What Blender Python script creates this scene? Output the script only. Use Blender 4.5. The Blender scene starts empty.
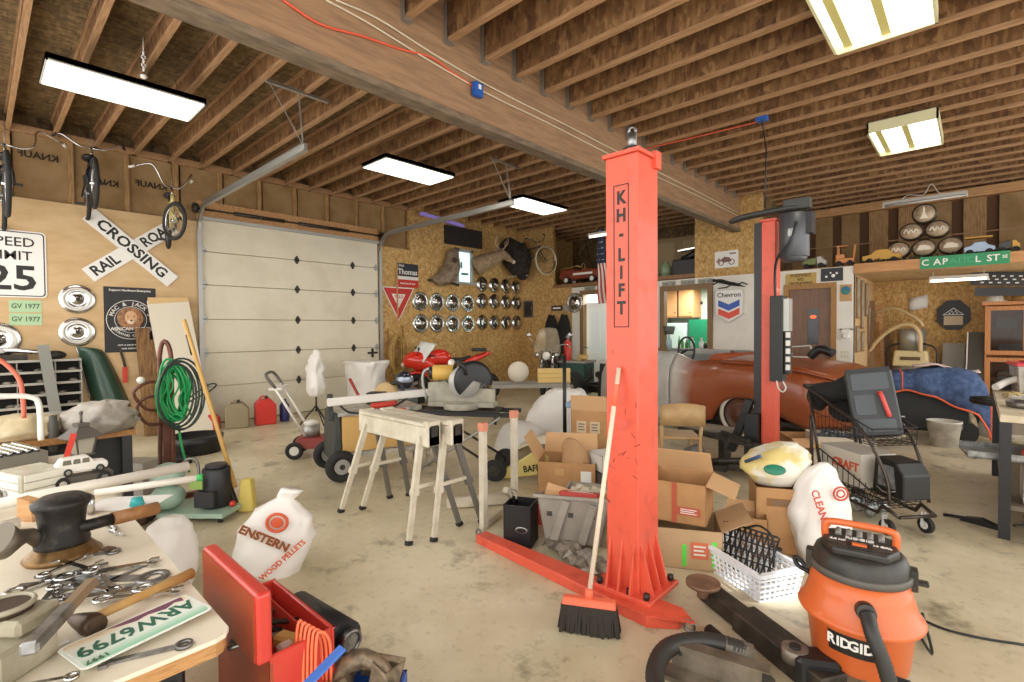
import bpy, bmesh, math, random
from mathutils import Vector, Matrix, Euler, noise
random.seed(7)
S = bpy.context.scene
COL = S.collection
PI = math.pi
def rad(a): return a * PI / 180.0

# ---------------------------------------------------------------- camera
YAW, PITCH, ROLL, FOC, CAMH = rad(42.9), rad(1.25), rad(-0.45), 500.0, 1.45
_F = Vector((-math.sin(YAW), math.cos(YAW), 0)); _R = Vector((math.cos(YAW), math.sin(YAW), 0)); _U = Vector((0, 0, 1))
_F2 = _F * math.cos(PITCH) - _U * math.sin(PITCH); _U2 = _U * math.cos(PITCH) + _F * math.sin(PITCH)
_R3 = _R * math.cos(ROLL) + _U2 * math.sin(ROLL); _U3 = _U2 * math.cos(ROLL) - _R * math.sin(ROLL)
cd = bpy.data.cameras.new('camera'); cam = bpy.data.objects.new('camera', cd); COL.objects.link(cam)
cd.sensor_width = 36; cd.lens = FOC / 1024 * 36; cd.clip_start = 0.02; cd.clip_end = 100
cam.matrix_world = Matrix(((_R3.x, _U3.x, -_F2.x, 0), (_R3.y, _U3.y, -_F2.y, 0), (_R3.z, _U3.z, -_F2.z, CAMH), (0, 0, 0, 1)))
S.camera = cam
# ---------------------------------------------------------------- world, exposure, large lights
W = bpy.data.worlds.new('daylight'); S.world = W; W.use_nodes = True
W.node_tree.nodes['Background'].inputs[0].default_value = (1.0, 0.97, 0.93, 1)
W.node_tree.nodes['Background'].inputs[1].default_value = 1.25
S.view_settings.view_transform = 'Standard'; S.view_settings.look = 'None'
S.view_settings.exposure = 1.27; S.view_settings.gamma = 1.0
S.view_settings.use_curve_mapping = False
S.cycles.use_denoising = True
S.cycles.max_bounces = 7; S.cycles.diffuse_bounces = 5; S.cycles.transparent_max_bounces = 8
def area(name, loc, rot, sx, sy, power, color=(1, 0.95, 0.88)):
    l = bpy.data.lights.new(name, 'AREA'); l.shape = 'RECTANGLE'; l.size = sx; l.size_y = sy; l.energy = power; l.color = color
    o = bpy.data.objects.new(name, l); COL.objects.link(o); o.location = loc; o.rotation_euler = rot
    return o

# ---------------------------------------------------------------- helpers
def onx(u, v, x): d = _F2 * FOC + _R3 * (u - 512) + _U3 * (341 - v); t = x / d.x; return Vector((x, d.y * t, CAMH + d.z * t))
def ony(u, v, y): d = _F2 * FOC + _R3 * (u - 512) + _U3 * (341 - v); t = y / d.y; return Vector((d.x * t, y, CAMH + d.z * t))
def onz(u, v, z=0.0): d = _F2 * FOC + _R3 * (u - 512) + _U3 * (341 - v); t = (z - CAMH) / d.z; return Vector((d.x * t, d.y * t, z))
def lin(c):
    c = c / 255.0
    return c / 12.92 if c <= 0.04045 else ((c + 0.055) / 1.055) ** 2.4
def rgb(h): return (lin(int(h[0:2], 16)), lin(int(h[2:4], 16)), lin(int(h[4:6], 16)), 1)
_mats = {}
def mat(name, col='808080', rough=0.6, metal=0.0, emit=0.0, var=0.0, scale=8.0, col2=None, bump=0.0, alpha=None, trans=0.0, coat=0.0, stretch=(1, 1, 1), lo=0.4, hi=0.65):
    if name in _mats: return _mats[name]
    m = bpy.data.materials.new(name); m.use_nodes = True; _mats[name] = m
    nt = m.node_tree; b = nt.nodes['Principled BSDF']
    c = rgb(col); m.diffuse_color = c
    b.inputs['Base Color'].default_value = c; b.inputs['Roughness'].default_value = rough; b.inputs['Metallic'].default_value = metal
    b.inputs['Coat Weight'].default_value = coat
    if trans: b.inputs['Transmission Weight'].default_value = trans
    if alpha is not None: b.inputs['Alpha'].default_value = alpha
    if emit: b.inputs['Emission Color'].default_value = c; b.inputs['Emission Strength'].default_value = emit
    if col2 is None and var:
        col2 = tuple(min(1, x * (1 - var)) for x in c[:3]) + (1,)
    elif col2: col2 = rgb(col2)
    if col2 or bump:
        tc = nt.nodes.new('ShaderNodeTexCoord'); mp = nt.nodes.new('ShaderNodeMapping'); mp.inputs['Scale'].default_value = stretch
        nz = nt.nodes.new('ShaderNodeTexNoise'); nz.inputs['Scale'].default_value = scale; nz.inputs['Detail'].default_value = 5; nz.inputs['Roughness'].default_value = 0.6
        nt.links.new(tc.outputs['Object'], mp.inputs[0]); nt.links.new(mp.outputs[0], nz.inputs['Vector'])
        if col2:
            r = nt.nodes.new('ShaderNodeValToRGB'); r.color_ramp.elements[0].position = lo; r.color_ramp.elements[1].position = hi
            r.color_ramp.elements[0].color = c; r.color_ramp.elements[1].color = col2
            nt.links.new(nz.outputs['Fac'], r.inputs[0]); nt.links.new(r.outputs[0], b.inputs['Base Color'])
        if bump:
            bp = nt.nodes.new('ShaderNodeBump'); bp.inputs['Strength'].default_value = bump; bp.inputs['Distance'].default_value = 0.01
            nt.links.new(nz.outputs['Fac'], bp.inputs['Height']); nt.links.new(bp.outputs[0], b.inputs['Normal'])
    return m
def osb(name, cols, scale=28, rough=0.75):
    """oriented strand board: two stretched cell patterns"""
    if name in _mats: return _mats[name]
    m = bpy.data.materials.new(name); m.use_nodes = True; _mats[name] = m
    nt = m.node_tree; N = nt.nodes; L = nt.links; b = N['Principled BSDF']; b.inputs['Roughness'].default_value = rough
    tc = N.new('ShaderNodeTexCoord'); outs = []
    for k, (rot, st) in enumerate((((0.5, 0.4, 0.3), (1, .28, .28)), ((2.0, 1.2, 1.9), (.3, 1, .3)))):
        mp = N.new('ShaderNodeMapping'); mp.inputs['Rotation'].default_value = rot; mp.inputs['Scale'].default_value = st
        vo = N.new('ShaderNodeTexVoronoi'); vo.inputs['Scale'].default_value = scale
        L.new(tc.outputs['Object'], mp.inputs[0]); L.new(mp.outputs[0], vo.inputs['Vector'])
        sp = N.new('ShaderNodeSeparateColor'); L.new(vo.outputs['Color'], sp.inputs[0]); outs.append(sp.outputs[k])
    nz = N.new('ShaderNodeTexNoise'); nz.inputs['Scale'].default_value = 1.2; nz.inputs['Detail'].default_value = 4; L.new(tc.outputs['Object'], nz.inputs['Vector'])
    a = N.new('ShaderNodeMath'); a.operation = 'MULTIPLY_ADD'; a.inputs[1].default_value = 0.38
    L.new(outs[0], a.inputs[0])
    a2 = N.new('ShaderNodeMath'); a2.operation = 'MULTIPLY'; a2.inputs[1].default_value = 0.32; L.new(outs[1], a2.inputs[0]); L.new(a2.outputs[0], a.inputs[2])
    a3 = N.new('ShaderNodeMath'); a3.operation = 'MULTIPLY_ADD'; a3.inputs[1].default_value = 0.5; L.new(nz.outputs['Fac'], a3.inputs[0]); L.new(a.outputs[0], a3.inputs[2])
    r = N.new('ShaderNodeValToRGB'); els = r.color_ramp.elements
    els[0].position = 0.25; els[0].color = rgb(cols[0]); els[1].position = 0.95; els[1].color = rgb(cols[-1])
    for i, c in enumerate(cols[1:-1]):
        e = els.new(0.25 + 0.7 * (i + 1) / (len(cols) - 1)); e.color = rgb(c)
    L.new(a3.outputs[0], r.inputs[0]); L.new(r.outputs[0], b.inputs['Base Color'])
    return m

class MB:
    """collects primitives, becomes ONE mesh object"""
    def __init__(s, *mats):
        s.bm = bmesh.new(); s.mats = list(mats) or [mat('plain')]
        s.T = Matrix.Identity(4)
    def _mi(s, m):
        if m is None: return 0
        if m not in s.mats: s.mats.append(m)
        return s.mats.index(m)
    def add(s, vs, fs, m=None, smooth=False, T=None):
        T = s.T @ T if T is not None else s.T
        k = s._mi(m); bv = [s.bm.verts.new(T @ Vector(v)) for v in vs]
        for f in fs:
            try:
                fc = s.bm.faces.new([bv[i] for i in f]); fc.material_index = k; fc.smooth = smooth
            except ValueError: pass
        return s
    def box(s, x0, y0, z0, x1, y1, z1, m=None, T=None, taper=0.0):
        t = taper
        vs = [(x0, y0, z0), (x1, y0, z0), (x1, y1, z0), (x0, y1, z0), (x0 + t, y0 + t, z1), (x1 - t, y0 + t, z1), (x1 - t, y1 - t, z1), (x0 + t, y1 - t, z1)]
        return s.add(vs, [(3, 2, 1, 0), (4, 5, 6, 7), (0, 1, 5, 4), (1, 2, 6, 5), (2, 3, 7, 6), (3, 0, 4, 7)], m, T=T)
    def cbox(s, c, d, m=None, rot=(0, 0, 0)):
        T = Matrix.Translation(c) @ Euler(rot).to_matrix().to_4x4()
        return s.box(-d[0] / 2, -d[1] / 2, -d[2] / 2, d[0] / 2, d[1] / 2, d[2] / 2, m, T)
    def bar(s, p0, p1, w, h, m=None, up=(0, 0, 1)):
        """rectangular bar between two points"""
        p0, p1 = Vector(p0), Vector(p1); d = p1 - p0; ln = d.length
        if ln < 1e-6: return s
        y = d / ln; u = Vector(up)
        if abs(y.dot(u)) > 0.98: u = Vector((1, 0, 0))
        x = y.cross(u).normalized(); z = x.cross(y)
        T = Matrix(((x.x, y.x, z.x, p0.x), (x.y, y.y, z.y, p0.y), (x.z, y.z, z.z, p0.z), (0, 0, 0, 1)))
        return s.box(-w / 2, 0, -h / 2, w / 2, ln, h / 2, m, T)
    def cyl(s, p0, p1, r, r2=None, n=16, m=None, caps=True):
        return s.tube([p0, p1], [r, r if r2 is None else r2], n, m, caps)
    def tube(s, pts, r, n=8, m=None, caps=True, closed=False, smooth=True, sq=(1, 1)):
        pts = [Vector(p) for p in pts]; N = len(pts)
        rs = r if isinstance(r, (list, tuple)) else [r] * N
        tang = []
        for i in range(N):
            a = pts[i - 1] if (i > 0 or closed) else pts[i]; b = pts[(i + 1) % N] if (i < N - 1 or closed) else pts[i]
            t = (b - a); tang.append(t.normalized() if t.length > 1e-9 else Vector((0, 0, 1)))
        u = Vector((0, 0, 1)) if abs(tang[0].z) < 0.9 else Vector((1, 0, 0))
        x = tang[0].cross(u).normalized()
        vs, fs = [], []
        for i in range(N):
            t = tang[i]; x = (x - t * x.dot(t)); x = x.normalized() if x.length > 1e-6 else t.orthogonal().normalized(); y = t.cross(x)
            for k in range(n):
                a = 2 * PI * k / n + (PI / n if n == 4 else 0)
                vs.append(pts[i] + (x * math.cos(a) * sq[0] + y * math.sin(a) * sq[1]) * rs[i])
        for i in range(N if closed else N - 1):
            for k in range(n):
                j = (i + 1) % N
                fs.append((i * n + k, i * n + (k + 1) % n, j * n + (k + 1) % n, j * n + k))
        s.add(vs, fs, m, smooth)
        if caps and not closed:
            s.add(vs[:n], [tuple(range(n - 1, -1, -1))], m); s.add(vs[-n:], [tuple(range(n))], m)
        return s
    def lathe(s, prof, n=24, m=None, T=None, smooth=True, arc=2 * PI, start=0, sx=1, sy=1):
        """profile (r,z) about local z"""
        vs, fs = [], []; full = arc > 2 * PI - 1e-4; cols = n if full else n + 1
        for (r, z) in prof:
            for k in range(cols):
                a = start + arc * k / n; vs.append((r * math.cos(a) * sx, r * math.sin(a) * sy, z))
        for i in range(len(prof) - 1):
            for k in range(n):
                k2 = (k + 1) % cols
                fs.append((i * cols + k, i * cols + k2, (i + 1) * cols + k2, (i + 1) * cols + k))
        return s.add(vs, fs, m, smooth, T)
    def ball(s, c, r, m=None, n=12, sc=(1, 1, 1), rot=(0, 0, 0)):
        T = Matrix.Translation(c) @ Euler(rot).to_matrix().to_4x4() @ Matrix.Diagonal((r * sc[0], r * sc[1], r * sc[2], 1))
        prof = [(max(1e-4, math.sin(PI * i / (n // 2 + 2))), -math.cos(PI * i / (n // 2 + 2))) for i in range(n // 2 + 3)]
        return s.lathe(prof, n, m, T)
    def prism(s, poly, d0, d1, m=None, T=None, axis='y'):
        """polygon in (x,z) extruded along y (axis 'y') or (x,y) along z"""
        n = len(poly)
        f = (lambda p, d: (p[0], d, p[1])) if axis == 'y' else (lambda p, d: (p[0], p[1], d))
        vs = [f(p, d0) for p in poly] + [f(p, d1) for p in poly]
        fs = [tuple(range(n)), tuple(range(2 * n - 1, n - 1, -1))] + [(i, i + n, (i + 1) % n + n, (i + 1) % n) for i in range(n)]
        return s.add(vs, fs, m, T=T)
    def grid(s, P, m=None, smooth=True, thick=0.0):
        """P[i][j] points -> sheet"""
        a, b = len(P), len(P[0]); vs = [Vector(p) for row in P for p in row]
        fs = [(i * b + j, i * b + j + 1, (i + 1) * b + j + 1, (i + 1) * b + j) for i in range(a - 1) for j in range(b - 1)]
        return s.add(vs, fs, m, smooth)
    def torus(s, c, R, r, axis='y', n=28, k=8, m=None, T=None, sq=(1, 1)):
        pts = []
        for i in range(n):
            a = 2 * PI * i / n; ca, sa = R * math.cos(a), R * math.sin(a)
            p = {'x': (0, ca, sa), 'y': (ca, 0, sa), 'z': (ca, sa, 0)}[axis]
            p = Vector(c) + Vector(p); pts.append(T @ p if T is not None else p)
        return s.tube(pts, r, k, m, closed=True, sq=sq)
    def text(s, body, size, m=None, T=None, th=0.002, bold=0.0, sx=1.0, align='CENTER', shear=0.0):
        """raised lettering in the local x-z plane facing -y, centred on the origin of T"""
        cu = bpy.data.curves.new('t', 'FONT'); cu.body = body; cu.size = size; cu.extrude = th; cu.align_x = align; cu.align_y = 'CENTER'
        cu.offset = bold; cu.shear = shear; cu.resolution_u = 2
        o = bpy.data.objects.new('t', cu); COL.objects.link(o)
        dg = bpy.context.evaluated_depsgraph_get(); me = bpy.data.meshes.new_from_object(o.evaluated_get(dg))
        X = Matrix(((sx, 0, 0, 0), (0, 0, 1, 0), (0, 1, 0, 0), (0, 0, 0, 1)))
        X = Matrix(((sx, 0, 0, 0), (0, 0, -1, 0), (0, 1, 0, 0), (0, 0, 0, 1)))
        TT = (T if T is not None else Matrix.Identity(4)) @ X
        s.add([v.co for v in me.vertices], [tuple(p.vertices) for p in me.polygons], m, T=TT)
        bpy.data.objects.remove(o); bpy.data.curves.remove(cu); bpy.data.meshes.remove(me)
        return s
    def jitter(s, a, seed=1, keepz=None):
        rr = random.Random(seed); moved = {}
        for v in s.bm.verts:
            k = (round(v.co.x, 4), round(v.co.y, 4), round(v.co.z, 4))
            if k not in moved: moved[k] = Vector((rr.uniform(-a, a), rr.uniform(-a, a), rr.uniform(-a, a)))
            if keepz is None or v.co.z > keepz: v.co += moved[k]
        return s
    def obj(s, name, parent=None, bevel=0.0, solid=0.0, sub=0, seg=1):
        bmesh.ops.remove_doubles(s.bm, verts=s.bm.verts, dist=1e-5)
        bmesh.ops.recalc_face_normals(s.bm, faces=s.bm.faces)
        me = bpy.data.meshes.new(name); s.bm.to_mesh(me); s.bm.free()
        for m in s.mats: me.materials.append(m)
        o = bpy.data.objects.new(name, me); COL.objects.link(o)
        if parent is not None: o.parent = parent
        if sub: d = o.modifiers.new('sub', 'SUBSURF'); d.levels = sub; d.render_levels = sub
        if solid: d = o.modifiers.new('solid', 'SOLIDIFY'); d.thickness = solid; d.offset = 0
        if bevel:
            d = o.modifiers.new('bevel', 'BEVEL'); d.width = bevel; d.segments = seg; d.limit_method = 'ANGLE'; d.angle_limit = 0.7
        return o
def thing(name, label, cat, loc=(0, 0, 0), rotz=0.0, group=None, rot=None):
    o = bpy.data.objects.new(name, None); COL.objects.link(o); o.empty_display_size = 0.05
    o.location = loc; o.rotation_euler = rot if rot else (0, 0, rotz)
    o['label'] = label; o['category'] = cat
    if group: o['group'] = group
    return o
def tag(o, label, cat, group=None, loc=None, rotz=None, kind=None, rot=None):
    if label: o['label'] = label
    if cat: o['category'] = cat
    if group: o['group'] = group
    if kind: o['kind'] = kind
    if loc is not None: o.location = loc
    if rotz is not None: o.rotation_euler = (0, 0, rotz)
    if rot is not None: o.rotation_euler = rot
    return o
def struct(o): o['kind'] = 'structure'; return o
def kids(o): return [c for c in bpy.data.objects if c.parent == o]
def dup(root, loc=None, rotz=None, label=None, rot=None, scale=None):
    def cp(o, par):
        c = o.copy(); COL.objects.link(c)
        if par is not None: c.parent = par
        for k in kids(o): cp(k, c)
        return c
    c = cp(root, None)
    if loc is not None: c.location = loc
    if rotz is not None: c.rotation_euler = (0, 0, rotz)
    if rot is not None: c.rotation_euler = rot
    if scale is not None: c.scale = (scale,) * 3
    if label: c['label'] = label
    return c
def TR(x, y, z, rx=0, ry=0, rz=0, s=1): return Matrix.Translation((x, y, z)) @ Euler((rx, ry, rz)).to_matrix().to_4x4() @ Matrix.Scale(s, 4)
def arc(c, r, a0, a1, n, plane='xz'):
    out = []
    for i in range(n + 1):
        a = a0 + (a1 - a0) * i / n; p, q = r * math.cos(a), r * math.sin(a)
        out.append({'xz': (c[0] + p, c[1], c[2] + q), 'xy': (c[0] + p, c[1] + q, c[2]), 'yz': (c[0], c[1] + p, c[2] + q)}[plane])
    return out
def smoothpath(pts, n=6):
    """Catmull-Rom through points"""
    P = [Vector(p) for p in pts]; P = [P[0] * 2 - P[1]] + P + [P[-1] * 2 - P[-2]]; out = []
    for i in range(1, len(P) - 2):
        for k in range(n):
            t = k / n; a, b, c, d = P[i - 1], P[i], P[i + 1], P[i + 2]
            out.append(0.5 * ((2 * b) + (c - a) * t + (2 * a - 5 * b + 4 * c - d) * t * t + (3 * b - 3 * c + d - a) * t ** 3))
    out.append(P[-2]); return out

# ---------------------------------------------------------------- shared materials
OSB = osb('osb_wall', ['94713f', 'b38d52', 'c8a265', 'd8b780'], 75)
OSBP = mat('plywood', 'cdb085', .7, col2='bc9b6c', scale=2.2, stretch=(6, 1, 3), lo=.35, hi=.7)
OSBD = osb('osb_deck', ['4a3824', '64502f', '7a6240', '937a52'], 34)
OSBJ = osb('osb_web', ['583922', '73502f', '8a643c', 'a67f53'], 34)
PINE = mat('pine', 'c89a68', .65, col2='ab7c4c', scale=5, stretch=(1, 8, 8))
PINEX = mat('pine_flange', 'ae8760', .65, col2='906c47', scale=5, stretch=(1, 12, 12))
PINEZ = mat('pine_stud', 'a98558', .7, col2='86643c', scale=6, stretch=(9, 9, 1))
WHITE = mat('white_paint', 'e2ddd2', .55, var=.08, scale=3)
BLACK = mat('black_plastic', '1b1b1c', .42)
RUBBER = mat('rubber', '222120', .75, bump=.2, scale=60)
CHROME = mat('chrome', 'd6d6d4', .16, 1.0, col2='a8a8a6', scale=5)
STEEL = mat('steel', '9a9a98', .38, .9, col2='6e6c69', scale=20)
GALV = mat('galvanised', 'a9a9a4', .45, .8)
DKSTEEL = mat('dark_steel', '35322e', .5, .6, col2='4c4640', scale=25)
CARD = mat('cardboard', 'b98d5e', .8, col2='a97e50', scale=4)
CARDIN = mat('cardboard_inside', 'caa274', .85)
PLASW = mat('white_plastic', 'dedad2', .45)
GREYP = mat('grey_plastic', '8c8778', .5)
RED = mat('red_paint', 'cf3a28', .4, coat=.3)
LIFTRED = mat('lift_red', 'd8573e', .45, coat=.12, col2='b94430', scale=9, lo=.52, hi=.8)
WOOD = mat('wood', 'a9783f', .6, col2='8f6232', scale=6, stretch=(1, 10, 10))
sp = bpy.data.lights.new('sunbeam', 'SPOT'); sp.energy = 900; sp.spot_size = rad(3.2); sp.spot_blend = .25; sp.shadow_soft_size = .05; sp.color = (1, 1, 1)
spo = bpy.data.objects.new('sunbeam', sp); COL.objects.link(spo); spo.location = (3.0, 4.6, 2.9); spo.rotation_euler = (Vector((-.78, 2.95, .05)) - spo.location).to_track_quat('-Z', 'Y').to_euler()
# ================================================================= the setting
XA, YB = -8.84, 9.96
def wall_box(name, m, *boxes, bevel=0):
    b = MB(m)
    for q in boxes: b.box(*q)
    return struct(b.obj(name, bevel=bevel))
# floor: stained, slightly polished concrete
def concrete():
    m = bpy.data.materials.new('concrete'); m.use_nodes = True; nt = m.node_tree; N = nt.nodes; L = nt.links; b = N['Principled BSDF']
    tc = N.new('ShaderNodeTexCoord')
    def noise(sc, det, rough=.6):
        n = N.new('ShaderNodeTexNoise'); n.inputs['Scale'].default_value = sc; n.inputs['Detail'].default_value = det; n.inputs['Roughness'].default_value = rough
        L.new(tc.outputs['Object'], n.inputs['Vector']); return n.outputs['Fac']
    def ramp(src, stops):
        r = N.new('ShaderNodeValToRGB'); e = r.color_ramp.elements
        e[0].position, e[0].color = stops[0][0], rgb(stops[0][1]); e[1].position, e[1].color = stops[-1][0], rgb(stops[-1][1])
        for p, c in stops[1:-1]: x = e.new(p); x.color = rgb(c)
        L.new(src, r.inputs[0]); return r.outputs[0]
    base = ramp(noise(.9, 6), [(.3, 'ac9f80'), (.46, 'c4b898'), (.6, 'd8cdb0'), (.8, 'e2d9c2')])
    st = ramp(noise(2.6, 7, .7), [(.30, '6a614a'), (.44, 'ffffff'), (1, 'ffffff')])
    fine = ramp(noise(14, 5, .7), [(.25, 'b0a68e'), (.45, 'ffffff'), (1, 'ffffff')])
    prev = base
    for s, f in ((st, .75), (fine, .6)):
        mx = N.new('ShaderNodeMix'); mx.data_type = 'RGBA'; mx.blend_type = 'MULTIPLY'; mx.inputs[0].default_value = f
        L.new(prev, mx.inputs[6]); L.new(s, mx.inputs[7]); prev = mx.outputs[2]
    L.new(prev, b.inputs['Base Color'])
    rr = N.new('ShaderNodeMapRange'); rr.inputs[3].default_value = .22; rr.inputs[4].default_value = .5; L.new(noise(1.7, 5), rr.inputs[0]); L.new(rr.outputs[0], b.inputs['Roughness'])
    return m
fl = MB(concrete()); fl.box(-9.2, -1.2, -.15, 3.2, 12.3, 0); struct(fl.obj('floor'))

# ceiling: strand-board deck, I-joists both sides of the main beam
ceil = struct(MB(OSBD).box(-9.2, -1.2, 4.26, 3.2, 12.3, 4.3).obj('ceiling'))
def joist(y, x0, x1, zb):
    b = MB(PINEX)
    b.box(x0, y - .022, zb, x1, y + .022, zb + .036); b.box(x0, y - .022, 4.222, x1, y + .022, 4.26)
    b.box(x0, y - .007, zb + .038, x1, y + .007, 4.222, OSBJ)
    return b.obj('joist', ceil)
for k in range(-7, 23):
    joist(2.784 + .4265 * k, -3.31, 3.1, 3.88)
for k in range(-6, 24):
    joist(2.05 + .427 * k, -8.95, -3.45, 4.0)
BEAMW = mat('beam_wood', '9c7a5a', .6, col2='84664a', scale=3, stretch=(6, 1, 9))
BEAMG = mat('beam_grey', '7c6a54', .65, col2='5f5142', scale=6, stretch=(4, 1, 4))
b = MB(BEAMW); b.box(-3.43, -1.2, 3.30, -3.315, 9.96, 4.26); b.box(-3.45, -1.2, 3.285, -3.30, 9.96, 3.345, BEAMG)
b.obj('beam', ceil, bevel=.004)
hg = MB(GALV)
for k in range(-4, 17):
    y = 2.784 + .4265 * k
    hg.box(-3.314, y - .036, 3.875, -3.27, y - .03, 4.2).box(-3.314, y + .03, 3.875, -3.27, y + .036, 4.2).box(-3.314, y - .036, 3.868, -3.25, y + .036, 3.876)
hg.obj('joist_hanger', ceil)

# wall on the left (x = XA), with the overhead door
IVY = mat('kraft_paper', '9a7d55', .8, col2='86693f', scale=3)
wl = MB(OSBP)
wl.box(-8.98, -1.2, 0, XA, 2.40, 3.17).box(-8.98, 5.58, 0, XA, 12.3, 3.17, OSB).box(-8.98, 6.35, 3.17, XA, 12.3, 4.26, OSB)
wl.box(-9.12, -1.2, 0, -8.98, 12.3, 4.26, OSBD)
for y in [-.25, .33, .93, 1.53, 2.13, 2.73, 3.33, 3.93, 4.53, 5.13, 5.73]:
    wl.box(-8.98, y - .03, 3.17, -8.88, y + .03, 4.1, PINEZ)
wl.box(-8.98, -1.2, 4.0, -8.85, 6.35, 4.09, PINEX); wl.box(-8.99, 2.40, 3.23, -8.86, 5.58, 3.50, PINE)
for y0, y1 in [(-.2, .3), (.38, .9), (.97, 1.5), (1.57, 2.1), (2.2, 2.7), (2.8, 3.3), (3.4, 3.9), (4.0, 4.5), (4.6, 5.1), (5.2, 5.7), (5.8, 6.3)]:
    wl.box(-8.975, y0, 3.17, -8.93, y1, 4.0, IVY)
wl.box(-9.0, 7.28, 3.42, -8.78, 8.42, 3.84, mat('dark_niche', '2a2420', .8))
# opening for the small window is closed by the window itself
INK = mat('kraft_ink', '2a2018', .8)
for y, z in ((.62, 3.75), (1.25, 3.55), (1.83, 3.62)):
    wl.text('KNAUF', .12, INK, TR(-8.925, y, z, rz=PI / 2) @ Matrix.Diagonal((-1, 1, 1, 1)), bold=.003)
struct(wl.obj('wall_left'))

# overhead sectional door
DOORW = mat('door_white', 'd9d2bd', .5, col2='cfc7b0', scale=2)
dr = struct(MB(mat('door_seam', '8f8870', .7)).box(-8.90, 2.40, 0, -8.865, 5.58, 3.23).obj('door_1'))
zs = [0.02, .60, 1.13, 1.66, 2.20, 2.72, 3.22]
for i in range(6):
    MB(DOORW).box(-8.87, 2.42, zs[i], -8.835, 5.56, zs[i + 1] - .008).obj('door_panel', dr, bevel=.006)
for y in (2.46, 3.92, 5.0, 5.51):
    for z in zs[1:-1]:
        h = MB(DKSTEEL if y in (3.92, 5.0) else GALV); h.T = TR(-8.83, y, z, rz=PI / 2)
        h.prism([(-.05, 0), (-.012, .07), (.012, .07), (.05, 0), (.012, -.07), (-.012, -.07)], -.006, 0); h.cyl((-.035, -.01, 0), (.035, -.01, 0), .011, n=8)
        h.obj('hinge', dr)
l = MB(DKSTEEL); l.T = TR(-8.83, 5.4, 1.02, rz=PI / 2); l.box(-.1, -.02, -.02, .12, 0, .02).box(-.02, -.03, -.09, .02, 0, .09); l.obj('door_latch', dr)
for y, nm in ((2.40, 'a'), (5.60, 'b')):
    t = MB(GALV); t.bar((-8.80, y, .05), (-8.80, y, 3.05), .06, .035)
    pts = [(-8.80, y, 3.05)] + [(-8.80 + .33 * (1 - math.cos(a)), y, 3.05 + .33 * math.sin(a)) for a in (rad(20), rad(45), rad(70), rad(90))]
    for i in range(4): t.bar(pts[i], pts[i + 1], .06, .035, up=(0, 1, 0))
    t.bar((-8.47, y, 3.38), (-5.15, y, 3.38), .03, .07); t.bar((-8.47, y, 3.415), (-5.15, y, 3.415), .055, .008); t.bar((-8.47, y, 3.345), (-5.15, y, 3.345), .055, .008)
    t.obj('door_track', dr)
    h = MB(GALV); h.bar((-5.3, y, 4.0), (-5.2, y, 3.38), .03, .005, up=(0, 1, 0)); h.bar((-5.3, y - .33, 4.0), (-5.3, y + .33, 4.0), .04, .03); h.bar((-5.3, y - .3, 4.0), (-5.2, y, 3.40), .025, .005); h.obj('track_hanger', dr)
s = MB(DKSTEEL); s.cyl((-8.78, 2.3, 3.36), (-8.78, 5.65, 3.36), .014, n=8); s.cyl((-8.78, 2.9, 3.36), (-8.78, 3.7, 3.36), .03, n=12); s.cyl((-8.78, 3.95, 3.36), (-8.78, 4.9, 3.36), .03, n=12)
s.cyl((-8.78, 2.32, 3.36), (-8.78, 2.38, 3.36), .075, n=20); s.cyl((-8.78, 5.6, 3.36), (-8.78, 5.66, 3.36), .075, n=20); s.obj('torsion_spring', dr)
struct(MB(GALV).box(-8.84, 2.40, 3.2, -8.79, 5.58, 3.25).obj('trim_1'))

# small window high on the left wall
w = MB(mat('window_frame_pale', 'a9b3b0', .45)); w.T = TR(XA, 7.88, 2.95, rz=PI / 2) @ Matrix.Diagonal((1.18, 1, 1.05, 1))
for q in ((-.22, -.04, -.36, -.16, 0, .38), (.16, -.04, -.36, .22, 0, .38), (-.22, -.04, .32, .22, 0, .38), (-.26, -.06, -.40, .26, 0, -.35)): w.box(*q)
win = struct(w.obj('window_2')); g = MB(mat('sky_pane', 'd6ecec', .2, emit=.45)); g.T = TR(XA, 7.88, 2.95, rz=PI / 2); g.box(-.17, -.01, -.36, .17, 0, .33); g.obj('pane', win)
g = MB(mat('window_foliage', '5d7f74', .6)); g.T = TR(XA, 7.88, 2.95, rz=PI / 2); g.box(-.1, -.014, -.2, .12, -.012, -.15).box(-.12, -.014, -.05, -.07, -.012, .1); g.obj('window_bar', win)

# back wall: strand board, white panelled lower part, loft openings, rooms behind
wb = MB(OSB)
wb.box(XA, YB, 0, -7.24, YB + .1, 2.5).box(XA, YB, 2.5, -7.83, YB + .1, 4.26).box(-4.19, YB, 2.46, -2.93, YB + .1, 4.26)
for q in ((-7.24, 0, -6.94, 2.47), (-6.94, 2.36, -6.12, 2.47), (-6.12, 0, -4.93, 2.47), (-4.93, 2.33, -3.82, 2.47), (-4.93, 0, -3.82, 1.02), (-3.82, 0, -2.5, 2.47), (-2.5, 2.2, -1.74, 2.47), (-1.74, 0, -1.5, 2.47)):
    wb.box(q[0], YB - .006, q[1], q[2], YB + .1, q[3], WHITE)
struct(wb.obj('wall_back'))
tr = MB(mat('trim_oak', '8d6742', .55, col2='785433', scale=7, stretch=(8, 8, 1)))
tr.box(-7.83, YB - .02, 2.49, -4.19, YB + .1, 2.57)
struct(tr.obj('trim_2'))
f = MB(mat('fascia', 'c28f5c', .55, col2='b27f4e', scale=4, stretch=(1, 6, 6))); f.box(-1.5, YB - .03, 2.34, 3.1, YB + .05, 2.50); struct(f.obj('trim_3', bevel=.004))
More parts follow.
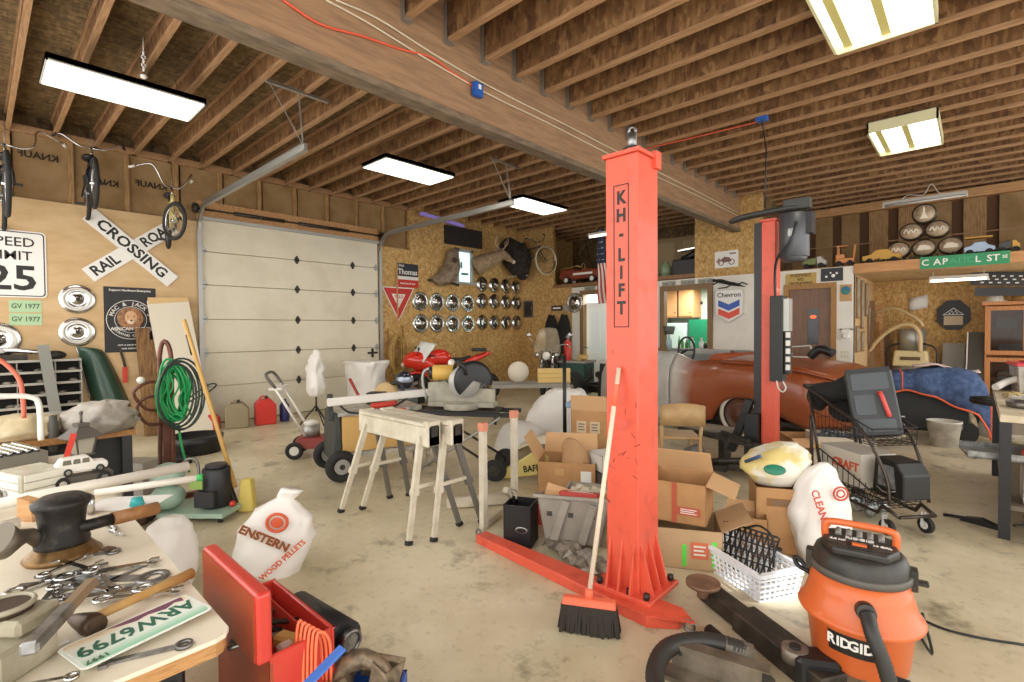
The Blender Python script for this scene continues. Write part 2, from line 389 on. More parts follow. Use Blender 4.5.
lf = MB(OSBJ); lf.box(XA, YB + .1, 2.5, -2.95, 12.2, 2.572); lf.box(XA, YB + .1, 2.44, -1.5, 12.2, 2.5).box(-1.5, YB + .05, 2.40, 3.1, 12.2, 2.5); lf.box(-1.5, YB + .05, 2.335, 3.1, 12.2, 2.40, OSBP); struct(lf.obj('ceiling_loft'))
# stud bays behind the loft and the alcove back wall
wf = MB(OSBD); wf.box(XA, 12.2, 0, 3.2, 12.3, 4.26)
wf.box(-1.5, 12.1, 0, 3.1, 12.2, 2.335, OSB)
x = -2.95
while x < 3.0:
    wf.box(x, 12.06, 2.5, x + .3, 12.2, 3.88, PINEZ if int(x * 10) % 2 else IVY); wf.box(x + .3, 12.12, 2.5, x + .46, 12.2, 3.88, mat('stud_gap', '5d3f26', .8)); x += .46
wf.box(-2.95, 12.04, 3.1, 3.1, 12.07, 3.12, PINEX); wf.box(-3.2, 11.95, 3.72, 3.1, 12.2, 3.88, PINE)
struct(wf.obj('wall_far'))
sw = MB(WHITE); sw.box(-1.58, YB, 0, -1.5, 12.1, 2.335); sw.box(-1.505, YB + .1, 0, -1.495, 12.1, 2.335, OSBP); sw.box(-3.04, YB + .1, 2.5, -2.93, 12.2, 4.26, OSBD); struct(sw.obj('wall_alcove'))

# door_2 (open, white door beyond) and its trim
tw = mat('trim_wood', '8a6b48', .55, col2='775a3a', scale=8, stretch=(9, 9, 1))
b = MB(tw); b.box(-7.0, YB - .03, 0, -6.9, YB + .12, 2.28).box(-6.16, YB - .03, 0, -6.06, YB + .12, 2.28).box(-7.0, YB - .03, 2.28, -6.06, YB + .12, 2.38); d2 = struct(b.obj('door_2'))
b = MB(mat('door_leaf_white', 'e8eef2', .4)); b.T = TR(-6.6, YB + .25, 0, rz=rad(12)); b.box(-.35, 0, .02, .42, .04, 2.1)
for z0, z1 in ((.2, .9), (1.0, 1.9)):
    for x0, x1 in ((-.27, 0), (.08, .34)): b.box(x0, -.008, z0, x1, 0, z1)
b.obj('door_leaf', d2, bevel=.004)
b = MB(STEEL); b.cyl((-6.88, YB - .03, 1.02), (-6.88, YB - .09, 1.02), .022, n=10); b.bar((-6.88, YB - .09, 1.02), (-6.72, YB - .09, 1.02), .02, .02); b.obj('door_handle', d2)
# interior window
b = MB(tw)
for q in ((-4.93, 1.05, -4.83, 2.25), (-3.92, 1.05, -3.82, 2.25), (-4.93, 2.25, -3.82, 2.35), (-4.97, .98, -3.78, 1.05)): b.box(q[0], YB - .05, q[1], q[2], YB + .1, q[3])
struct(b.obj('window_1', bevel=.004))
# door_3 brown
b = MB(mat('trim_gold', 'a87c42', .5, col2='916732', scale=8, stretch=(9, 9, 1))); b.box(-2.55, YB - .03, 0, -2.47, YB + .1, 2.13).box(-1.82, YB - .03, 0, -1.74, YB + .1, 2.13).box(-2.55, YB - .03, 2.13, -1.74, YB + .1, 2.22); d3 = struct(b.obj('door_3'))
b = MB(mat('door_brown', '7a5a44', .45, col2='6c4e3a', scale=4, stretch=(6, 6, 1))); b.box(-2.47, YB + .02, .02, -1.82, YB + .06, 2.13); b.obj('door_leaf', d3)
b = MB(mat('door_glass', '17120f', .15)); b.box(-2.17, YB + .012, 1.16, -2.01, YB + .022, 1.78); b.obj('door_window', d3)
b = MB(mat('red_lamp', 'e0502c', .4, emit=1.0)); b.ball((-2.09, YB + .01, 1.64), .05, sc=(1, .3, .6)); b.obj('door_light', d3)
b = MB(STEEL); b.ball((-2.41, YB - .04, .98), .032); b.cyl((-2.41, YB + .02, .98), (-2.41, YB - .03, .98), .014, n=8); b.obj('door_knob', d3)

# the small room seen through door_2 and window_1
rm = MB(mat('room_wall', 'b7c6bd', .6)); rm.box(-7.3, 12.0, 0, -2.9, 12.1, 2.44).box(-7.34, YB + .1, 0, -7.3, 12.1, 2.44).box(-2.98, YB + .1, 0, -2.9, 12.1, 2.44).box(-5.72, YB + .1, 0, -5.66, 12.1, 2.44)
struct(rm.obj('wall_room'))
for nm, x, p in (('room_lamp', -4.5, 22), ('hall_lamp', -6.5, 90)):
    area(nm, (x, 11.1, 2.38), (0, 0, 0), .9, .5, p, (1, .97, .9))
# ================================================================= light fixtures (each carries its own light)
LUM = mat('diffuser', 'fff6ea', .4, emit=3.6)
LUMW = mat('tube_glow', 'fff8e8', .4, emit=3.5)
FIXW = mat('fixture_white', 'c9c6bd', .4)
def led_panel(cx, y0, y1, z, label, x_w=.6):
    t = thing('panel_light', label, 'light', (cx, (y0 + y1) / 2, z), 0, 'long panel lights under the left joists')
    hl = (y1 - y0) / 2
    b = MB(GALV); b.box(-x_w / 2, -hl, 0, x_w / 2, hl, .05).box(-x_w / 2, -hl, -.012, -x_w / 2 + .015, hl, .05, FIXW).box(x_w / 2 - .015, -hl, -.012, x_w / 2, hl, .05, FIXW).box(-x_w / 2, -hl, -.012, x_w / 2, -hl + .015, .05, FIXW).box(-x_w / 2, hl - .015, -.012, x_w / 2, hl, .05, FIXW)
    b.obj('housing', t)
    MB(LUM).box(-x_w / 2 + .015, -hl + .015, -.006, x_w / 2 - .015, hl - .015, .002).obj('diffuser', t)
    for sy in (-1, 1):
        c = MB(STEEL); top = 4.0 - z
        c.tube([(0, sy * (hl - .12), .05), (0, sy * (hl - .2), top)], .004, 5); c.cyl((-.12, sy * (hl - .12), .05), (.12, sy * (hl - .12), .05), .008, n=6); c.obj('chain', t)
    return t
led_panel(-5.92, .45, 1.62, 3.72, 'long glowing white panel light above the left bicycles, nearest of the panel lights')
led_panel(-5.95, 3.70, 4.88, 3.72, 'glowing white panel light in the middle of the left bay between the two door tracks')
led_panel(-5.98, 6.42, 7.70, 3.72, 'small distant glowing panel light beside the far overhead door track')
t = thing('pull_chain', 'short white pull chain with hanging knots under the left joists', 'chain', (-5.3, 1.05, 4.0))
b = MB(PLASW); b.tube([(0, 0, 0), (0, 0, -.12)], .003, 5)
for i in range(5): b.torus((0, 0, -.13 - .035 * i), .014, .006, 'x' if i % 2 else 'y', 10, 5)
b.ball((0, 0, -.33), .028, n=8, sc=(1, 1, .7)); b.obj('chain', t)

def troffer(cx, cy, z, wx, wy, label):
    t = thing('troffer_light', label, 'light', (cx, cy, z), 0, 'open two-lamp box lights under the right joists')
    b = MB(mat('fixture_rim', 'd8d2a8', .4)); w, h = wx / 2, wy / 2
    b.box(-w, -h, 0, -w + .02, h, .12).box(w - .02, -h, 0, w, h, .12).box(-w, -h, 0, w, -h + .02, .12).box(-w, h - .02, 0, w, h, .12).box(-w, -h, .12, w, h, .125, GALV)
    b.obj('housing', t)
    MB(mat('reflector_glow', 'fffaf2', .4, emit=2.0)).box(-w + .02, -h + .02, .07, w - .02, h - .02, .075).obj('reflector', t)
    bw = MB(mat('lamp_cover', 'b5a968', .35, emit=.12))
    for x in (-w + .1, .02): bw.box(x - .03, -h + .03, .03, x + .03, h - .03, .07, taper=.005)
    bw.obj('ballast_cover', t)
    for x in (-w * .45, w * .5):
        MB(LUMW).cyl((x, -h + .04, .045), (x, h - .04, .045), .014, n=8).obj('tube', t)
    for sx in (-1, 1): MB(STEEL).tube([(sx * w * .8, h * .8, .12), (sx * w * .6, h * .8, 3.9 - z)], .005, 5).obj('hanger_wire', t)
    return t
troffer(-.66, 7.90, 3.77, .66, 1.12, 'smaller open box light with yellowish rims, farther one under the right joists')
troffer(-.56, 4.38, 3.72, .66, 1.16, 'large open box light cut by the top edge of the photo, right joists')
# slim strips
def strip(name, label, c, ln, along, z, lit, tubes=1, w=.1, up=None):
    t = thing(name, label, 'light', (c[0], c[1], z), 0 if along == 'x' else PI / 2)
    b = MB(FIXW); b.box(-ln / 2, -w / 2, 0, ln / 2, w / 2, .05, taper=.01)
    b.obj('housing', t)
    for k in range(tubes):
        y = (k - (tubes - 1) / 2) * .07
        MB(LUMW if lit else PLASW).cyl((-ln / 2 + .03, y, -.02), (ln / 2 - .03, y, -.02), .016, n=10).obj('tube', t)
        MB(PLASW).box(-ln / 2, y - .02, -.045, -ln / 2 + .025, y + .02, 0).obj('lamp_holder', t); MB(PLASW).box(ln / 2 - .025, y - .02, -.045, ln / 2, y + .02, 0).obj('lamp_holder', t)
    return t
t = strip('strip_light', 'unlit slim white strip light hanging above the round tins', (-.68, 11.0), 1.12, 'x', 3.60, False)
MB(PLASW).tube(smoothpath([(-.3, 0, .05), (-.2, 0, .12), (0, 0, .09), (.1, 0, .25), (.2, 0, .08), (.3, 0, .05)]), .006, 5).obj('cord', t)
strip('strip_light', 'lit white tube light high in the loft behind the near red lift post', (-5.4, 8.9), 1.25, 'x', 3.42, True, 1)
t = strip('shop_light', 'lit shop light hanging under the loft edge in the right alcove', (-.22, 10.5), .70, 'x', 2.2, True, 1, .16)
[MB(GALV).box(x, -.01, .05, x + .01, .01, .14).obj('bracket', t) for x in (-.3, .29)]
pp = (onx(421, 213.5, -8.6), onx(463, 226, -8.6)); t = thing('purple_strip_light', 'thin glowing violet strip light near the small high window', 'light')
MB(mat('violet_glow', '7a66a8', .4, emit=.25)).bar(pp[0], pp[1], .09, .05).obj('diffuser', t); MB(GALV).bar(pp[0] + Vector((0, 0, .035)), pp[1] + Vector((0, 0, .035)), .11, .02).obj('housing', t)
# ================================================================= things on the walls
WA = XA + .001
def on_left(name, label, cat, y, z, group=None, dx=0.0, tilt=0.0):
    return thing(name, label, cat, (WA + dx, y, z), PI / 2, group, rot=(0, tilt, PI / 2))
def on_back(name, label, cat, x, z, group=None, y=None):
    return thing(name, label, cat, (x, (YB - .008) if y is None else y, z), 0, group)
SIGNW = mat('sign_white', 'e4e2dc', .4); INKB = mat('ink_black', '191817', .5); SIGNR = mat('sign_red', 'bf2a22', .4); SIGNG = mat('sign_green', '1f8a55', .4)
def rrect(x0, z0, x1, z1, r, n=4):
    out = []
    for cx, cz, a in ((x1 - r, z0 + r, -90), (x1 - r, z1 - r, 0), (x0 + r, z1 - r, 90), (x0 + r, z0 + r, 180)):
        for i in range(n + 1): t = rad(a + 90 * i / n); out.append((cx + r * math.cos(t), cz + r * math.sin(t)))
    return out
# speed limit sign
t = on_left('speed_limit_sign', 'white road sign reading speed limit 25 on the left plywood wall', 'sign', .34, 2.33)
b = MB(INKB); b.prism(rrect(-.32, -.42, .32, .42, .045), -.008, 0, SIGNW); b.prism(rrect(-.305, -.405, .305, .405, .04), -.0095, -.008, INKB); b.prism(rrect(-.293, -.393, .293, .393, .035), -.011, -.0095, SIGNW); b.obj('panel', t)
b = MB(INKB); b.text('SPEED', .16, INKB, TR(0, -.011, .27), bold=.0015).text('LIMIT', .16, INKB, TR(0, -.011, .10), bold=.0015).text('25', .43, INKB, TR(0, -.011, -.19), bold=.008, sx=1.12); b.obj('lettering', t)
# two licence plates
PLG = mat('plate_green', 'a9c79c', .5)
for i, (z, s) in enumerate(((1.80, 'upper'), (1.635, 'lower'))):
    t = on_left('license_plate', f'{s} pale green plate GV 1977 below the speed limit sign', 'license plate', .455, z, 'old green plates on the left wall', tilt=.01 * i)
    b = MB(PLG); b.prism(rrect(-.15, -.075, .15, .075, .015), -.004, 0); b.obj('panel', t)
    b = MB(mat('plate_ink', '50664a', .5)); b.text('GV 1977', .085, None, TR(0, -.004, 0), bold=.002, sx=.85); b.obj('lettering', t)
# hubcaps
def hubcap(name, label, r, kind, group):
    t = thing(name, label, 'hubcap', (0, 0, 0), 0, group)
    T = Matrix.Rotation(PI / 2, 4, 'X')
    if kind == 0: prof = [(r, 0), (r * 1.0, .012), (r * .93, .022), (r * .80, .018), (r * .62, .034), (r * .55, .030), (r * .42, .024), (r * .30, .030), (r * .22, .045), (r * .05, .052), (.001, .052)]
    elif kind == 1: prof = [(r, 0), (r, .012), (r * .9, .028), (r * .82, .018), (r * .50, .022), (r * .42, .045), (r * .18, .055), (.001, .058)]
    else: prof = [(r, 0), (r, .015), (r * .88, .03), (r * .7, .045), (r * .35, .055), (.001, .058)]
    MB(CHROME).lathe(prof, 28, T=T).obj('disc', t)
    if kind == 0:
        b = MB(mat('hubcap_paint', 'd8d4c8', .4)); b.lathe([(r * .78, .019), (r * .64, .0345), (r * .63, .0355), (r * .79, .020)], 28, T=T); b.obj('painted_ring', t)
        MB(DKSTEEL).ball((0, -.052, 0), r * .12, sc=(1, .3, 1)).obj('emblem', t)
    elif kind == 1:
        b = MB(mat('hubcap_dark', '3c3b3a', .4, .6))
        for k in range(14):
            a = 2 * PI * k / 14; b.bar((math.cos(a) * r * .5, -.024, math.sin(a) * r * .5), (math.cos(a) * r * .8, -.021, math.sin(a) * r * .8), .014, .006)
        b.torus((0, -.022, 0), r * .66, .004, 'y', 24, 4); b.obj('vent_slots', t); MB(SIGNR).ball((0, -.058, 0), r * .07, sc=(1, .4, 1)).obj('emblem', t)
    else:
        b = MB(mat('hubcap_dark', '3c3b3a', .4, .6)); b.lathe([(r * .68, .0462), (r * .4, .0545)], 20, T=T, arc=PI * 1.1, start=2.2); b.obj('dark_crescent', t)
        MB(PLASW).bar((-r * .3, -.06, r * .05), (r * .3, -.06, r * .05), .01, .03).obj('script_badge', t)
    return t
big = hubcap('hubcap', 'chrome hubcap with a pale ring between the plates and the black poster', .195, 0, 'large hubcaps left of the door')
big.location = (WA, .955, 1.91); big.rotation_euler = (0, 0, PI / 2)
dup(big, (WA, .945, 1.47), label='lower chrome hubcap with a pale ring, just above the dark green fender', rot=(0, .5, PI / 2))
dup(big, (WA, .20, 1.38), label='chrome hubcap cut by the left photo edge below the speed limit sign', rot=(0, 1.1, PI / 2), scale=1.1)
mid = hubcap('hubcap', 'x', .21, 1, 'two rows of large hubcaps on the far left wall')
ORD = ['first', 'second', 'third', 'fourth']
for i, y in enumerate((6.60, 7.05, 7.51, 7.98)):
    for j, z in enumerate((2.09, 1.61)):
        lb = f'{ORD[i]} large hubcap from the yield sign, {"upper" if j == 0 else "lower"} of the two rows'
        if i == j == 0: mid.location = (WA, y, z); mid.rotation_euler = (0, 0, PI / 2); mid['label'] = lb
        else: dup(mid, (WA, y, z), label=lb, rot=(0, .3 * (i + j), PI / 2))
sm = hubcap('hubcap', 'x', .192, 2, 'three rows of small hubcaps beside the corner')
for i, y in enumerate((8.45, 8.875, 9.30, 9.70)):
    for j, z in enumerate((2.57, 2.165, 1.64)):
        lb = f'{ORD[i]} small domed hubcap from the left, {("top", "middle", "bottom")[j]} row beside the corner'
        if i == j == 0: sm.location = (WA, y, z); sm.rotation_euler = (0, 0, PI / 2); sm['label'] = lb
        else: dup(sm, (WA, y, z), label=lb, rot=(0, .2 * (i * 2 + j), PI / 2))
hb = dup(mid, (-7.15, YB - .01, 2.10), label='spoked hubcap hung alone on the white wall beside the open door', rot=(0, 0, 0), scale=1.15); hb['group'] = 'hubcaps on the back wall'
del hb['group']
# railroad crossbuck
t = on_left('railroad_crossing_sign', 'white crossed boards lettered railroad crossing beside the garage door', 'sign', 1.57, 2.64)
for k, (ang, txt) in enumerate(((39, 'RAIL  ROAD'), (-42, 'CROSSING'))):
    b = MB(SIGNW); R0 = Matrix.Rotation(-rad(ang), 4, 'Y'); b.T = R0
    b.box(-.64, -.014 - .012 * k, -.105, .64, -.002 - .012 * k, .105); o = b.obj('board', t, bevel=.002)
    l = MB(INKB); l.T = R0; y = -.014 - .012 * k
    if k == 0: l.text('RAIL', .19, INKB, TR(-.40, y, 0), bold=.005, sx=.95).text('ROAD', .19, INKB, TR(.39, y, 0), bold=.005, sx=.9)
    else: l.text('CROSSING', .19, INKB, TR(0, y, 0), bold=.005, sx=1.12)
    l.obj('lettering', o)
# black poster
t = on_left('beer_poster', 'black poster with a ring of white letters around a lion face', 'poster', 1.53, 1.64)
b = MB(mat('poster_black', '1e1f20', .5)); b.box(-.30, -.004, -.46, .30, 0, .46); b.obj('sheet', t)
l = MB(mat('poster_white', 'd8d4cc', .5)); l.torus((0, -.004, 0), .275, .006, n=40, k=4); l.torus((0, -.004, 0), .185, .004, n=36, k=4)
l.text('Support Hardware Enterprise', .04, None, TR(0, -.004, .415), th=.001, bold=.001)
def ringtext(l, s, r, a0, step, size, m=None, inv=False):
    for i, ch in enumerate(s):
        a = rad(a0 - step * i)
        l.text(ch, size, m, TR(r * math.cos(a), -.005, r * math.sin(a)) @ Matrix.Rotation(-(a - PI / 2 + (PI if inv else 0)), 4, 'Y'), th=.001, bold=.001)
ringtext(l, "MAC & JACK'S", .228, 160, 12.8, .072); ringtext(l, 'BREWING COMPANY', .228, 215, -4.9 * 1.6, .045, inv=True)
l.text('AFRICAN AMBER', .062, None, TR(0, -.016, -.13), th=.001, bold=.002); l.text('NOT A DROP WASTED', .03, None, TR(0, -.004, -.36), th=.001, bold=.001); l.text('DRINK RESPONSIBLY', .03, None, TR(0, -.004, -.41), th=.001, bold=.001)
l.obj('lettering', t)
f = MB(mat('lion_tan', 'a97c55', .7, col2='6f4a34', scale=30)); f.ball((0, -.004, .02), .16, sc=(1, .05, 1)); f.ball((-.08, -.008, .11), .035, sc=(1, .2, 1)).ball((.08, -.008, .11), .035, sc=(1, .2, 1)); f.ball((0, -.008, .03), .09, mat('lion_face', 'caa07a', .7), sc=(.9, .08, 1.1)); f.ball((0, -.014, -.03), .04, mat('lion_muzzle', 'dcc5a6', .7), sc=(1.1, .15, .9))
f.ball((0, -.018, -.01), .014, INKB, sc=(1.2, .3, .8)).ball((-.035, -.014, .05), .009, INKB, sc=(1, .3, 1)).ball((.035, -.014, .05), .009, INKB, sc=(1, .3, 1)); f.obj('lion_picture', t)
# realtor sign and yield sign with the lath in front
t = on_left('realty_sign', 'dark blue and red lettered yard sign just above the yield sign', 'sign', 6.28, 2.62)
b = MB(SIGNW); b.box(-.27, -.008, -.25, .27, 0, .25); b.box(-.27, -.01, -.02, .27, -.008, .25, mat('navy', '1f2634', .5)); b.box(-.27, -.01, -.25, .27, -.008, -.09, SIGNR); b.obj('panel', t)
b = MB(SIGNW); b.text('Thomas', .16, None, TR(0, -.01, .07), bold=.003, sx=.95).text('Dick', .07, None, TR(-.16, -.01, .2), bold=.001).text('Real Estate Broker', .05, None, TR(0, -.01, -.17), bold=.001); b.obj('lettering', t)
t = on_left('yield_sign', 'red and white triangular yield sign with a thin lath across it', 'sign', 6.04, 2.36)
b = MB(SIGNW); b.prism([(-.40, 0), (.40, 0), (.0, -.70)], -.010, -.002); b.prism([(-.365, -.02), (.365, -.02), (0, -.665)], -.013, -.010, SIGNR); b.prism([(-.17, -.14), (.17, -.14), (0, -.43)], -.015, -.013, SIGNW); b.obj('panel', t)
MB(SIGNR).text('YIELD', .085, None, TR(0, -.015, -.2), bold=.002).obj('lettering', t)
t = on_left('lath', 'thin upright pine lath fixed in front of the yield sign', 'wood strip', 6.0, 2.1); MB(PINE).box(-.015, -.035, -.5, .015, -.018, .85).obj('lath', t)
# coiled hose on the left wall
t = on_left('coiled_hose', 'thick coil of yellow brown hose hanging on the wall right of the garage door', 'hose', 5.90, .98, dx=.06)
b = MB(mat('hose_tan', 'b8954f', .45, col2='94733a', scale=10))
for k in range(12):
    w = .11 + .016 * (k % 6); h = .34 + .022 * ((k * 3) % 6); y = -.03 - .03 * (k % 4)
    b.torus((0, 0, 0), 1, .017, n=28, k=6, T=TR(.01 * (k % 3), y, -.02 * (k % 3)) @ Matrix.Diagonal((w, 1, h, 1)))
b.obj('hose', t)
# hmm: wooden sticks beside the hose
for k, (y, ln, a) in enumerate(((5.64, 1.5, .05), (6.22, 1.55, -.06))):
    t = thing('garden_tool', ('slim wooden handle leaning left of the coiled hose', 'slim handle with a dark end leaning right of the coiled hose')[k], 'tool', (WA + .16, y, 0))
    b = MB(WOOD); b.cyl((0, 0, .05), (-.12, -.12 * (1 if k else -1), ln), .014, n=8); b.obj('handle', t)
    MB(DKSTEEL).box(-.01, -.09, 0, .01, .09, .22, taper=.004).obj('blade', t)
# framed holder + wall plaque
t = on_back('wall_plaque', 'small dark upright plaque on the strand board near the corner', 'plaque', -8.64, 2.0); b = MB(mat('slate', '4a4c4c', .5, .3, col2='6a6b68', scale=12)); b.prism(rrect(-.15, -.22, .15, .22, .04), -.03, 0); b.prism(rrect(-.11, -.18, .11, .18, .03), -.035, -.03, DKSTEEL); b.obj('panel', t)
t = on_back('small_sign', 'small black sign with faint lettering above the hanging jackets', 'sign', -7.70, 1.99); MB(INKB).box(-.17, -.015, -.065, .17, 0, .065).box(-.12, -.017, -.02, .12, -.015, .02, SIGNW).obj('panel', t)
t = on_back('wall_card', 'small pale card right of the black sign on the back wall', 'card', -7.37, 1.98); MB(mat('card_grey', 'a29a8c', .6)).box(-.12, -.008, -.07, .12, 0, .07).obj('card', t)
t = on_back('wall_card', 'tiny pale tag left of the black sign on the back wall', 'card', -8.0, 1.98); MB(mat('card_tan', 'c2a274', .6)).box(-.06, -.006, -.06, .06, 0, .06).obj('card', t)
# hanging jackets (two dark garments)
CLOTHK = mat('black_cloth', '201f1e', .9, bump=.4, scale=18, var=.3)
for k, (x, w) in enumerate(((-7.82, .24), (-7.42, .23))):
    t = on_back('hanging_jacket', ('black garment hanging on the back wall, left of the pair', 'black garment hanging on the back wall, right one beside the white panel')[k], 'jacket', x, 1.78, 'dark jackets on the back wall')
    b = MB(CLOTHK); P = []
    for i in range(9):
        z = -.12 * i + .04; row = []; ww = w * (.35 + .65 * min(1, i / 2.0)) * (1 + .05 * math.sin(i * 2 + k))
        for j in range(17):
            a = 2 * PI * j / 16; row.append((ww * .85 * math.cos(a), -.09 + .075 * math.sin(a) * (1 + .25 * math.sin(a * 5 + i)), z + .02 * math.sin(3 * a)))
        P.append(row)
    b.grid(P).obj('cloth', t, sub=1)
    MB(STEEL).tube([(0, -.01, .12), (0, -.07, .12), (0, -.07, .04)], .006, 6).obj('hook', t)
# flag on a slanted staff
t = on_back('flag', 'american flag drooping from a short staff beside the open door', 'flag', -6.18, 1.84)
MB(WOOD).cyl((.0, 0, 1.7), (-.05, -.45, 1.9), .014, n=8).obj('staff', t)
FR, FW, FB = mat('flag_red', 'a93a30', .8), mat('flag_white', 'd8d2c6', .8), mat('flag_blue', '2c3550', .8)
P = []
for i in range(14):
    z = 1.86 - i * .128
    P.append([(-.03 + (j / 12 - .3) * (.16 + .012 * i) + .01 * math.sin(i), -.40 + .03 * math.sin(j * 1.7 + i * .4) + i * .01, z) for j in range(13)])
b = MB(FW)
for j in range(12):
    b.grid([[r[j], r[j + 1]] for r in P[:7]], FB if j % 1 == 0 else FW); b.grid([[r[j], r[j + 1]] for r in P[6:]], FR if j % 2 == 0 else FW)
for i in range(6):
    for j in range(1, 12, 3): v = Vector(P[i][j]); b.ball(v + Vector((.0, -.014, -.05)), .012, FW, 6)
b.obj('cloth', t)
# deer head
FUR = mat('deer_fur', '8d745a', .9, col2='a99478', scale=12, bump=.3); FURD = mat('dark_fur', '3a2f28', .95, col2='5a4a3c', scale=14, bump=.4); BONE = mat('antler', 'c9b48c', .6)
t = on_left('deer_head_mount', 'antlered deer head mount on the wall right of the small window', 'mounted head', 8.6, 3.16); t.scale = (.88,) * 3
b = MB(FUR); pts = smoothpath([(-.42, -.02, -.22), (-.25, -.22, -.08), (.02, -.42, .05), (.16, -.48, .14)], 6); b.tube(pts, [.26 - .14 * i / (len(pts) - 1) for i in range(len(pts))], 16)
b.tube(smoothpath([(.10, -.46, .17), (.26, -.56, .06), (.40, -.64, -.05)], 4), [.13, .125, .12, .11, .10, .09, .075, .065, .055], 14)
b.ball((.42, -.66, -.06), .055, mat('muzzle', 'd8ccb6', .8), 10); b.ball((.46, -.69, -.05), .03, INKB, 8); b.obj('head', t)
for s in (-1, 1):
    MB(FUR).ball((.08 + s * .13, -.44 + s * .02, .27), .09, sc=(1, .35, .5), rot=(0, -s * .6, 0)).obj('ear', t)
    a = MB(BONE); o = Vector((.14 + s * .05, -.46, .26)); p = [o, o + Vector((s * .12, .02, .10)), o + Vector((s * .2, -.02, .22)), o + Vector((s * .14, -.08, .38))]; a.tube(smoothpath(p, 4), [.02 - .0012 * i for i in range(13)], 7)
    for q, h in ((.35, .13), (.65, .14)): c = o.lerp(p[2], q) + Vector((s * .02, 0, .04)); a.cyl(c, c + Vector((-s * .02, -.03, h)), .012, .004, 6)
    a.obj('antler', t); MB(INKB).ball((.20 + s * .08, -.50 - .03 * s, .13), .02, n=8).obj('eye', t)
# hide mount left of small window, dark mount near corner
t = on_left('hide_mount', 'mottled grey brown full animal mount left of the small high window', 'mounted animal', 7.28, 2.9)
b = MB(mat('hide', '95836e', .95, col2='6a5a49', scale=9, bump=.4)); b.tube(smoothpath([(-.42, -.08, -.33), (-.15, -.14, -.28), (.05, -.18, -.05), (.1, -.16, .25), (.22, -.12, .42)], 5), [.07, .1, .15, .2, .23, .25, .27, .28, .28, .27, .26, .25, .23, .22, .2, .18, .16, .13, .1, .07, .04], 14, sq=(1, .7)); b.obj('body', t)
b = MB(FURD); b.ball((-.02, -.34, -.1), .12, n=10, sc=(.7, .5, 1.2)); b.ball((0, -.36, .1), .07, n=10); b.tube([(-.5, -.06, -.34), (-.1, -.2, -.36), (.25, -.2, -.42)], .03, 8); b.obj('branch_and_paws', t)
t = on_left('dark_animal_mount', 'dark shaggy mount between the deer head and the hanging bicycle', 'mounted animal', 9.35, 3.28)
b = MB(mat('black_fur', '231d1a', .95, col2='3a312b', scale=10, bump=.5)); b.tube(smoothpath([(-.12, -.02, .38), (0, -.25, .1), (.05, -.35, -.15), (.1, -.38, -.42)], 5), [.2 + .16 * math.sin(PI * i / 15) for i in range(16)], 14); b.ball((.12, -.42, -.42), .16, n=12); b.obj('body', t)
t2 = t; MB(CHROME).ball((.12, -.56, -.46), .03, n=8).obj('nose', t)
# window to the left hanging bike on back wall, loft toys are in another block
# chevron shield sign and leaping cat ornament
t = on_back('shield_sign', 'white shield shaped sign with stacked blue and red chevrons', 'sign', -3.49, 1.9)
sh = lambda k: [(-.25 * k, .30 * k), (.25 * k, .30 * k), (.27 * k, .2 * k), (.26 * k, -.18 * k), (0.0, -.34 * k), (-.26 * k, -.18 * k), (-.27 * k, .2 * k)]
b = MB(mat('sign_edge', 'c4c0b4', .4)); b.prism(sh(1), -.07, 0); b.prism(sh(.95), -.076, -.07, SIGNW)
CB, CR = mat('chevron_blue', '2450a8', .4), mat('chevron_red', 'd8452c', .4)
for z, m in ((.10, CB), (-.06, CR)): b.prism([(-.2, z), (0, z - .09), (.2, z), (.2, z - .12), (0, z - .21), (-.2, z - .12)], -.08, -.076, m)
b.obj('panel', t); MB(INKB).text('Chevron', .125, None, TR(0, -.077, .19), bold=.002).obj('lettering', t)
t = on_back('leaping_cat_ornament', 'dark iron leaping cat ornament above the shield sign', 'ornament', -3.5, 2.29)
b = MB(mat('iron', '2b2623', .5, .4)); b.tube(smoothpath([(-.30, -.04, .10), (-.15, -.05, .08), (0, -.05, .03), (.12, -.05, .0), (.3, -.05, -.06)], 4), [.012, .02, .03, .035, .04, .04, .038, .035, .034, .034, .034, .034, .03, .025, .018, .01, .006], 8)
b.ball((-.28, -.05, .10), .035, n=8); b.tube([(-.18, -.05, .08), (-.3, -.05, .02)], .012, 6).tube([(.05, -.05, 0), (-.04, -.05, -.05), (-.2, -.05, -.06)], .012, 6).tube([(.15, -.05, -.01), (.25, -.05, .03), (.34, -.05, -.02)], .012, 6); b.obj('body', t)
# motorcycle picture
t = on_back('motorcycle_picture', 'small white print of a motorcycle pinned to the strand board pier', 'picture', -3.56, 2.79)
b = MB(SIGNW); b.box(-.22, -.008, -.16, .22, 0, .16); b.obj('sheet', t)
b = MB(mat('print_brown', '7d5a52', .6)); b.torus((-.1, -.009, -.06), .05, .01, n=16, k=4).torus((.1, -.009, -.06), .05, .01, n=16, k=4); b.prism([(-.12, -.02), (-.04, .05), (.06, .03), (.1, -.05), (-.05, -.06)], -.011, -.008); b.prism([(-.2, -.03), (-.14, .04), (-.1, -.02), (-.14, -.09)], -.010, -.008, mat('print_rose', 'a98a86', .6)); b.box(.06, -.010, .09, .18, -.008, .115); b.obj('print', t)
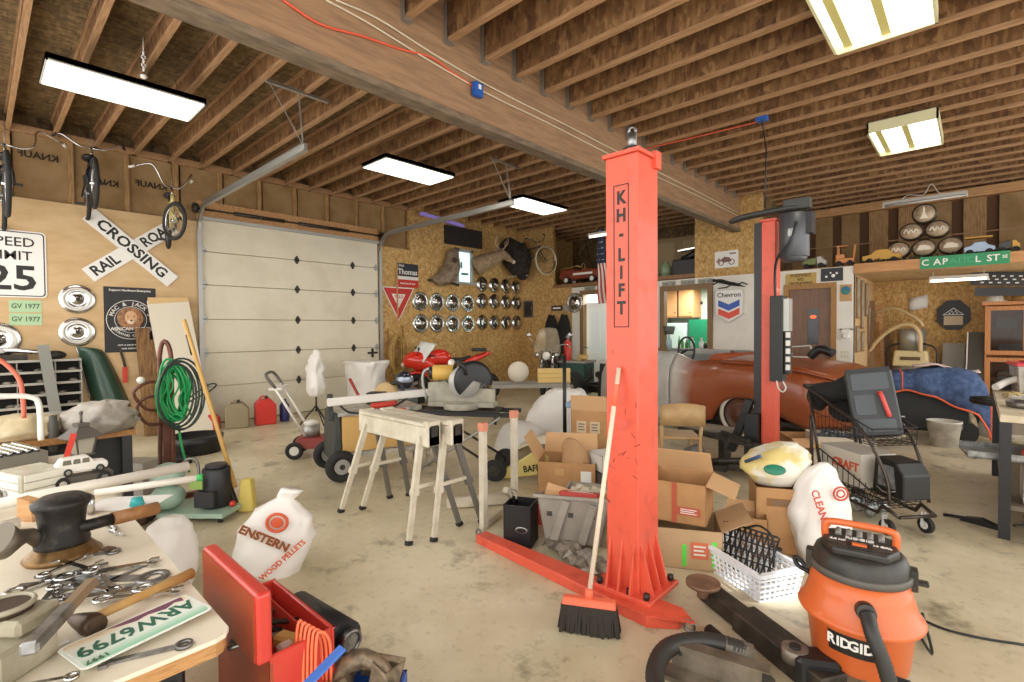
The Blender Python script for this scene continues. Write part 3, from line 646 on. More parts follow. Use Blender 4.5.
# three plates above the interior window
PLAS = mat('old_plate', 'a5a69a', .5, .2, col2='8b8c82', scale=10)
for i, (x, tx) in enumerate(((-4.74, 'ABC 128'), (-4.33, '473 KLB'), (-3.97, 'GEK 102'))):
    t = on_back('license_plate', f'{("left", "middle", "right")[i]} old plate in the row above the interior window', 'license plate', x, 2.39, 'plates above the interior window')
    b = MB(PLAS); b.prism(rrect(-.15, -.06, .15, .06, .012), -.006, 0); b.obj('panel', t); MB(mat('plate_ink2', '5b5d55', .5)).text(tx, .07, None, TR(0, -.006, 0), bold=.001).obj('lettering', t)
t = on_back('license_plate', 'old plate lettered GLB on the white wall above the open door', 'license plate', -6.72, 2.42); b = MB(PLAS); b.prism(rrect(-.15, -.06, .15, .06, .012), -.006, 0); b.obj('panel', t); MB(mat('plate_ink2')).text('GLB 7', .08, None, TR(0, -.006, 0), bold=.001).obj('lettering', t)
# by door_3
t = on_back('no_trespassing_sign', 'yellow wooden sign reading positively no trespassing above the brown door', 'sign', -2.28, 2.30)
b = MB(mat('sign_yellow', 'b89a55', .6)); b.box(-.24, -.015, -.11, .24, 0, .11); b.obj('panel', t); l = MB(mat('sign_brown', '4b3518', .6))
for k, s in enumerate(('POSITIVELY', 'NO', 'TRESPASSING')): l.text(s, .07, None, TR(0, -.016, .07 - .07 * k), bold=.002, sx=.9)
l.obj('lettering', t)
t = on_back('dark_photograph', 'black and white photograph above the brown door', 'picture', -1.81, 2.35); b = MB(mat('photo_black', '15161a', .4)); b.box(-.16, -.012, -.11, .16, 0, .11); b.obj('sheet', t)
b = MB(SIGNW)
for x, z, r in ((-.08, -.03, .02), (0.02, -.02, .03), (.07, .02, .02), (-.02, .03, .015)): b.ball((x, -.012, z), r, n=8, sc=(1, .1, 1))
b.obj('bright_spots', t)
t = on_back('round_badge', 'tan square plaque with a round blue green badge right of the brown door', 'plaque', -1.61, 2.03)
b = MB(mat('badge_tan', 'b99563', .6)); b.box(-.085, -.01, -.14, .085, 0, .14); b.obj('board', t); b = MB(mat('badge_blue', '2c6f86', .5)); b.ball((0, -.011, .04), .07, n=16, sc=(1, .08, 1)); b.prism([(-.06, .03), (.06, .03), (.03, .0), (-.03, 0)], -.02, -.012, SIGNG); b.obj('badge', t)
t = on_back('intercom', 'white round wall sounder box beside the brown door', 'wall device', -1.6, 1.33); b = MB(PLASW); b.prism(rrect(-.06, -.09, .06, .09, .02), -.04, 0); b.cyl((0, -.04, -.02), (0, -.06, -.02), .055, .04); b.obj('body', t); MB(mat('grey_dark', '55534e')).box(-.09, -.03, .08, .09, 0, .1).obj('cap', t)
t = on_back('switch_plate', 'pale double switch plate under the wall sounder', 'switch', -1.62, 1.0); MB(mat('ivory', 'cfc8b4')).box(-.06, -.008, -.06, .06, 0, .06).obj('plate', t); [MB(PLASW).box(x - .01, -.014, -.02, x + .01, -.008, .02).obj('toggle', t) for x in (-.025, .025)]
# street sign on the fascia
t = on_back('street_sign', 'long green street sign reading Capitol St fixed to the loft edge', 'sign', -.155, 2.425, y=YB - .032)
b = MB(SIGNG); b.box(-.49, -.006, -.09, .49, 0, .09); b.obj('panel', t); l = MB(SIGNW)
for s, x in (('C', -.43), ('A', -.29), ('P', -.20), ('L', .16), ('S', .28), ('T', .35)): l.text(s, .13, SIGNW, TR(x, -.006, 0), bold=.002)
for s, x in (('A', -.11), ('I', -.04), ('T', .02), ('O', .09)): l.text(s, .13, mat('faded_green', '3f9d6c', .5), TR(x, -.006, 0), bold=.001)
l.text('SE', .06, SIGNW, TR(.44, -.006, .01), bold=.001); l.obj('lettering', t)
# octagonal flag case in the alcove, paper
t = thing('flag_case', 'black octagonal case with a folded flag and badges on the alcove wall', 'display case', (-.31, 12.09, 1.66))
oc = lambda r: [(r * math.cos(rad(22.5 + 45 * k)) * 1.02, r * math.sin(rad(22.5 + 45 * k)) * 1.2) for k in range(8)]
b = MB(INKB); b.prism(oc(.24), -.06, 0); b.obj('frame', t); b = MB(SIGNW); b.prism([(-.13, -.18), (.13, -.18), (.13, -.02), (-.13, -.02)], -.064, -.06, mat('tan_card', 'bfa98a')); b.prism([(-.15, .0), (.15, .0), (0, .13)], -.066, -.06, SIGNW); b.prism([(-.125, .01), (.125, .01), (0, .115)], -.07, -.066, mat('navy')); b.obj('flag_and_card', t)
b = MB(SIGNW)
for x, z in ((-.05, .03), (.05, .03), (0, .03), (-.02, .06), (.03, .06)): b.ball((x, -.07, z), .012, n=6)
b.obj('stars', t)
t = thing('paper_map', 'crumpled white paper pinned to the alcove wall left of the octagonal case', 'paper', (-.80, 12.09, 1.85)); b = MB(SIGNW); b.grid([[(-.14 + .09 * i, -.01 - .02 * ((i + j) % 2), -.1 + .08 * j + .02 * i) for j in range(4)] for i in range(4)]); b.obj('paper', t, solid=.002)
# framed pictures on the alcove side wall
for i, (y, z, w, h) in enumerate(((10.25, 1.95, .3, .7), (10.7, 1.85, .28, .85), (11.15, 1.95, .3, .6), (10.25, 1.25, .3, .45), (10.75, 1.2, .3, .35), (11.5, 1.5, .3, .7))):
    t = thing('framed_picture', f'narrow framed picture on the alcove side wall, {["upper nearest", "tall second", "upper third", "lower nearest", "lower second", "farthest"][i]} one', 'picture', (-1.493, y, z), PI / 2, 'frames on the alcove side wall')
    b = MB(TR and tw); b.box(-w / 2, -.02, -h / 2, w / 2, 0, h / 2); b.obj('frame', t); MB(mat('picture_mount', 'b5ab98', .5, col2='7d7364', scale=5)).box(-w / 2 + .03, -.024, -h / 2 + .03, w / 2 - .03, -.02, h / 2 - .03).obj('print', t)

# ---------------------------------------------------------------- bicycles hung high on the left wall
def bicycle(name, label, fm, r=.32, wb=.95, bars='bmx', steer=0.0, lean=0.0, tire=None):
    t = thing(name, label, 'bicycle', group='bicycles hung above the garage wall')
    def wheel(x, st=0):
        T = TR(x, 0, r, rz=st)
        w = MB(tire or RUBBER); w.torus((0, 0, 0), r - .02, .024, 'y', 30, 8, T=T); o = w.obj('wheel', t)
        m = MB(CHROME); m.torus((0, 0, 0), r - .05, .009, 'y', 30, 5, T=T); m.cyl(T @ Vector((0, -.045, 0)), T @ Vector((0, .045, 0)), .018, n=8)
        for k in range(16): a = 2 * PI * k / 16; m.cyl(T @ Vector((0, .02 * (-1) ** k, 0)), T @ Vector(((r - .05) * math.cos(a), 0, (r - .05) * math.sin(a))), .0018, n=3)
        m.obj('rim', o)
    wheel(-wb / 2); wheel(wb / 2, steer)
    hx, hz = wb / 2 - .16, r + .36; bbx, bbz = -.04, r - .03; sx, sz = -.16, r + .42
    f = MB(fm); f.cyl((hx, 0, hz - .12), (hx - .03, 0, hz + .03), .024, n=10)
    f.cyl((hx, 0, hz - .1), (bbx, 0, bbz), .018, n=8).cyl((hx - .02, 0, hz), (sx + .02, 0, sz - .12), .016, n=8).cyl((bbx, 0, bbz), (sx, 0, sz - .06), .016, n=8)
    for s in (-1, 1): f.cyl((bbx, s * .02, bbz), (-wb / 2, s * .055, r), .011, n=6).cyl((sx + .02, s * .015, sz - .14), (-wb / 2, s * .055, r), .009, n=6)
    f.obj('frame', t)
    T = TR(hx - .03, 0, 0, rz=steer); F = MB(fm)
    for s in (-1, 1): F.tube([T @ Vector((.02, s * .03, hz - .13)), T @ Vector((.03, s * .055, hz - .18)), T @ Vector((.19, s * .055, r))], .012, 6)
    F.obj('fork', t)
    h = MB(CHROME); h.cyl(T @ Vector((-.0, 0, hz)), T @ Vector((-.02, 0, hz + .12)), .014, n=8)
    if bars == 'high': L_ = [(-.02, 0, .12), (0, .10, .13), (.03, .2, .28), (0, .26, .36), (-.16, .36, .33)]
    elif bars == 'wide': L_ = [(-.02, 0, .12), (0, .14, .10), (0, .24, .16), (-.03, .28, .34), (-.12, .50, .28)]
    else: L_ = [(-.02, 0, .12), (0, .12, .12), (-.03, .26, .22), (-.10, .32, .24)]
    for s in (-1, 1): h.tube(smoothpath([T @ Vector((p[0], s * p[1], hz + p[2])) for p in L_], 4), .011, 7)
    h.obj('handlebar', t)
    for s in (-1, 1):
        e, e2 = L_[-1], L_[-2]; MB(PLASW if bars != 'bmx' else BLACK).cyl(T @ Vector((e[0], s * e[1], hz + e[2])), T @ Vector((e[0] - .08, s * (e[1] + .03), hz + e[2] - .01)), .016, n=8).obj('grip', t)
    s_ = MB(BLACK); s_.ball((sx - .04, 0, sz + .04), .12, n=12, sc=(1.1, .6, .35)); s_.cyl((sx, 0, sz - .1), (sx, 0, sz + .02), .012, n=6); s_.obj('saddle', t)
    p = MB(STEEL); p.cyl((bbx, -.05, bbz), (bbx, .05, bbz), .02, n=8); p.torus((bbx, -.045, bbz), .08, .007, n=16, k=4)
    p.bar((bbx, -.06, bbz), (bbx + .05, -.06, bbz - .16), .015, .02).bar((bbx, .06, bbz), (bbx - .05, .06, bbz + .16), .015, .02); p.obj('crank', t)
    for s, dx, dz in ((-1, .05, -.16), (1, -.05, .16)): MB(BLACK).box(bbx + dx - .04, s * .11 - .045, bbz + dz - .012, bbx + dx + .04, s * .11 + .045, bbz + dz + .012).obj('pedal', t)
    k = MB(STEEL); k.tube([(hx - .1, 0, hz), (hx - .1, 0, hz + .5)], .004, 5); k.obj('hanging_hook', t)
    return t
YB_ = mat('bike_cream', 'c9b878', .45, .2)
p = onx(8, 217, -7.75); a = bicycle('bicycle', 'dark bicycle with wide chrome bars at the left photo edge, hung high', mat('bike_black', '1c1c1e', .35, .2), .36, 1.0, 'wide'); a.location = (-8.25, p.y, p.z - .0)
p = onx(97, 209, -7.9); a = bicycle('bicycle', 'dark blue small bicycle with low bars, middle of the three hung high', mat('bike_blue', '16182c', .35, .2), .31, .85, 'bmx'); a.location = (-8.33, p.y, p.z); a.rotation_euler = (0, 0, -.04)
p = onx(182, 241, -7.7); a = bicycle('bicycle', 'cream bicycle with turned front wheel hung beside the garage door track', YB_, .25, .85, 'high', steer=.42); a.location = (-8.12, p.y - .02, p.z - .0); a.rotation_euler = (0, 0, -.14)
# bicycle hanging at the far corner
a = bicycle('bicycle', 'pale wheeled old bicycle hanging in the far corner above the plaque', mat('bike_grey', '4a443c', .5, .3), .36, 1.0, 'bmx', steer=1.15, tire=mat('tire_cream', 'b9a98c', .7)); a.location = (-8.3, 9.55, 2.80); a.rotation_euler = (0, 0, .25)
# ================================================================= two-post lift
def lift_post(name, label, x0, y0, w, d, h):
    t = thing(name, label, 'lift post', (x0 + w / 2, y0, 0))
    b = MB(LIFTRED); hw = w / 2
    b.prism([(-hw, 0), (hw, 0), (hw, d), (hw - .05, d), (hw - .05, d - .012), (hw - .012, d - .012), (hw - .012, .012), (-hw + .012, .012), (-hw + .012, d - .012), (-hw + .05, d - .012), (-hw + .05, d), (-hw, d)], .02, h, axis='z')
    b.obj('column', t, bevel=.006)
    b = MB(LIFTRED); b.box(-hw - .012, -.012, h, hw + .012, d + .012, h + .02); b.obj('cap', t)
    return t
t = lift_post('lift_post', 'near red lift post with vertical black letters and a broom leaning on it', -1.452, 2.30, .19, .22, 2.35)
hw = .095
b = MB(LIFTRED); b.box(-hw - .07, -.05, .06, hw + .09, .28, .085)
b.obj('base_plate', t, bevel=.004)
for x in (-.07, .0, .07):
    MB(LIFTRED).prism([(-.05, 0), (0, 0), (0, .26)], -.006, .006, T=TR(x, 0, .085, rz=PI / 2)).obj('gusset', t)
for y in (.03, .11, .19):
    MB(LIFTRED).prism([(0, 0), (.07, 0), (0, .26)], -.006, .006, T=TR(hw, y, .085)).obj('gusset', t)
for x, y in ((-.12, -.03), (.15, -.02), (.15, .25), (.06, -.03)): MB(DKSTEEL).cyl((x, y, .085), (x, y, .115), .016, n=6).obj('bolt', t)
b = MB(LIFTRED); b.prism([(-1.13, 0), (-1.13, .09), (.32, .05), (.32, -.02), (.2, -.11), (-.1, -.09)], 0, .06, axis='z'); b.obj('base_leg', t, bevel=.004)
MB(LIFTRED).prism([(.05, -.12), (.22, -.11), (.40, -.02), (.30, .06), (.1, .06)], .06, .068, axis='z').obj('base_tongue', t)
MB(STEEL).torus((-1.15, .045, .05), .025, .008, 'y', 12, 6).obj('eye_bolt', t); MB(STEEL).torus((.37, -.02, .04), .025, .008, 'y', 12, 6).obj('eye_bolt', t)
l = MB(INKB)
for i, s in enumerate(('K', 'H', '-', 'L', 'I', 'F', 'T')): l.text(s, .092, INKB, TR(.0, 0, 2.13 - .092 * i - (.02 if i > 2 else 0)), bold=.004, sx=.85)
for q in ((-.045, 1.46, -.040, 2.20), (.040, 1.46, .045, 2.20), (-.045, 1.46, .045, 1.465), (-.045, 2.195, .045, 2.20)): l.box(q[0], -.002, q[1], q[2], 0, q[3])
l.obj('lettering', t)
b = MB(STEEL); b.cyl((.02, .08, 2.37), (.02, .08, 2.40), .05, n=16); b.cyl((.02, .08, 2.40), (.02, .08, 2.48), .025, n=12); b.torus((.02, .08, 2.49), .02, .008, 'y', 12, 6); b.obj('screw_end', t)
MB(LIFTRED).box(-.03, .05, 2.37, .07, .11, 2.39).box(.075, .16, 2.30, .115, .22, 2.39).obj('top_bracket', t)
b = MB(mat('scratch', '8f3624', .7)); rs = random.Random(3)
for i in range(16):
    x = rs.uniform(-.09, .09); z = rs.choice([rs.uniform(1.15, 1.35), rs.uniform(.5, 1.2), rs.uniform(.5, .9)]); a = rs.uniform(-.9, .9); ln = rs.uniform(.01, .035)
    b.bar((x - ln * math.sin(a), -.0006, z), (x + ln * math.sin(a), -.0006, z + ln * math.cos(a)), rs.uniform(.002, .006), .001, up=(0, 1, 0))
o = b.obj('scratches', t)

t = lift_post('lift_post', 'far red lift post with motor on top and black sliding carriage', -1.525, 5.18, .125, .16, 2.47)
MB(LIFTRED).box(-.12, -.08, 0, .2, .3, .02).obj('base_plate', t)
for y in (.03, .09): MB(LIFTRED).prism([(0, 0), (.05, 0), (0, .2)], -.005, .005, T=TR(.0625, y, .02)).obj('gusset', t)
b = MB(BLACK); b.box(-.135, .02, .5, -.065, .1, 2.47); b.obj('side_channel', t)
b = MB(mat('lift_grey', '3f403e', .45, .3)); b.tube(smoothpath([(-.34, -.05, 2.5), (-.2, -.05, 2.53), (.1, -.05, 2.545), (.35, -.05, 2.55)], 4), [.035, .05, .055, .06, .06, .06, .06, .06, .06, .06, .05, .045, .04], 10, sq=(1, .5)); b.box(.15, -.09, 2.53, .36, .02, 2.62); b.obj('top_arm', t)
b = MB(mat('motor_grey', '54565a', .4, .4)); b.cyl((.22, .0, 2.10), (.22, 0, 2.50), .125, n=24); b.cyl((.22, 0, 2.06), (.22, 0, 2.12), .09, .12, n=20); b.box(.3, -.06, 2.3, .38, .06, 2.5, BLACK); b.obj('motor', t, bevel=.004)
MB(STEEL).box(.20, -.135, 2.28, .25, -.12, 2.35).obj('motor_plate', t)
MB(BLACK).tube(smoothpath([(.27, -.14, 2.4), (.24, -.18, 2.25), (.12, -.14, 2.1), (.08, -.08, 1.95), (.08, -.06, 1.7)], 4), .012, 7).obj('cable', t)
b = MB(mat('carriage', '22231f', .5)); b.box(.04, -.10, .95, .15, .06, 1.75); b.box(.15, -.06, 1.02, .20, .02, 1.42); b.obj('carriage', t, bevel=.006)
for k in range(5): MB(PLASW).box(.17, -.072, 1.06 + .075 * k, .205, -.055, 1.11 + .075 * k).obj('button', t)
MB(GALV).box(.15, -.08, 1.42, .2, .03, 1.72).obj('plate', t)
MB(PLASW).tube(smoothpath([(.1, -.09, .97), (.12, -.12, .9), (.16, -.12, .86), (.18, -.1, .9), (.15, -.09, .96)], 4), .006, 6).obj('cord_loop', t)
b = MB(BLACK); b.bar((-.34, .0, .22), (-.16, .0, .75), .08, .07); b.box(-.2, -.06, .1, -.07, .1, .62); b.obj('lock_arm', t, bevel=.004)
b = MB(DKSTEEL); b.bar((-.85, -.1, .40), (.05, -.16, .33), .05, .05).bar((-.4, -.1, .41), (-.1, -.22, .38), .04, .04); b.obj('swing_arm', t, bevel=.004)
b = MB(DKSTEEL); b.bar((-.95, -.30, .07), (-.3, -.22, .09), .10, .06).bar((-.35, -.18, .1), (-.05, -.05, .1), .1, .07).tube(smoothpath([(-.5, -.2, .12), (-.3, -.25, .17), (-.08, -.1, .18)], 4), .03, 8); b.obj('swing_arm', t, bevel=.004)
MB(mat('pad_grey', '6c6a66', .7)).cyl((-.60, -.22, .14), (-.66, -.2, .24), .1, n=20).obj('lift_pad', t)
MB(mat('pad_grey')).cyl((-.9, -.3, .1), (-.9, -.3, .14), .07, n=16).obj('lift_pad', t)
t = thing('hanging_cable', 'thin cable dropping from the blue ceiling box to the far lift post motor', 'cable', (-1.50, 5.2, 2.60)); jb = onz(762, 121, 3.84); MB(BLACK).tube([(0, 0, 0), (-.02, .1, .6), jb - Vector((-1.50, 5.2, 2.60))], .006, 6).obj('cable', t)
t = thing('junction_box', 'small blue box on the right joists above the far lift post', 'electrical box', onz(762, 121, 3.84)); MB(mat('box_blue', '2458a8', .4)).box(-.06, -.05, 0, .06, .05, .05).obj('box', t, bevel=.004)
t = thing('junction_box', 'small blue box screwed to the side of the main beam', 'electrical box', (-3.30, 3.10, 3.60)); b = MB(mat('box_blue')); b.box(0, -.05, -.07, .05, .05, .05); b.obj('box', t, bevel=.004); MB(SIGNW).box(.05, -.012, -.01, .054, .02, .03).obj('cover', t)
# wires along the beam
def wire(name, label, pts, r, m, cat='cable', group=None):
    t = thing(name, label, cat, group=group); MB(m).tube(smoothpath(pts, 5), r, 6).obj(name, t); return t
def beam_pt(u, v): return onx(u, v, -3.30)
wire('cable', 'orange cord sagging along the main beam to the blue box', [beam_pt(*p) for p in ((283, 0), (320, 24), (362, 36), (400, 49), (430, 57), (452, 72), (476, 88))], .009, mat('cord_orange', 'd8583a', .5))
wire('cable', 'upper pale wire running the length of the main beam', [beam_pt(*p) for p in ((336, 0), (380, 20), (440, 58), (500, 92), (560, 122), (620, 153), (700, 193), (738, 213))], .007, mat('wire_white', 'cfc4a8', .5), group=None)
wire('cable', 'lower pale wire running the length of the main beam', [beam_pt(*p) for p in ((326, 0), (370, 24), (430, 61), (490, 95), (550, 124), (615, 157), (700, 197), (738, 216))], .007, mat('wire_white'))
wire('cable', 'orange cord stapled across the right joists to the blue box', [onz(*q, 3.87) for q in ((600, 158), (640, 150), (700, 136), (757, 122))], .008, mat('cord_orange'))

# ================================================================= unfinished car
RW, FWp = Vector((-2.25, 6.70, 0)), Vector((-5.50, 7.42, 0)); cdv = (FWp - RW).normalized(); cn = Vector((cdv.y, -cdv.x, 0))
car = thing('car', 'roofless old coupe body in grey primer and rusty brown without front fenders', 'car', RW, math.atan2(cdv.y, cdv.x))
CM = Matrix.Translation(RW) @ Matrix.Rotation(math.atan2(cdv.y, cdv.x), 4, 'Z'); CI = CM.inverted()
def carpt(u, v, off=0.0):
    d = _F2 * FOC + _R3 * (u - 512) + _U3 * (341 - v); o = Vector((0, 0, CAMH)); n = Vector((-cdv.y, cdv.x, 0)); n = n if n.y < 0 else -n
    t = ((RW + n * off) - o).dot(n) / d.dot(n); p = CI @ (o + d * t); return (p.x, p.z)
PRIM = mat('primer_grey', 'b9b8b2', .5, col2='a8a69e', scale=3); BRN = mat('rust_brown', '8f4825', .36, col2='7a3a1a', scale=2.5, coat=.35, bump=.02)
WBC = 1.62
QP = bpy.data.materials.new('quarter_paint'); QP.use_nodes = True; nt = QP.node_tree; pb_ = nt.nodes['Principled BSDF']; pb_.inputs['Roughness'].default_value = .36; pb_.inputs['Coat Weight'].default_value = .3
tc = nt.nodes.new('ShaderNodeTexCoord'); sx_ = nt.nodes.new('ShaderNodeSeparateXYZ'); nz = nt.nodes.new('ShaderNodeTexNoise'); nz.inputs['Scale'].default_value = 4; nz.inputs['Detail'].default_value = 5
ad = nt.nodes.new('ShaderNodeMath'); ad.operation = 'MULTIPLY_ADD'; ad.inputs[1].default_value = .35; mrr = nt.nodes.new('ShaderNodeMapRange'); mxx = nt.nodes.new('ShaderNodeMix'); mxx.data_type = 'RGBA'
nt.links.new(tc.outputs['Object'], sx_.inputs[0]); nt.links.new(tc.outputs['Object'], nz.inputs['Vector']); nt.links.new(nz.outputs['Fac'], ad.inputs[0]); nt.links.new(sx_.outputs[0], ad.inputs[2]); nt.links.new(ad.outputs[0], mrr.inputs[0]); nt.links.new(mrr.outputs[0], mxx.inputs[0]); nt.links.new(mxx.outputs[2], pb_.inputs['Base Color'])
mxx.inputs[6].default_value = rgb('914a27'); mxx.inputs[7].default_value = rgb('b9b4ac')
upper = [carpt(597, 362), carpt(600, 355), carpt(640, 352), carpt(672, 353), carpt(688, 361), carpt(720, 360), carpt(760, 362), carpt(800, 369), carpt(828, 378), carpt(850, 392)]
lower = [carpt(597, 424), carpt(625, 426), carpt(672, 423), carpt(700, 421), carpt(713, 419), carpt(716, 409), carpt(722, 402), carpt(732, 398), carpt(748, 399), carpt(762, 405), carpt(780, 417), carpt(806, 430), carpt(828, 433), carpt(850, 431)]
def interp(pl, s):
    q = sorted(pl)
    if s <= q[0][0]: return q[0][1]
    for a, b_ in zip(q, q[1:]):
        if a[0] <= s <= b_[0]: return a[1] + (b_[1] - a[1]) * (s - a[0]) / max(1e-6, b_[0] - a[0])
    return q[-1][1]
smax, smin = upper[0][0], upper[-1][0]; sdoor = carpt(672, 390)[0]
def side(s0, s1, y_out, sgn, m, n=40):
    b = MB(m); O = []; I = []
    for i in range(n + 1):
        s = s0 + (s1 - s0) * i / n; zt, zb = interp(upper, s), interp(lower, s); ro, ri = [], []
        tail = max(0, (smin + .5 - s)) ** 1.5 * 1.1; nose = max(0, s - (smax - .35)) * .45
        for j in range(11):
            f = j / 10; z = zb + (zt - zb) * f; bul = .07 * math.sin(PI * min(1, f * 1.05)) ** .7 - .10 * max(0, f - .8) / .2
            y = y_out + sgn * (bul - tail - nose); ro.append((s, y, z)); ri.append((s, y - sgn * .05, z))
        O.append(ro); I.append(ri[::-1])
    b.grid([a + c + [a[0]] for a, c in zip(O, I)])
    b.add(O[0] + I[0][::-1], [(j, j + 1, 12 + j, 11 + j) for j in range(10)], None); b.add(O[-1] + I[-1][::-1], [(j, j + 1, 12 + j, 11 + j) for j in range(10)], None)
    return b
side(sdoor + .01, smax, -.0, 1, PRIM).obj('door_panel', car)
side(smin, sdoor - .01, -.0, 1, QP).obj('quarter_panel', car)
side(sdoor + .01, smax, -WBC, -1, PRIM).obj('door_panel', car)
side(smin, sdoor - .01, -WBC, -1, BRN).obj('quarter_panel', car)
mrr.inputs[1].default_value = sdoor - .22; mrr.inputs[2].default_value = sdoor + .12
zc = interp(upper, smax)
b = MB(BLACK); b.box(smax - .05, -WBC + .12, .25, smax + .12, -.12, zc + .02, taper=.03); b.ball((smax + .12, -.9, zc - .1), .3, sc=(.5, 1, .8)); b.obj('firewall', car, bevel=.01)
b = MB(PRIM); b.box(smax - .45, -WBC + .05, zc - .03, smax + .02, -.05, zc + .03); b.obj('cowl', car, bevel=.02, seg=3)
b = MB(BRN); s0 = smin; P = []
for i in range(13):
    s = smin + (sdoor - .75 - smin) * i / 12; tl = max(0, (smin + .5 - s)) ** 1.5 * 1.1; P.append([(s, -tl - (WBC - 2 * tl) * j / 8, interp(upper, s) - .03 + .07 * math.sin(PI * j / 8)) for j in range(9)])
b.grid(P); b.obj('rear_deck', car, solid=.02)
b = MB(BRN)
b.grid([[(smin + .02 - .06 * math.sin(PI * j / 8), -.39 - (WBC - .78) * j / 8, .12 + (interp(upper, smin) - .15) * i / 5) for j in range(9)] for i in range(6)]); b.obj('tail_panel', car, solid=.02)
b = MB(mat('seat_brown', '9c4a26', .6)); b.tube([(sdoor - .55, -WBC + .25, .98), (sdoor - .55, -.25, .98)], .12, 12); b.obj('rear_seat', car)
b = MB(mat('inner_grey', '8e938f', .5)); b.box(sdoor - .7, -WBC + .06, .55, smax - .3, -WBC + .10, 1.09).box(sdoor - .3, -WBC + .05, 1.06, smax - .3, -WBC + .13, 1.10); b.obj('inner_side', car)
MB(DKSTEEL).box(smin + .2, -WBC + .1, .25, smax, -.1, .30).obj('floor_pan', car)
b = MB(BLACK); sw = carpt(658, 350)[0] - .1; b.torus((sw, -.55, 1.12), .2, .016, 'x', 26, 8); b.cyl((sw, -.55, 1.12), (sw + .4, -.55, .9), .02, n=8).bar((sw, -.73, 1.12), (sw, -.37, 1.12), .02, .03); b.obj('steering_wheel', car)
MB(BLACK).tube(smoothpath([(smax - .45, -.18, zc), (smax - .42, -.2, zc + .12), (smax - .50, -.22, zc + .3)], 4), .015, 8).obj('windshield_post', car)
def wheelset(s, y, r, w, label_white):
    b = MB(RUBBER); T = TR(s, y, r) @ Matrix.Rotation(PI / 2, 4, 'X')
    b.lathe([(r * .62, -w / 2), (r * .9, -w / 2 - .005), (r * .985, -w * .38), (r, -w * .2), (r, w * .2), (r * .985, w * .38), (r * .9, w / 2 + .005), (r * .62, w / 2), (r * .6, 0), (r * .62, -w / 2)], 36, T=T); o = b.obj('tire', car)
    d = -1
    if label_white:
        MB(mat('whitewall', 'cfc8b8', .6)).lathe([(r * .68, -w / 2 - .004), (r * .70, -w / 2 - .009), (r * .83, -w / 2 - .009), (r * .84, -w / 2 - .004)], 36, T=T).obj('whitewall_band', o)
        c = MB(mat('rim_brown', '5e3b2a', .45)); c.lathe([(r * .64, -w / 2 + .01), (r * .5, -w / 2 + .03), (r * .35, -w / 2 + .03), (r * .3, -w / 2), (.001, -w / 2 - .02)], 30, T=T); c.obj('rim', o)
    else:
        c = MB(CHROME); c.lathe([(r * .64, -w / 2 + .0), (r * .6, -w / 2 + .03), (r * .5, -w / 2 + .04), (r * .28, -w / 2 + .02), (r * .18, -w / 2 - .03), (.001, -w / 2 - .04)], 30, T=T)
        for k in range(12): a = 2 * PI * k / 12; c.bar(T @ Vector((r * .3 * math.cos(a), r * .3 * math.sin(a), -w / 2 + .015)), T @ Vector((r * .58 * math.cos(a), r * .58 * math.sin(a), -w / 2 + .02)), .03, .01, up=(0, 1, 0))
        c.obj('rim', o)
fx = (CI @ FWp).x
# local +y points to the camera, so the outer face of a wheel is at larger y: flip the lathe by mirroring s
def wheel_out(s, y, r, w, white): wheelset(s, y, r, w, white)
wheel_out(0, -.12, .33, .18, True); wheel_out(fx, -.08, .34, .24, False); wheel_out(0, -WBC + .2, .33, .18, True); wheel_out(fx, -WBC + .1, .34, .24, False)
b = MB(DKSTEEL); b.bar((smin + .2, -.55, .33), (fx + .45, -.55, .33), .08, .12).bar((smin + .2, -1.25, .33), (fx + .45, -1.25, .33), .08, .12).bar((fx + .4, -1.3, .33), (fx + .4, -.5, .33), .12, .1); b.cyl((fx, -1.6, .34), (fx, -.15, .34), .04, n=8).cyl((0, -1.6, .33), (0, -.15, .33), .05, n=8)
b.tube([(fx, -.25, .36), (fx - .1, -.5, .55), (fx, -.6, .7)], .03, 8).ball((fx - .25, -.75, .55), .16, sc=(1.2, 1, 1)); b.obj('chassis', car)
b = MB(DKSTEEL); b.box(fx - .75, -1.2, .45, fx - .25, -.6, .8, taper=.04).cyl((fx - .5, -.9, .8), (fx - .5, -.9, .9), .13, n=16).cyl((fx - .15, -1.2, .6), (fx - .15, -.6, .6), .06, n=10); b.obj('engine', car)
t = thing('salvaged_trim', 'black padded roll with a pale metal window frame lying on the car rear deck', 'car trim', CM @ Vector((carpt(812, 372)[0] + .15, -.45, 1.08)), math.atan2(cdv.y, cdv.x)); t.scale = (.75,) * 3
b = MB(BLACK); b.tube(smoothpath([(-.25, 0, .08), (-.1, 0, .14), (.0, 0, .12), (.1, 0, .02)], 4), .07, 10); b.obj('cushion', t)
b = MB(GALV); b.bar((.5, 0, .0), (.45, 0, .17), .02, .02).bar((.45, 0, .17), (.1, 0, .2), .02, .02).bar((.1, 0, .2), (.05, 0, .0), .02, .02).bar((.5, 0, 0.01), (.05, 0, 0.01), .02, .02); b.obj('frame', t)

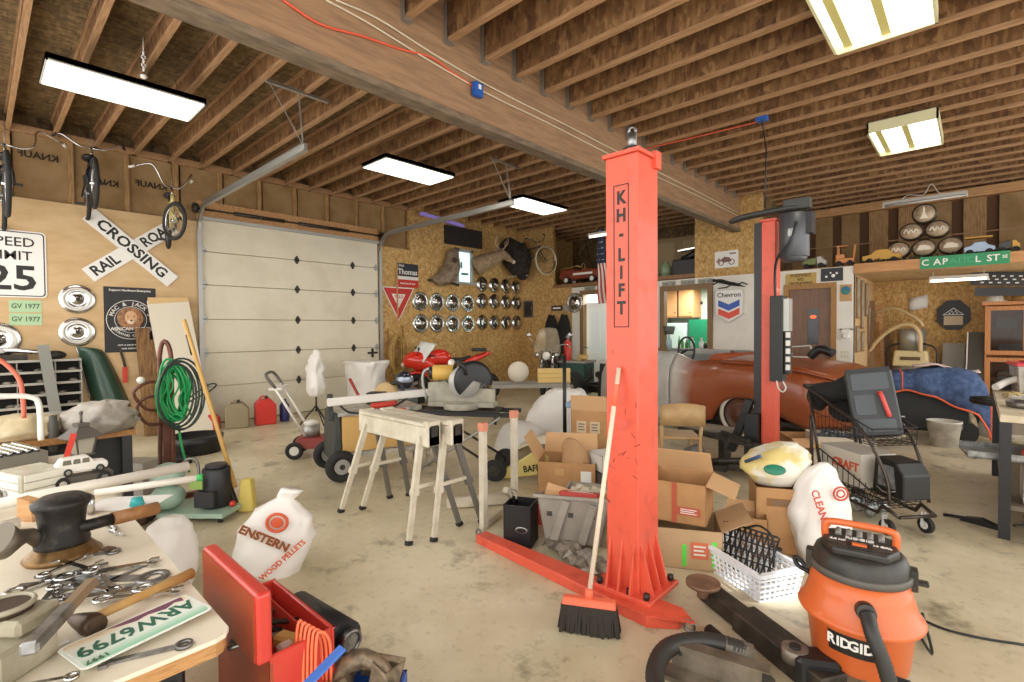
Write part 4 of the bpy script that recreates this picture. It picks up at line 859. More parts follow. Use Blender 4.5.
# ================================================================= wet/dry vacuum in the foreground
VO = mat('vac_orange', 'd0652f', .38, coat=.15); VB = mat('vac_black', '26241f', .42, col2='3d3a33', scale=7, lo=.45, hi=.75)
vac = thing('shop_vacuum', 'large orange and black wet dry vacuum in the right foreground', 'vacuum cleaner', (-.345, 2.46, 0), rad(8)); vac.scale = (.82, .82, .84)
MB(VO).lathe([(.001, .10), (.19, .10), (.205, .12), (.225, .30), (.262, .335), (.268, .345), (.262, .358), (.245, .37), (.218, .46), (.20, .54), (.001, .54)], 48).obj('drum', vac)
b = MB(mat('vac_grey', '55514a', .5)); b.lathe([(.20, .53), (.212, .535), (.214, .565), (.205, .57), (.001, .57)], 40); b.obj('seal_ring', vac)
MB(VB).lathe([(.205, .57), (.202, .60), (.188, .635), (.17, .65), (.001, .655)], 40, sx=1.0, sy=1.0).obj('lid', vac)
b = MB(VB); b.prism([(-.15, .10), (-.16, -.05), (-.11, -.15), (.11, -.15), (.16, -.05), (.15, .10), (.08, .15), (-.08, .15)], .64, .685, axis='z'); b.obj('motor_head', vac, bevel=.015, seg=3)
for k in range(5): MB(mat('vac_rib', '8e8b84', .35, .3)).tube([(-.09 + .045 * k, .02, .685), (-.09 + .045 * k, .06, .70), (-.09 + .045 * k, .13, .66)], .014, 8).obj('vent_rib', vac)
b = MB(VO); b.tube(smoothpath([(-.145, .02, .66), (-.147, .02, .725), (-.12, .02, .748), (0, .02, .752), (.12, .02, .748), (.147, .02, .725), (.145, .02, .66)], 5), .017, 12); b.obj('handle', vac)
b = MB(VB); b.box(.19, -.03, .50, .23, .03, .60); b.box(.215, -.02, .53, .27, .02, .55); b.obj('latch', vac, bevel=.004)
MB(VB).box(-.23, -.03, .50, -.19, .03, .60).obj('latch', vac, bevel=.004)
b = MB(mat('vac_panel', '3a3730', .4)); b.prism([(-.13, -.02), (-.13, -.09), (-.05, -.12), (-.05, -.04)], .685, .689, axis='z').prism([(.13, -.02), (.13, -.09), (.05, -.12), (.05, -.04)], .685, .689, axis='z'); b.obj('top_panel', vac)
TT = Matrix.Translation((0, 0, 0)) @ Matrix.Rotation(-PI / 2, 4, 'X')
l = MB(SIGNW); l.text('RIDGID', .036, SIGNW, Matrix.Translation((0, -.01, .69)) @ Matrix.Rotation(-PI / 2, 4, 'X'), bold=.001).text('6.0 HP', .024, SIGNW, Matrix.Translation((-.09, -.055, .69)) @ Matrix.Rotation(-PI / 2, 4, 'X'), bold=.001).text('14 GAL', .024, SIGNW, Matrix.Translation((.09, -.055, .69)) @ Matrix.Rotation(-PI / 2, 4, 'X'), bold=.001); l.obj('top_lettering', vac)
b = MB(INKB); b.box(-.05, -.13, .687, .05, -.06, .692); b.box(-.03, -.11, .692, .03, -.085, .70, VO); b.obj('switch', vac)
b = MB(INKB); P = []
for i in range(11):
    a = rad(-112 + 5.2 * i * 1.0); P.append([(.224 * math.cos(a) * (.985 + .0), .224 * math.sin(a) * .985, z) for z in (.205, .30)])
Pf = []
for i in range(11):
    a = rad(-122 + 5.4 * i); Pf.append([((.2105 + (z - .12) * .111) * math.cos(a) * 1.012, (.2105 + (z - .12) * .111) * math.sin(a) * 1.012, z) for z in (.215, .31)])
b.grid(Pf, smooth=False); o = b.obj('brand_plate', vac, solid=.003)
l = MB(SIGNW)
for i, ch in enumerate('RIDGID'):
    a = rad(-118 + 7.6 * i); r = .2345; l.text(ch, .062, SIGNW, Matrix.Translation((r * math.cos(a), r * math.sin(a), .268)) @ Matrix.Rotation(a + PI / 2, 4, 'Z'), bold=.002, th=.001)
l.obj('lettering', vac)
b = MB(VB); b.cyl((.02, -.20, .44), (.03, -.285, .46), .042, .038, n=20); b.obj('hose_port', vac)
b = MB(mat('hose_black', '2b2925', .5)); pts = smoothpath([(.03, -.28, .46), (.05, -.34, .40), (.09, -.36, .30), (.13, -.37, .15), (.16, -.38, .0 + .04), (.05, -.44, .035)], 14)
rr = [.030 + .0025 * (i % 2) for i in range(len(pts))]; b.tube(pts, rr, 14); b.obj('hose', vac)
for k in range(4): a = rad(45 + 90 * k); c = MB(BLACK); c.box(.17 * math.cos(a) - .05, .17 * math.sin(a) - .04, .05, .25 * math.cos(a) + .02, .25 * math.sin(a) + .03, .15); c.cyl((.24 * math.cos(a) - .015, .24 * math.sin(a), .03), (.24 * math.cos(a) + .015, .24 * math.sin(a), .03), .03, n=14); c.obj('caster', vac, bevel=.004)
MB(BLACK).tube(smoothpath([(-.21, .12, .4), (-.27, .16, .46), (-.3, .17, .46), (-.28, .15, .43), (-.22, .12, .42)], 4), .012, 8).obj('cord_hook', vac)
pc = [onz(908, 612), onz(925, 622), onz(950, 632), onz(985, 640), onz(1024, 646)]
wire('power_cord', 'black power cord running on the floor right of the orange vacuum', [Vector((-.16, 2.75, .22)), Vector((-.13, 2.80, .03))] + [p + Vector((0, 0, .006)) for p in pc], .006, BLACK)
# ================================================================= sawhorses and shop tools in the middle
SHP = mat('sawhorse_putty', 'd2cab6', .55, col2='bcb39c', scale=7); ALU = mat('aluminium', 'cfccc0', .4, .6, col2='8f8d86', scale=12)
def ring_bag(name, label, cat, rings, m, loc, rotz=0, seed=0, n=44, amp=.03, tie=None, solid=0.0):
    """soft crumpled bag: rings of (z, rx, ry, ox, oy), squarish in plan with sharp noise folds"""
    t = thing(name, label, cat, loc, rotz); P = []; R5 = []
    for a, c in zip(rings, rings[1:]):
        for k in range(3): R5.append([p + (q - p) * (k / 3) for p, q in zip(a, c)])
    R5.append(list(rings[-1])); so = Vector((seed * 3.7, seed * 1.3, 0)); top = rings[-1][0]
    for i, (z, rx, ry, ox, oy) in enumerate(R5):
        row = []
        for j in range(n):
            a = 2 * PI * j / n; ca, sa = math.cos(a), math.sin(a); sc_ = lambda v: math.copysign(abs(v) ** .78, v)
            q = Vector((ca * rx * 5, sa * ry * 5, z * 4)) + so
            f = abs(noise.noise(q * 1.3)) * 2.2 + abs(noise.noise(q * 3.1)) * .9 + noise.noise(q * 6) * .35 - .7
            k = amp * 1.5 * f * min(1, .35 + i * .12)
            row.append((ox + sc_(ca) * (rx + k), oy + sc_(sa) * (ry + k * .8), max(0.0, z + (0 if i == 0 else amp * .8 * noise.noise(q * 2 + Vector((9, 9, 9)))))))
        P.append(row + [row[0]])
    b = MB(m); b.grid(P)
    b.add(P[0][:-1], [tuple(range(n))], m); b.add(P[-1][:-1], [tuple(range(n))], m, True)
    b.obj('body', t, solid=solid); return t
BAGW = mat('bag_white', 'e6e3dc', .45, bump=.25, scale=9)
def sawhorse(label, x0, x1, y, zt=.78):
    L_ = x1 - x0; t = thing('sawhorse', label, 'sawhorse', ((x0 + x1) / 2, y, 0), 0, 'two folding sawhorses side by side'); h = L_ / 2
    b = MB(SHP); b.box(-h, -.052, zt - .17, h, .052, zt - .02); b.box(-h + .02, -.07, zt - .03, h - .02, .07, zt); b.box(-h, -.06, zt - .17, -h + .06, .06, zt + .01).box(h - .06, -.06, zt - .17, h, .06, zt + .01); b.obj('beam', t, bevel=.008)
    b = MB(DKSTEEL); b.box(h - .002, -.03, zt - .10, h + .004, .03, zt - .02); b.obj('end_slot', t)
    for sx in (-1, 1):
        for sy in (-1, 1):
            b = MB(SHP if sy < 0 else mat('leg_grey', '77746c', .5, .4)); top = Vector((sx * (h - .10), sy * .045, zt - .10)); ft = Vector((sx * (h + .0), sy * .23, 0.0))
            b.bar(top, top.lerp(ft, .55), .045, .03, up=(1, 0, 0)); b.bar(top.lerp(ft, .5), ft + Vector((0, 0, .0)), .036, .024, up=(1, 0, 0)); b.bar(top.lerp(ft, .5), top.lerp(ft, .56), .056, .04, up=(1, 0, 0)); b.obj('leg', t)
            b = MB(BLACK); b.bar(ft + Vector((0, 0, .0)), ft.lerp(top, .04), .045, .034, up=(1, 0, 0)); b.obj('foot', t)
        b = MB(SHP); a0 = Vector((sx * (h - .05), -.14, zt * .45)); a1 = Vector((sx * (h - .05), .14, zt * .45)); b.bar(a0, a1, .02, .025); b.obj('brace', t)
    return t
sawhorse('near putty coloured folding sawhorse, front one of the pair on the open floor', -3.72, -2.80, 2.20, .80)
sawhorse('rear putty coloured folding sawhorse, partly hidden by the front one', -3.65, -2.72, 2.35, .80)
# white and orange-tipped steel floor stand
t = thing('steel_stand', 'white steel stand with two orange tipped uprights right of the sawhorses', 'stand', (-2.62, 2.50, 0))
for x, y, h, nm in ((0, 0, .72, 'a'), (-.20, .55, .72, 'b')):
    b = MB(mat('stand_ivory', 'd3cbb8', .5, col2='bdb4a0', scale=6)); b.box(x - .024, y - .024, 0.0, x + .024, y + .024, h); b.obj('upright', t, bevel=.004)
    MB(mat('tip_orange', 'd08a6c', .6)).box(x - .027, y - .027, h, x + .027, y + .027, h + .06).obj('tip', t)
b = MB(mat('stand_ivory')); q2 = onz(447, 503, .05) - Vector((-2.62, 2.50, 0)); b.bar((-.2, .55, .05), q2, .05, .08).bar((0, 0, .03), (-.10, .28, .03), .04, .05).bar((-.2, .55, .05), (-.16, .40, .16), .05, .05); b.obj('base', t, bevel=.004)
# mitre saw on wheeled folding stand
at = lambda u, v, z=0: onz(u, v, z)
ms = thing('saw_stand', 'black folding wheeled stand under the mitre saw', 'stand', (-3.85, 3.38, 0), rad(30)); ms.scale = (.9, .9, .78)
b = MB(BLACK); b.bar((-.65, -.18, .80), (.65, -.18, .80), .05, .05).bar((-.65, .18, .80), (.65, .18, .80), .05, .05).bar((-.6, -.2, .80), (-.6, .2, .80), .05, .04).bar((.6, -.2, .80), (.6, .2, .80), .05, .04).box(-.45, -.2, .80, .45, .2, .835); b.obj('table', ms, bevel=.004)
for s in (-1, 1):
    MB(DKSTEEL).tube([(-.5, s * .2, .78), (.45, s * .24, .15)], .016, 8).obj('leg', ms); MB(GALV).tube([(.5, s * .2, .78), (-.48, s * .24, .03)], .016, 8).obj('leg', ms)
    b = MB(RUBBER); b.cyl((.45, s * .26 - .02, .13), (.45, s * .26 + .02, .13), .13, n=24); o = b.obj('wheel', ms); b = MB(DKSTEEL); b.cyl((.45, s * .26 - .028, .13), (.45, s * .26 + .028, .13), .07, n=16); b.obj('hub', o)
MB(DKSTEEL).cyl((.45, -.26, .13), (.45, .26, .13), .012, n=8).obj('axle', ms)
MB(mat('orange_plastic', 'e2603c', .5)).box(-.72, -.22, .79, -.63, -.1, .85).obj('end_grip', ms)
SAWG = mat('saw_grey', 'a8a391', .5, col2='8f8b7b', scale=8); SAWY = mat('saw_yellow', 'd0a850', .5)
sw = thing('mitre_saw', 'grey and black sliding mitre saw with yellow motor on the folding stand', 'saw', (-3.85, 3.38, .655), rad(30)); sw.scale = (.92,) * 3
b = MB(SAWG); b.lathe([(.001, .0), (.2, 0), (.2, .06), (.19, .07), (.001, .07)], 28); b.box(-.38, -.05, .02, .38, .15, .075); b.obj('base', sw, bevel=.004)
b = MB(SAWG); b.prism([(-.40, .07), (-.40, .28), (-.18, .30), (-.05, .13), (.05, .13), (.15, .22), (.38, .22), (.38, .07)], -.035, .0, T=TR(0, .04, 0)); b.obj('fence', sw, bevel=.004)
b = MB(BLACK); b.lathe([(.10, -.045), (.20, -.045), (.215, -.02), (.215, .03), (.17, .045), (.001, .045)], 30, T=TR(.15, -.06, .32) @ Matrix.Rotation(PI / 2, 4, 'X') @ Matrix.Rotation(.5, 4, 'Y'), arc=PI * 1.35, start=-.3); b.obj('blade_guard', sw)
b = MB(mat('blade_bright', 'b4b3ad', .35, .2)); b.lathe([(.001, -.002), (.175, -.002), (.175, .002), (.001, .002)], 40, T=TR(.08, -.13, .31) @ Matrix.Rotation(PI / 2, 4, 'X') @ Matrix.Rotation(.5, 4, 'Y')); b.obj('blade', sw)
b = MB(SAWY); b.cyl((-.30, -.08, .40), (-.06, -.02, .40), .085, n=20); b.obj('motor', sw, bevel=.006); MB(BLACK).cyl((-.34, -.09, .40), (-.28, -.075, .40), .07, n=18).obj('motor_cap', sw)
b = MB(BLACK); b.tube(smoothpath([(-.05, -.1, .42), (.02, -.22, .52), (.12, -.3, .50), (.14, -.26, .4)], 4), .02, 8); b.obj('handle', sw)
b = MB(GALV); b.tube(smoothpath([(-.42, .02, .06), (-.46, .0, .3), (-.42, .0, .42), (-.25, .0, .45), (.0, .02, .44)], 5), .018, 8); b.obj('rail', sw)
b = MB(SAWG); b.box(-.25, .05, .08, -.05, .25, .42, taper=.02); b.obj('arm', sw, bevel=.01)
MB(PLASW).ball((-.12, .02, .50), .045, n=8).obj('knob', sw)
# table saw on the left of the sawhorses
ts = thing('table_saw', 'portable table saw with tan body, white fence rail and black wheels', 'saw', (-4.60, 2.83, 0), rad(75)); ts.scale = (.85,) * 3; bpy.context.view_layer.update()
b = MB(mat('saw_dark', '3d3f3c', .5, col2='2e302d', scale=5)); b.box(-.55, -.28, .22, -.45, .28, .78, taper=.02); b.box(-.60, -.26, .70, -.54, -.20, 1.0); b.obj('end_panel', ts, bevel=.01)
b = MB(mat('saw_tan', 'c9a15e', .55)); b.box(-.45, -.27, .32, .45, .27, .74); b.obj('body', ts, bevel=.01)
MB(BLACK).box(-.12, -.28, .5, .44, -.268, .67).obj('control_panel', ts)
b = MB(ALU); b.box(-.5, -.30, .74, .5, .30, .79); b.obj('table_top', ts, bevel=.004)
b = MB(PLASW); b.bar((-.62, -.33, .92), (.72, -.33, .95), .05, .09); b.obj('fence_rail', ts, bevel=.01)
b = MB(RED); b.tube(smoothpath([(-.1, -.2, .82), (.1, -.22, .83), (.2, -.22, .83)], 4), .035, 8); b.obj('push_stick', ts); MB(BLACK).tube(smoothpath([(-.5, -.3, .9), (-.4, -.35, .8), (-.2, -.36, .77), (.1, -.34, .80), (.3, -.34, .9)], 5), .012, 6).obj('cord', ts)
for s in (-1, 1):
    b = MB(RUBBER); b.torus((-.48, s * .34, .19), .13, .06, 'y', 28, 10, sq=(1, .8)); o = b.obj('wheel', ts); b = MB(GALV); b.cyl((-.48, s * .34 - .04, .19), (-.48, s * .34 + .04, .19), .085, n=20); b.cyl((-.48, s * .34 - .05, .19), (-.48, s * .34 + .05, .19), .03, n=12, m=DKSTEEL); b.obj('rim', o)
b = MB(ALU); b.bar((-.5, -.22, .28), (.7, -.22, .26), .04, .05).bar((-.5, .22, .28), (.7, .22, .26), .04, .05).bar((.6, -.24, .26), (.6, -.24, 0), .04, .04).bar((.6, .24, .26), (.6, .24, 0), .04, .04).bar((-.48, -.3, .19), (-.48, .3, .19), .03, .03); b.obj('frame', ts)
# small yellow tank / nailer boxes behind the table saw
t = thing('battery_charger', 'small black and yellow charger box on the table saw deck', 'charger', (-4.75, 2.95, .79 * .85), rad(40)); b = MB(BLACK); b.box(-.09, -.08, 0, .09, .08, .12); b.obj('body', t, bevel=.008); MB(mat('label_yellow', 'cdbb3c', .5)).box(-.07, -.084, .03, .03, -.08, .09).obj('sticker', t)
# lawn edger
le = thing('lawn_edger', 'white handled lawn edger with red deck and small wheels by the garage door', 'lawn edger', (-5.72, 2.68, 0), rad(55)); le.scale = (.86,) * 3
b = MB(PLASW)
for s in (-1, 1): b.tube([(-.05, s * .18, .30), (-.42, s * .21, .98)], .017, 8)
b.bar((-.40, -.22, .94), (-.40, .22, .94), .16, .03); b.obj('handle_tubes', le)
b = MB(mat('handle_grey', '5d5a52', .5)); b.tube(smoothpath([(-.40, -.21, .95), (-.5, -.22, 1.1), (-.52, -.12, 1.14), (-.52, .12, 1.14), (-.5, .22, 1.1), (-.40, .21, .95)], 4), .02, 8); b.obj('grip', le)
b = MB(mat('edger_red', '8c2f24', .5)); b.box(-.2, -.18, .12, .25, .18, .26, taper=.03); b.obj('deck', le, bevel=.01); b = MB(GALV); b.cyl((0, 0, .26), (0, 0, .42), .11, n=18); b.obj('engine', le); MB(PLASW).ball((.0, .0, .44), .10, sc=(1, 1, .5)).obj('engine_cover', le)
for x, s in ((-.18, -1), (-.18, 1), (.26, 0)): b = MB(RUBBER); b.torus((x, s * .22, .115), .085, .03, 'y', 22, 8); o = b.obj('wheel', le); MB(PLASW).cyl((x, s * .22 - .02, .115), (x, s * .22 + .02, .115), .06, n=14).obj('hub', o)
# fuel cans by the garage door
def can(label, x, y, w, h, m, seed):
    t = thing('fuel_can', label, 'fuel can', (x, y, 0), rad(60 + seed * 9)); b = MB(m); b.prism([(-w, 0), (w, 0), (w, h * .75), (w * .5, h), (-w * .6, h), (-w, h * .82)], -w * .6, w * .6); b.obj('body', t, bevel=.02, seg=3)
    MB(BLACK).cyl((w * .1, 0, h * .98), (w * .1, 0, h * 1.12), .022, n=8).obj('cap', t); MB(m).tube(smoothpath([(-w * .7, 0, h * .9), (-w * .3, 0, h * 1.1), (w * .4, 0, h * 1.02)], 4), .014, 6).obj('handle', t); return t
REDP = mat('red_plastic', 'c8332a', .4); BEI = mat('beige_plastic', '8d7f62', .55)
can('small red fuel can, first from the left at the garage door', -8.30, 2.38, .10, .24, REDP, 0)
can('beige fuel can between the two red ones at the garage door', -8.22, 2.70, .16, .38, BEI, 1)
can('large red fuel can right of the beige can at the garage door', -8.20, 3.10, .15, .40, REDP, 2)
t = thing('blue_jug', 'dark blue bottle right of the red fuel cans', 'bottle', (-8.25, 3.42, 0)); MB(mat('dark_blue', '2b2f66', .4)).lathe([(.07, 0), (.075, .05), (.075, .26), (.03, .32), (.03, .36), (.001, .36)], 16).obj('body', t)
# bag draped on a stand, and white bin bag in its holder
t = ring_bag('draped_bag', 'white plastic bag draped over a thin black stand by the garage door', 'bag', [(.45, .12, .10, 0, 0), (.6, .17, .13, .02, 0), (.8, .15, .11, -.03, 0), (1.0, .12, .09, 0, 0), (1.12, .07, .05, .02, 0), (1.18, .03, .02, .0, 0)], BAGW, (-7.55, 3.62, 0), seed=4)
b = MB(BLACK); b.cyl((0, 0, 0.2), (0, 0, .5), .015, n=6)
for a in (0, 2.1, 4.2): b.cyl((0, 0, .3), (.25 * math.cos(a), .25 * math.sin(a), 0), .012, n=6)
b.obj('stand', t)
t = ring_bag('bin_bag', 'crumpled white bag standing open in a square frame by the garage door', 'bag', [(0, .26, .22, 0, 0), (.25, .29, .25, 0, 0), (.55, .30, .27, 0, 0), (.85, .34, .30, 0, 0), (.93, .38, .33, 0, 0), (.94, .33, .28, 0, 0)], BAGW, (-7.75, 4.62, 0), rad(20), seed=9, amp=.035)
# red painted jack and tan hand tools between edger and motorcycle
t = thing('floor_jack', 'red trolley jack on the floor beyond the sawhorses', 'jack', (-6.2, 4.15, 0), rad(40)); b = MB(mat('jack_red', '9c2b22', .45)); b.box(-.35, -.15, .05, .35, -.09, .17).box(-.35, .09, .05, .35, .15, .17).bar((-.25, 0, .14), (.25, 0, .36), .08, .06); b.bar((-.35, 0, .15), (-.7, .1, .75), .035, .035); b.obj('frame', t, bevel=.004)
for x in (-.32, .32):
    for s in (-1, 1): MB(DKSTEEL).cyl((x, s * .18 - .02, .05), (x, s * .18 + .02, .05), .05, n=14).obj('wheel', t)
MB(DKSTEEL).cyl((.27, 0, .36), (.27, 0, .40), .06, n=14).obj('saddle', t)
t = thing('circular_saw', 'tan and black circular saw standing behind the sawhorses', 'power tool', (-5.75, 3.72, .42), rad(30))
b = MB(mat('tool_tan', 'c8ab78', .55)); b.lathe([(.001, -.05), (.16, -.05), (.17, 0), (.16, .05), (.001, .05)], 24, T=TR(0, 0, .18) @ Matrix.Rotation(PI / 2, 4, 'X')); b.obj('guard', t); b = MB(BLACK); b.cyl((.0, .05, .18), (0, .2, .18), .07, n=14); b.tube(smoothpath([(.05, 0, .32), (.2, 0, .34), (.26, 0, .2)], 4), .022, 8); b.obj('motor_and_handle', t)
t = thing('low_bench', 'low wooden bench holding the tan circular saw', 'bench', (-5.75, 3.72, 0), rad(30)); b = MB(WOOD); b.box(-.4, -.2, .38, .4, .2, .42); b.obj('top', t)
for sx in (-1, 1):
    for sy in (-1, 1): MB(WOOD).box(sx * .35 - .02, sy * .16 - .02, 0, sx * .35 + .02, sy * .16 + .02, .38).obj('leg', t)
t = thing('helmet', 'dark glossy helmet on the floor by the garage door right edge', 'helmet', (-7.1, 4.95, .62), rad(60)); b = MB(mat('helmet_dark', '2c2a35', .2, coat=.6)); b.lathe([(.10, -.13), (.14, -.08), (.155, 0), (.14, .08), (.08, .14), (.001, .155)], 20); b.obj('shell', t); MB(mat('visor', '9ea7b5', .1, .3)).lathe([(.158, -.03), (.16, .02), (.15, .06)], 20, arc=2.2, start=-2.6).obj('visor', t)
t = thing('storage_drum', 'grey steel drum under the dark helmet', 'drum', (-7.1, 4.95, 0)); MB(mat('drum_grey', '6f7a7c', .5, .3)).lathe([(.001, 0), (.22, 0), (.22, .15), (.228, .155), (.22, .16), (.22, .32), (.228, .325), (.22, .33), (.22, .478), (.001, .478)], 24).obj('body', t)

# ---------------------------------------------------------------- motorcycles
MR = mat('moto_red', 'd8301f', .25, coat=.5)
m1 = thing('sport_motorcycle', 'red sport motorcycle with clear screen against the left wall under the hubcaps', 'motorcycle', (-7.75, 6.55, 0), rad(-122))
for x in (-.70, .70):
    b = MB(RUBBER); b.torus((x, 0, .30), .235, .07, 'y', 30, 10); o = b.obj('wheel', m1); b = MB(DKSTEEL); b.torus((x, 0, .30), .18, .02, 'y', 24, 6); b.cyl((x, -.08, .3), (x, .08, .3), .04, n=10); b.lathe([(.10, -.09), (.14, -.09)], 24, STEEL, T=TR(x, 0, .3) @ Matrix.Rotation(PI / 2, 4, 'X'))
    for k in range(5): a = 2 * PI * k / 5; b.bar((x, 0, .3), (x + .18 * math.cos(a), 0, .3 + .18 * math.sin(a)), .03, .03, up=(0, 1, 0))
    b.obj('rim', o)
b = MB(MR); b.tube(smoothpath([(.05, 0, .82), (.2, 0, .92), (.38, 0, .90), (.50, 0, .80)], 4), [.08, .13, .16, .17, .18, .18, .18, .17, .16, .15, .13, .11, .08], 16, sq=(1, .9)); b.obj('fuel_tank', m1)
b = MB(MR); b.tube(smoothpath([(.95, 0, .78), (.8, 0, .86), (.6, 0, .84), (.42, 0, .74), (.3, 0, .62)], 4), [.05, .09, .12, .15, .17, .18, .19, .2, .19, .18, .17, .16, .15, .14, .12, .1, .08], 14, sq=(1, 1)); b.obj('front_fairing', m1)
b = MB(MR); b.tube(arc((.70, 0, .30), .33, rad(20), rad(130), 8), .07, 10, sq=(1, .5)); b.obj('front_fender', m1)
b = MB(MR); b.tube(smoothpath([(-.25, 0, .80), (-.5, 0, .88), (-.8, 0, 1.0)], 4), [.09, .12, .12, .11, .10, .09, .08, .06, .04], 12, sq=(1, .7)); b.obj('tail_cowl', m1)
b = MB(BLACK); b.tube(smoothpath([(.02, 0, .86), (-.2, 0, .86), (-.38, 0, .92)], 4), [.1, .12, .12, .12, .11, .11, .1, .1, .08], 12, sq=(1, .4)); b.obj('seat', m1)
b = MB(BLACK); b.box(-.7, -.12, 1.02, -.42, .12, 1.09); b.obj('pillion_seat', m1, bevel=.02, seg=3)
P = [[(.86 - .26 * i / 5 - abs(j / 6 - .5) * .55, (j / 6 - .5) * .42 * (1 - .2 * i / 5), .88 + .36 * i / 5 - .10 * abs(j / 6 - .5)) for j in range(7)] for i in range(6)]
MB(mat('screen_clear', 'e4e6e2', .2)).grid(P).obj('windscreen', m1, solid=.006)
b = MB(mat('engine_grey', '7b7b78', .4, .7)); b.box(-.22, -.16, .28, .25, .16, .58, taper=.03).cyl((-.05, -.2, .38), (-.05, .2, .38), .12, n=16); b.tube(smoothpath([(.3, .12, .55), (.32, .14, .3), (.0, .15, .2), (-.5, .18, .3), (-.8, .2, .45)], 4), .035, 8); b.obj('engine', m1)
b = MB(STEEL); b.bar((.35, 0, .72), (-.3, 0, .6), .06, .05).bar((-.3, .08, .55), (-.7, .1, .3), .04, .06).bar((-.3, -.08, .55), (-.7, -.1, .3), .04, .06)
b.obj('frame', m1)
for s in (-1, 1): MB(STEEL).tube([(.70, s * .10, .30), (.48, s * .10, .92)], .025, 8).obj('fork', m1); MB(BLACK).tube(smoothpath([(.46, s * .08, .95), (.44, s * .25, .97), (.38, s * .36, .95)], 3), .015, 7).obj('handlebar', m1)
for s in (-1, 1): b = MB(BLACK); b.tube([(.72, s * .1, .95), (.68, s * .3, 1.08)], .008, 5); b.ball((.68, s * .33, 1.10), .055, sc=(.4, 1, .7)); b.obj('mirror', m1)
MB(mat('headlight', 'e3e0d4', .1)).ball((.97, 0, .78), .07, sc=(.4, 1, .7)).obj('headlight', m1)
MB(STEEL).bar((-.05, -.12, .25), (.0, -.3, .0), .02, .02).obj('kickstand', m1)
# cruiser, front on
m2 = thing('cruiser_motorcycle', 'chrome cruiser motorcycle with tall windscreen standing in the far corner', 'motorcycle', (-6.75, 8.55, 0), rad(-62))
for x in (-.78, .80):
    b = MB(RUBBER); b.torus((x, 0, .33), .26, .065, 'y', 30, 10); o = b.obj('wheel', m2); b = MB(CHROME); b.torus((x, 0, .33), .20, .02, 'y', 24, 6); b.cyl((x, -.1, .33), (x, .1, .33), .04, n=10)
    for k in range(12): a = 2 * PI * k / 12; b.cyl((x, 0, .33), (x + .2 * math.cos(a), 0, .33 + .2 * math.sin(a)), .004, n=4)
    b.obj('rim', o)
    MB(mat('fender_dark', '26211f', .25, coat=.4)).tube(arc((x, 0, .33), .345, rad(15), rad(150), 8), .085, 10, sq=(1, .3)).obj('fender', m2)
for s in (-1, 1): MB(CHROME).tube([(.80, s * .11, .33), (.52, s * .11, 1.05)], .028, 8).obj('fork', m2); MB(CHROME).tube(smoothpath([(.5, s * .06, 1.02), (.44, s * .2, 1.12), (.34, s * .36, 1.14), (.22, s * .42, 1.06)], 4), .014, 7).obj('handlebar', m2)
for s in (-1, 1): b = MB(CHROME); b.tube([(.36, s * .34, 1.14), (.38, s * .42, 1.3)], .008, 5); b.ball((.38, s * .44, 1.34), .065, sc=(.35, 1, .7)); b.obj('mirror', m2); MB(CHROME).ball((.62, s * .2, .93), .06, n=10).obj('turn_light', m2)
b = MB(CHROME); b.ball((.62, 0, .92), .11, n=16); b.ball((.70, 0, .92), .085, mat('headlight'), sc=(.4, 1, 1)); b.obj('headlight', m2)
P = [[(.62 - .14 * i / 6, (j / 8 - .5) * .56 * (1 - .35 * (i / 6) ** 2), .98 + .52 * i / 6 - .06 * abs(j / 8 - .5)) for j in range(9)] for i in range(7)]
MB(mat('screen_glass', 'b5a68c', .08, alpha=.35)).grid(P).obj('windscreen', m2, solid=.005)
b = MB(mat('tank_dark', '3a1512', .2, coat=.6)); b.ball((.12, 0, .82), .2, n=16, sc=(1.4, .7, .65)); b.obj('fuel_tank', m2)
b = MB(BLACK); b.tube(smoothpath([(-.1, 0, .74), (-.35, 0, .72), (-.75, 0, .84)], 4), .12, 12, sq=(1, .5)); b.obj('seat', m2)
b = MB(CHROME); b.box(-.2, -.17, .22, .22, .17, .55, taper=.04).cyl((.1, 0, .5), (.2, 0, .75), .09, n=14).cyl((-.08, 0, .5), (-.15, 0, .72), .09, n=14); b.tube(smoothpath([(.25, -.12, .6), (.3, -.2, .3), (0, -.24, .22), (-.9, -.26, .25)], 4), .04, 8); b.obj('engine', m2)
b = MB(DKSTEEL); b.bar((.5, 0, .98), (-.2, 0, .7), .05, .06).bar((.45, 0, .9), (.3, 0, .2), .05, .05).bar((.3, 0, .2), (-.78, 0, .33), .08, .06); b.obj('frame', m2)
MB(BLACK).box(-.78, -.36, .5, -.35, -.2, .78).obj('saddlebag', m2, bevel=.03); MB(BLACK).box(-.78, .2, .5, -.35, .36, .78).obj('saddlebag', m2, bevel=.03)
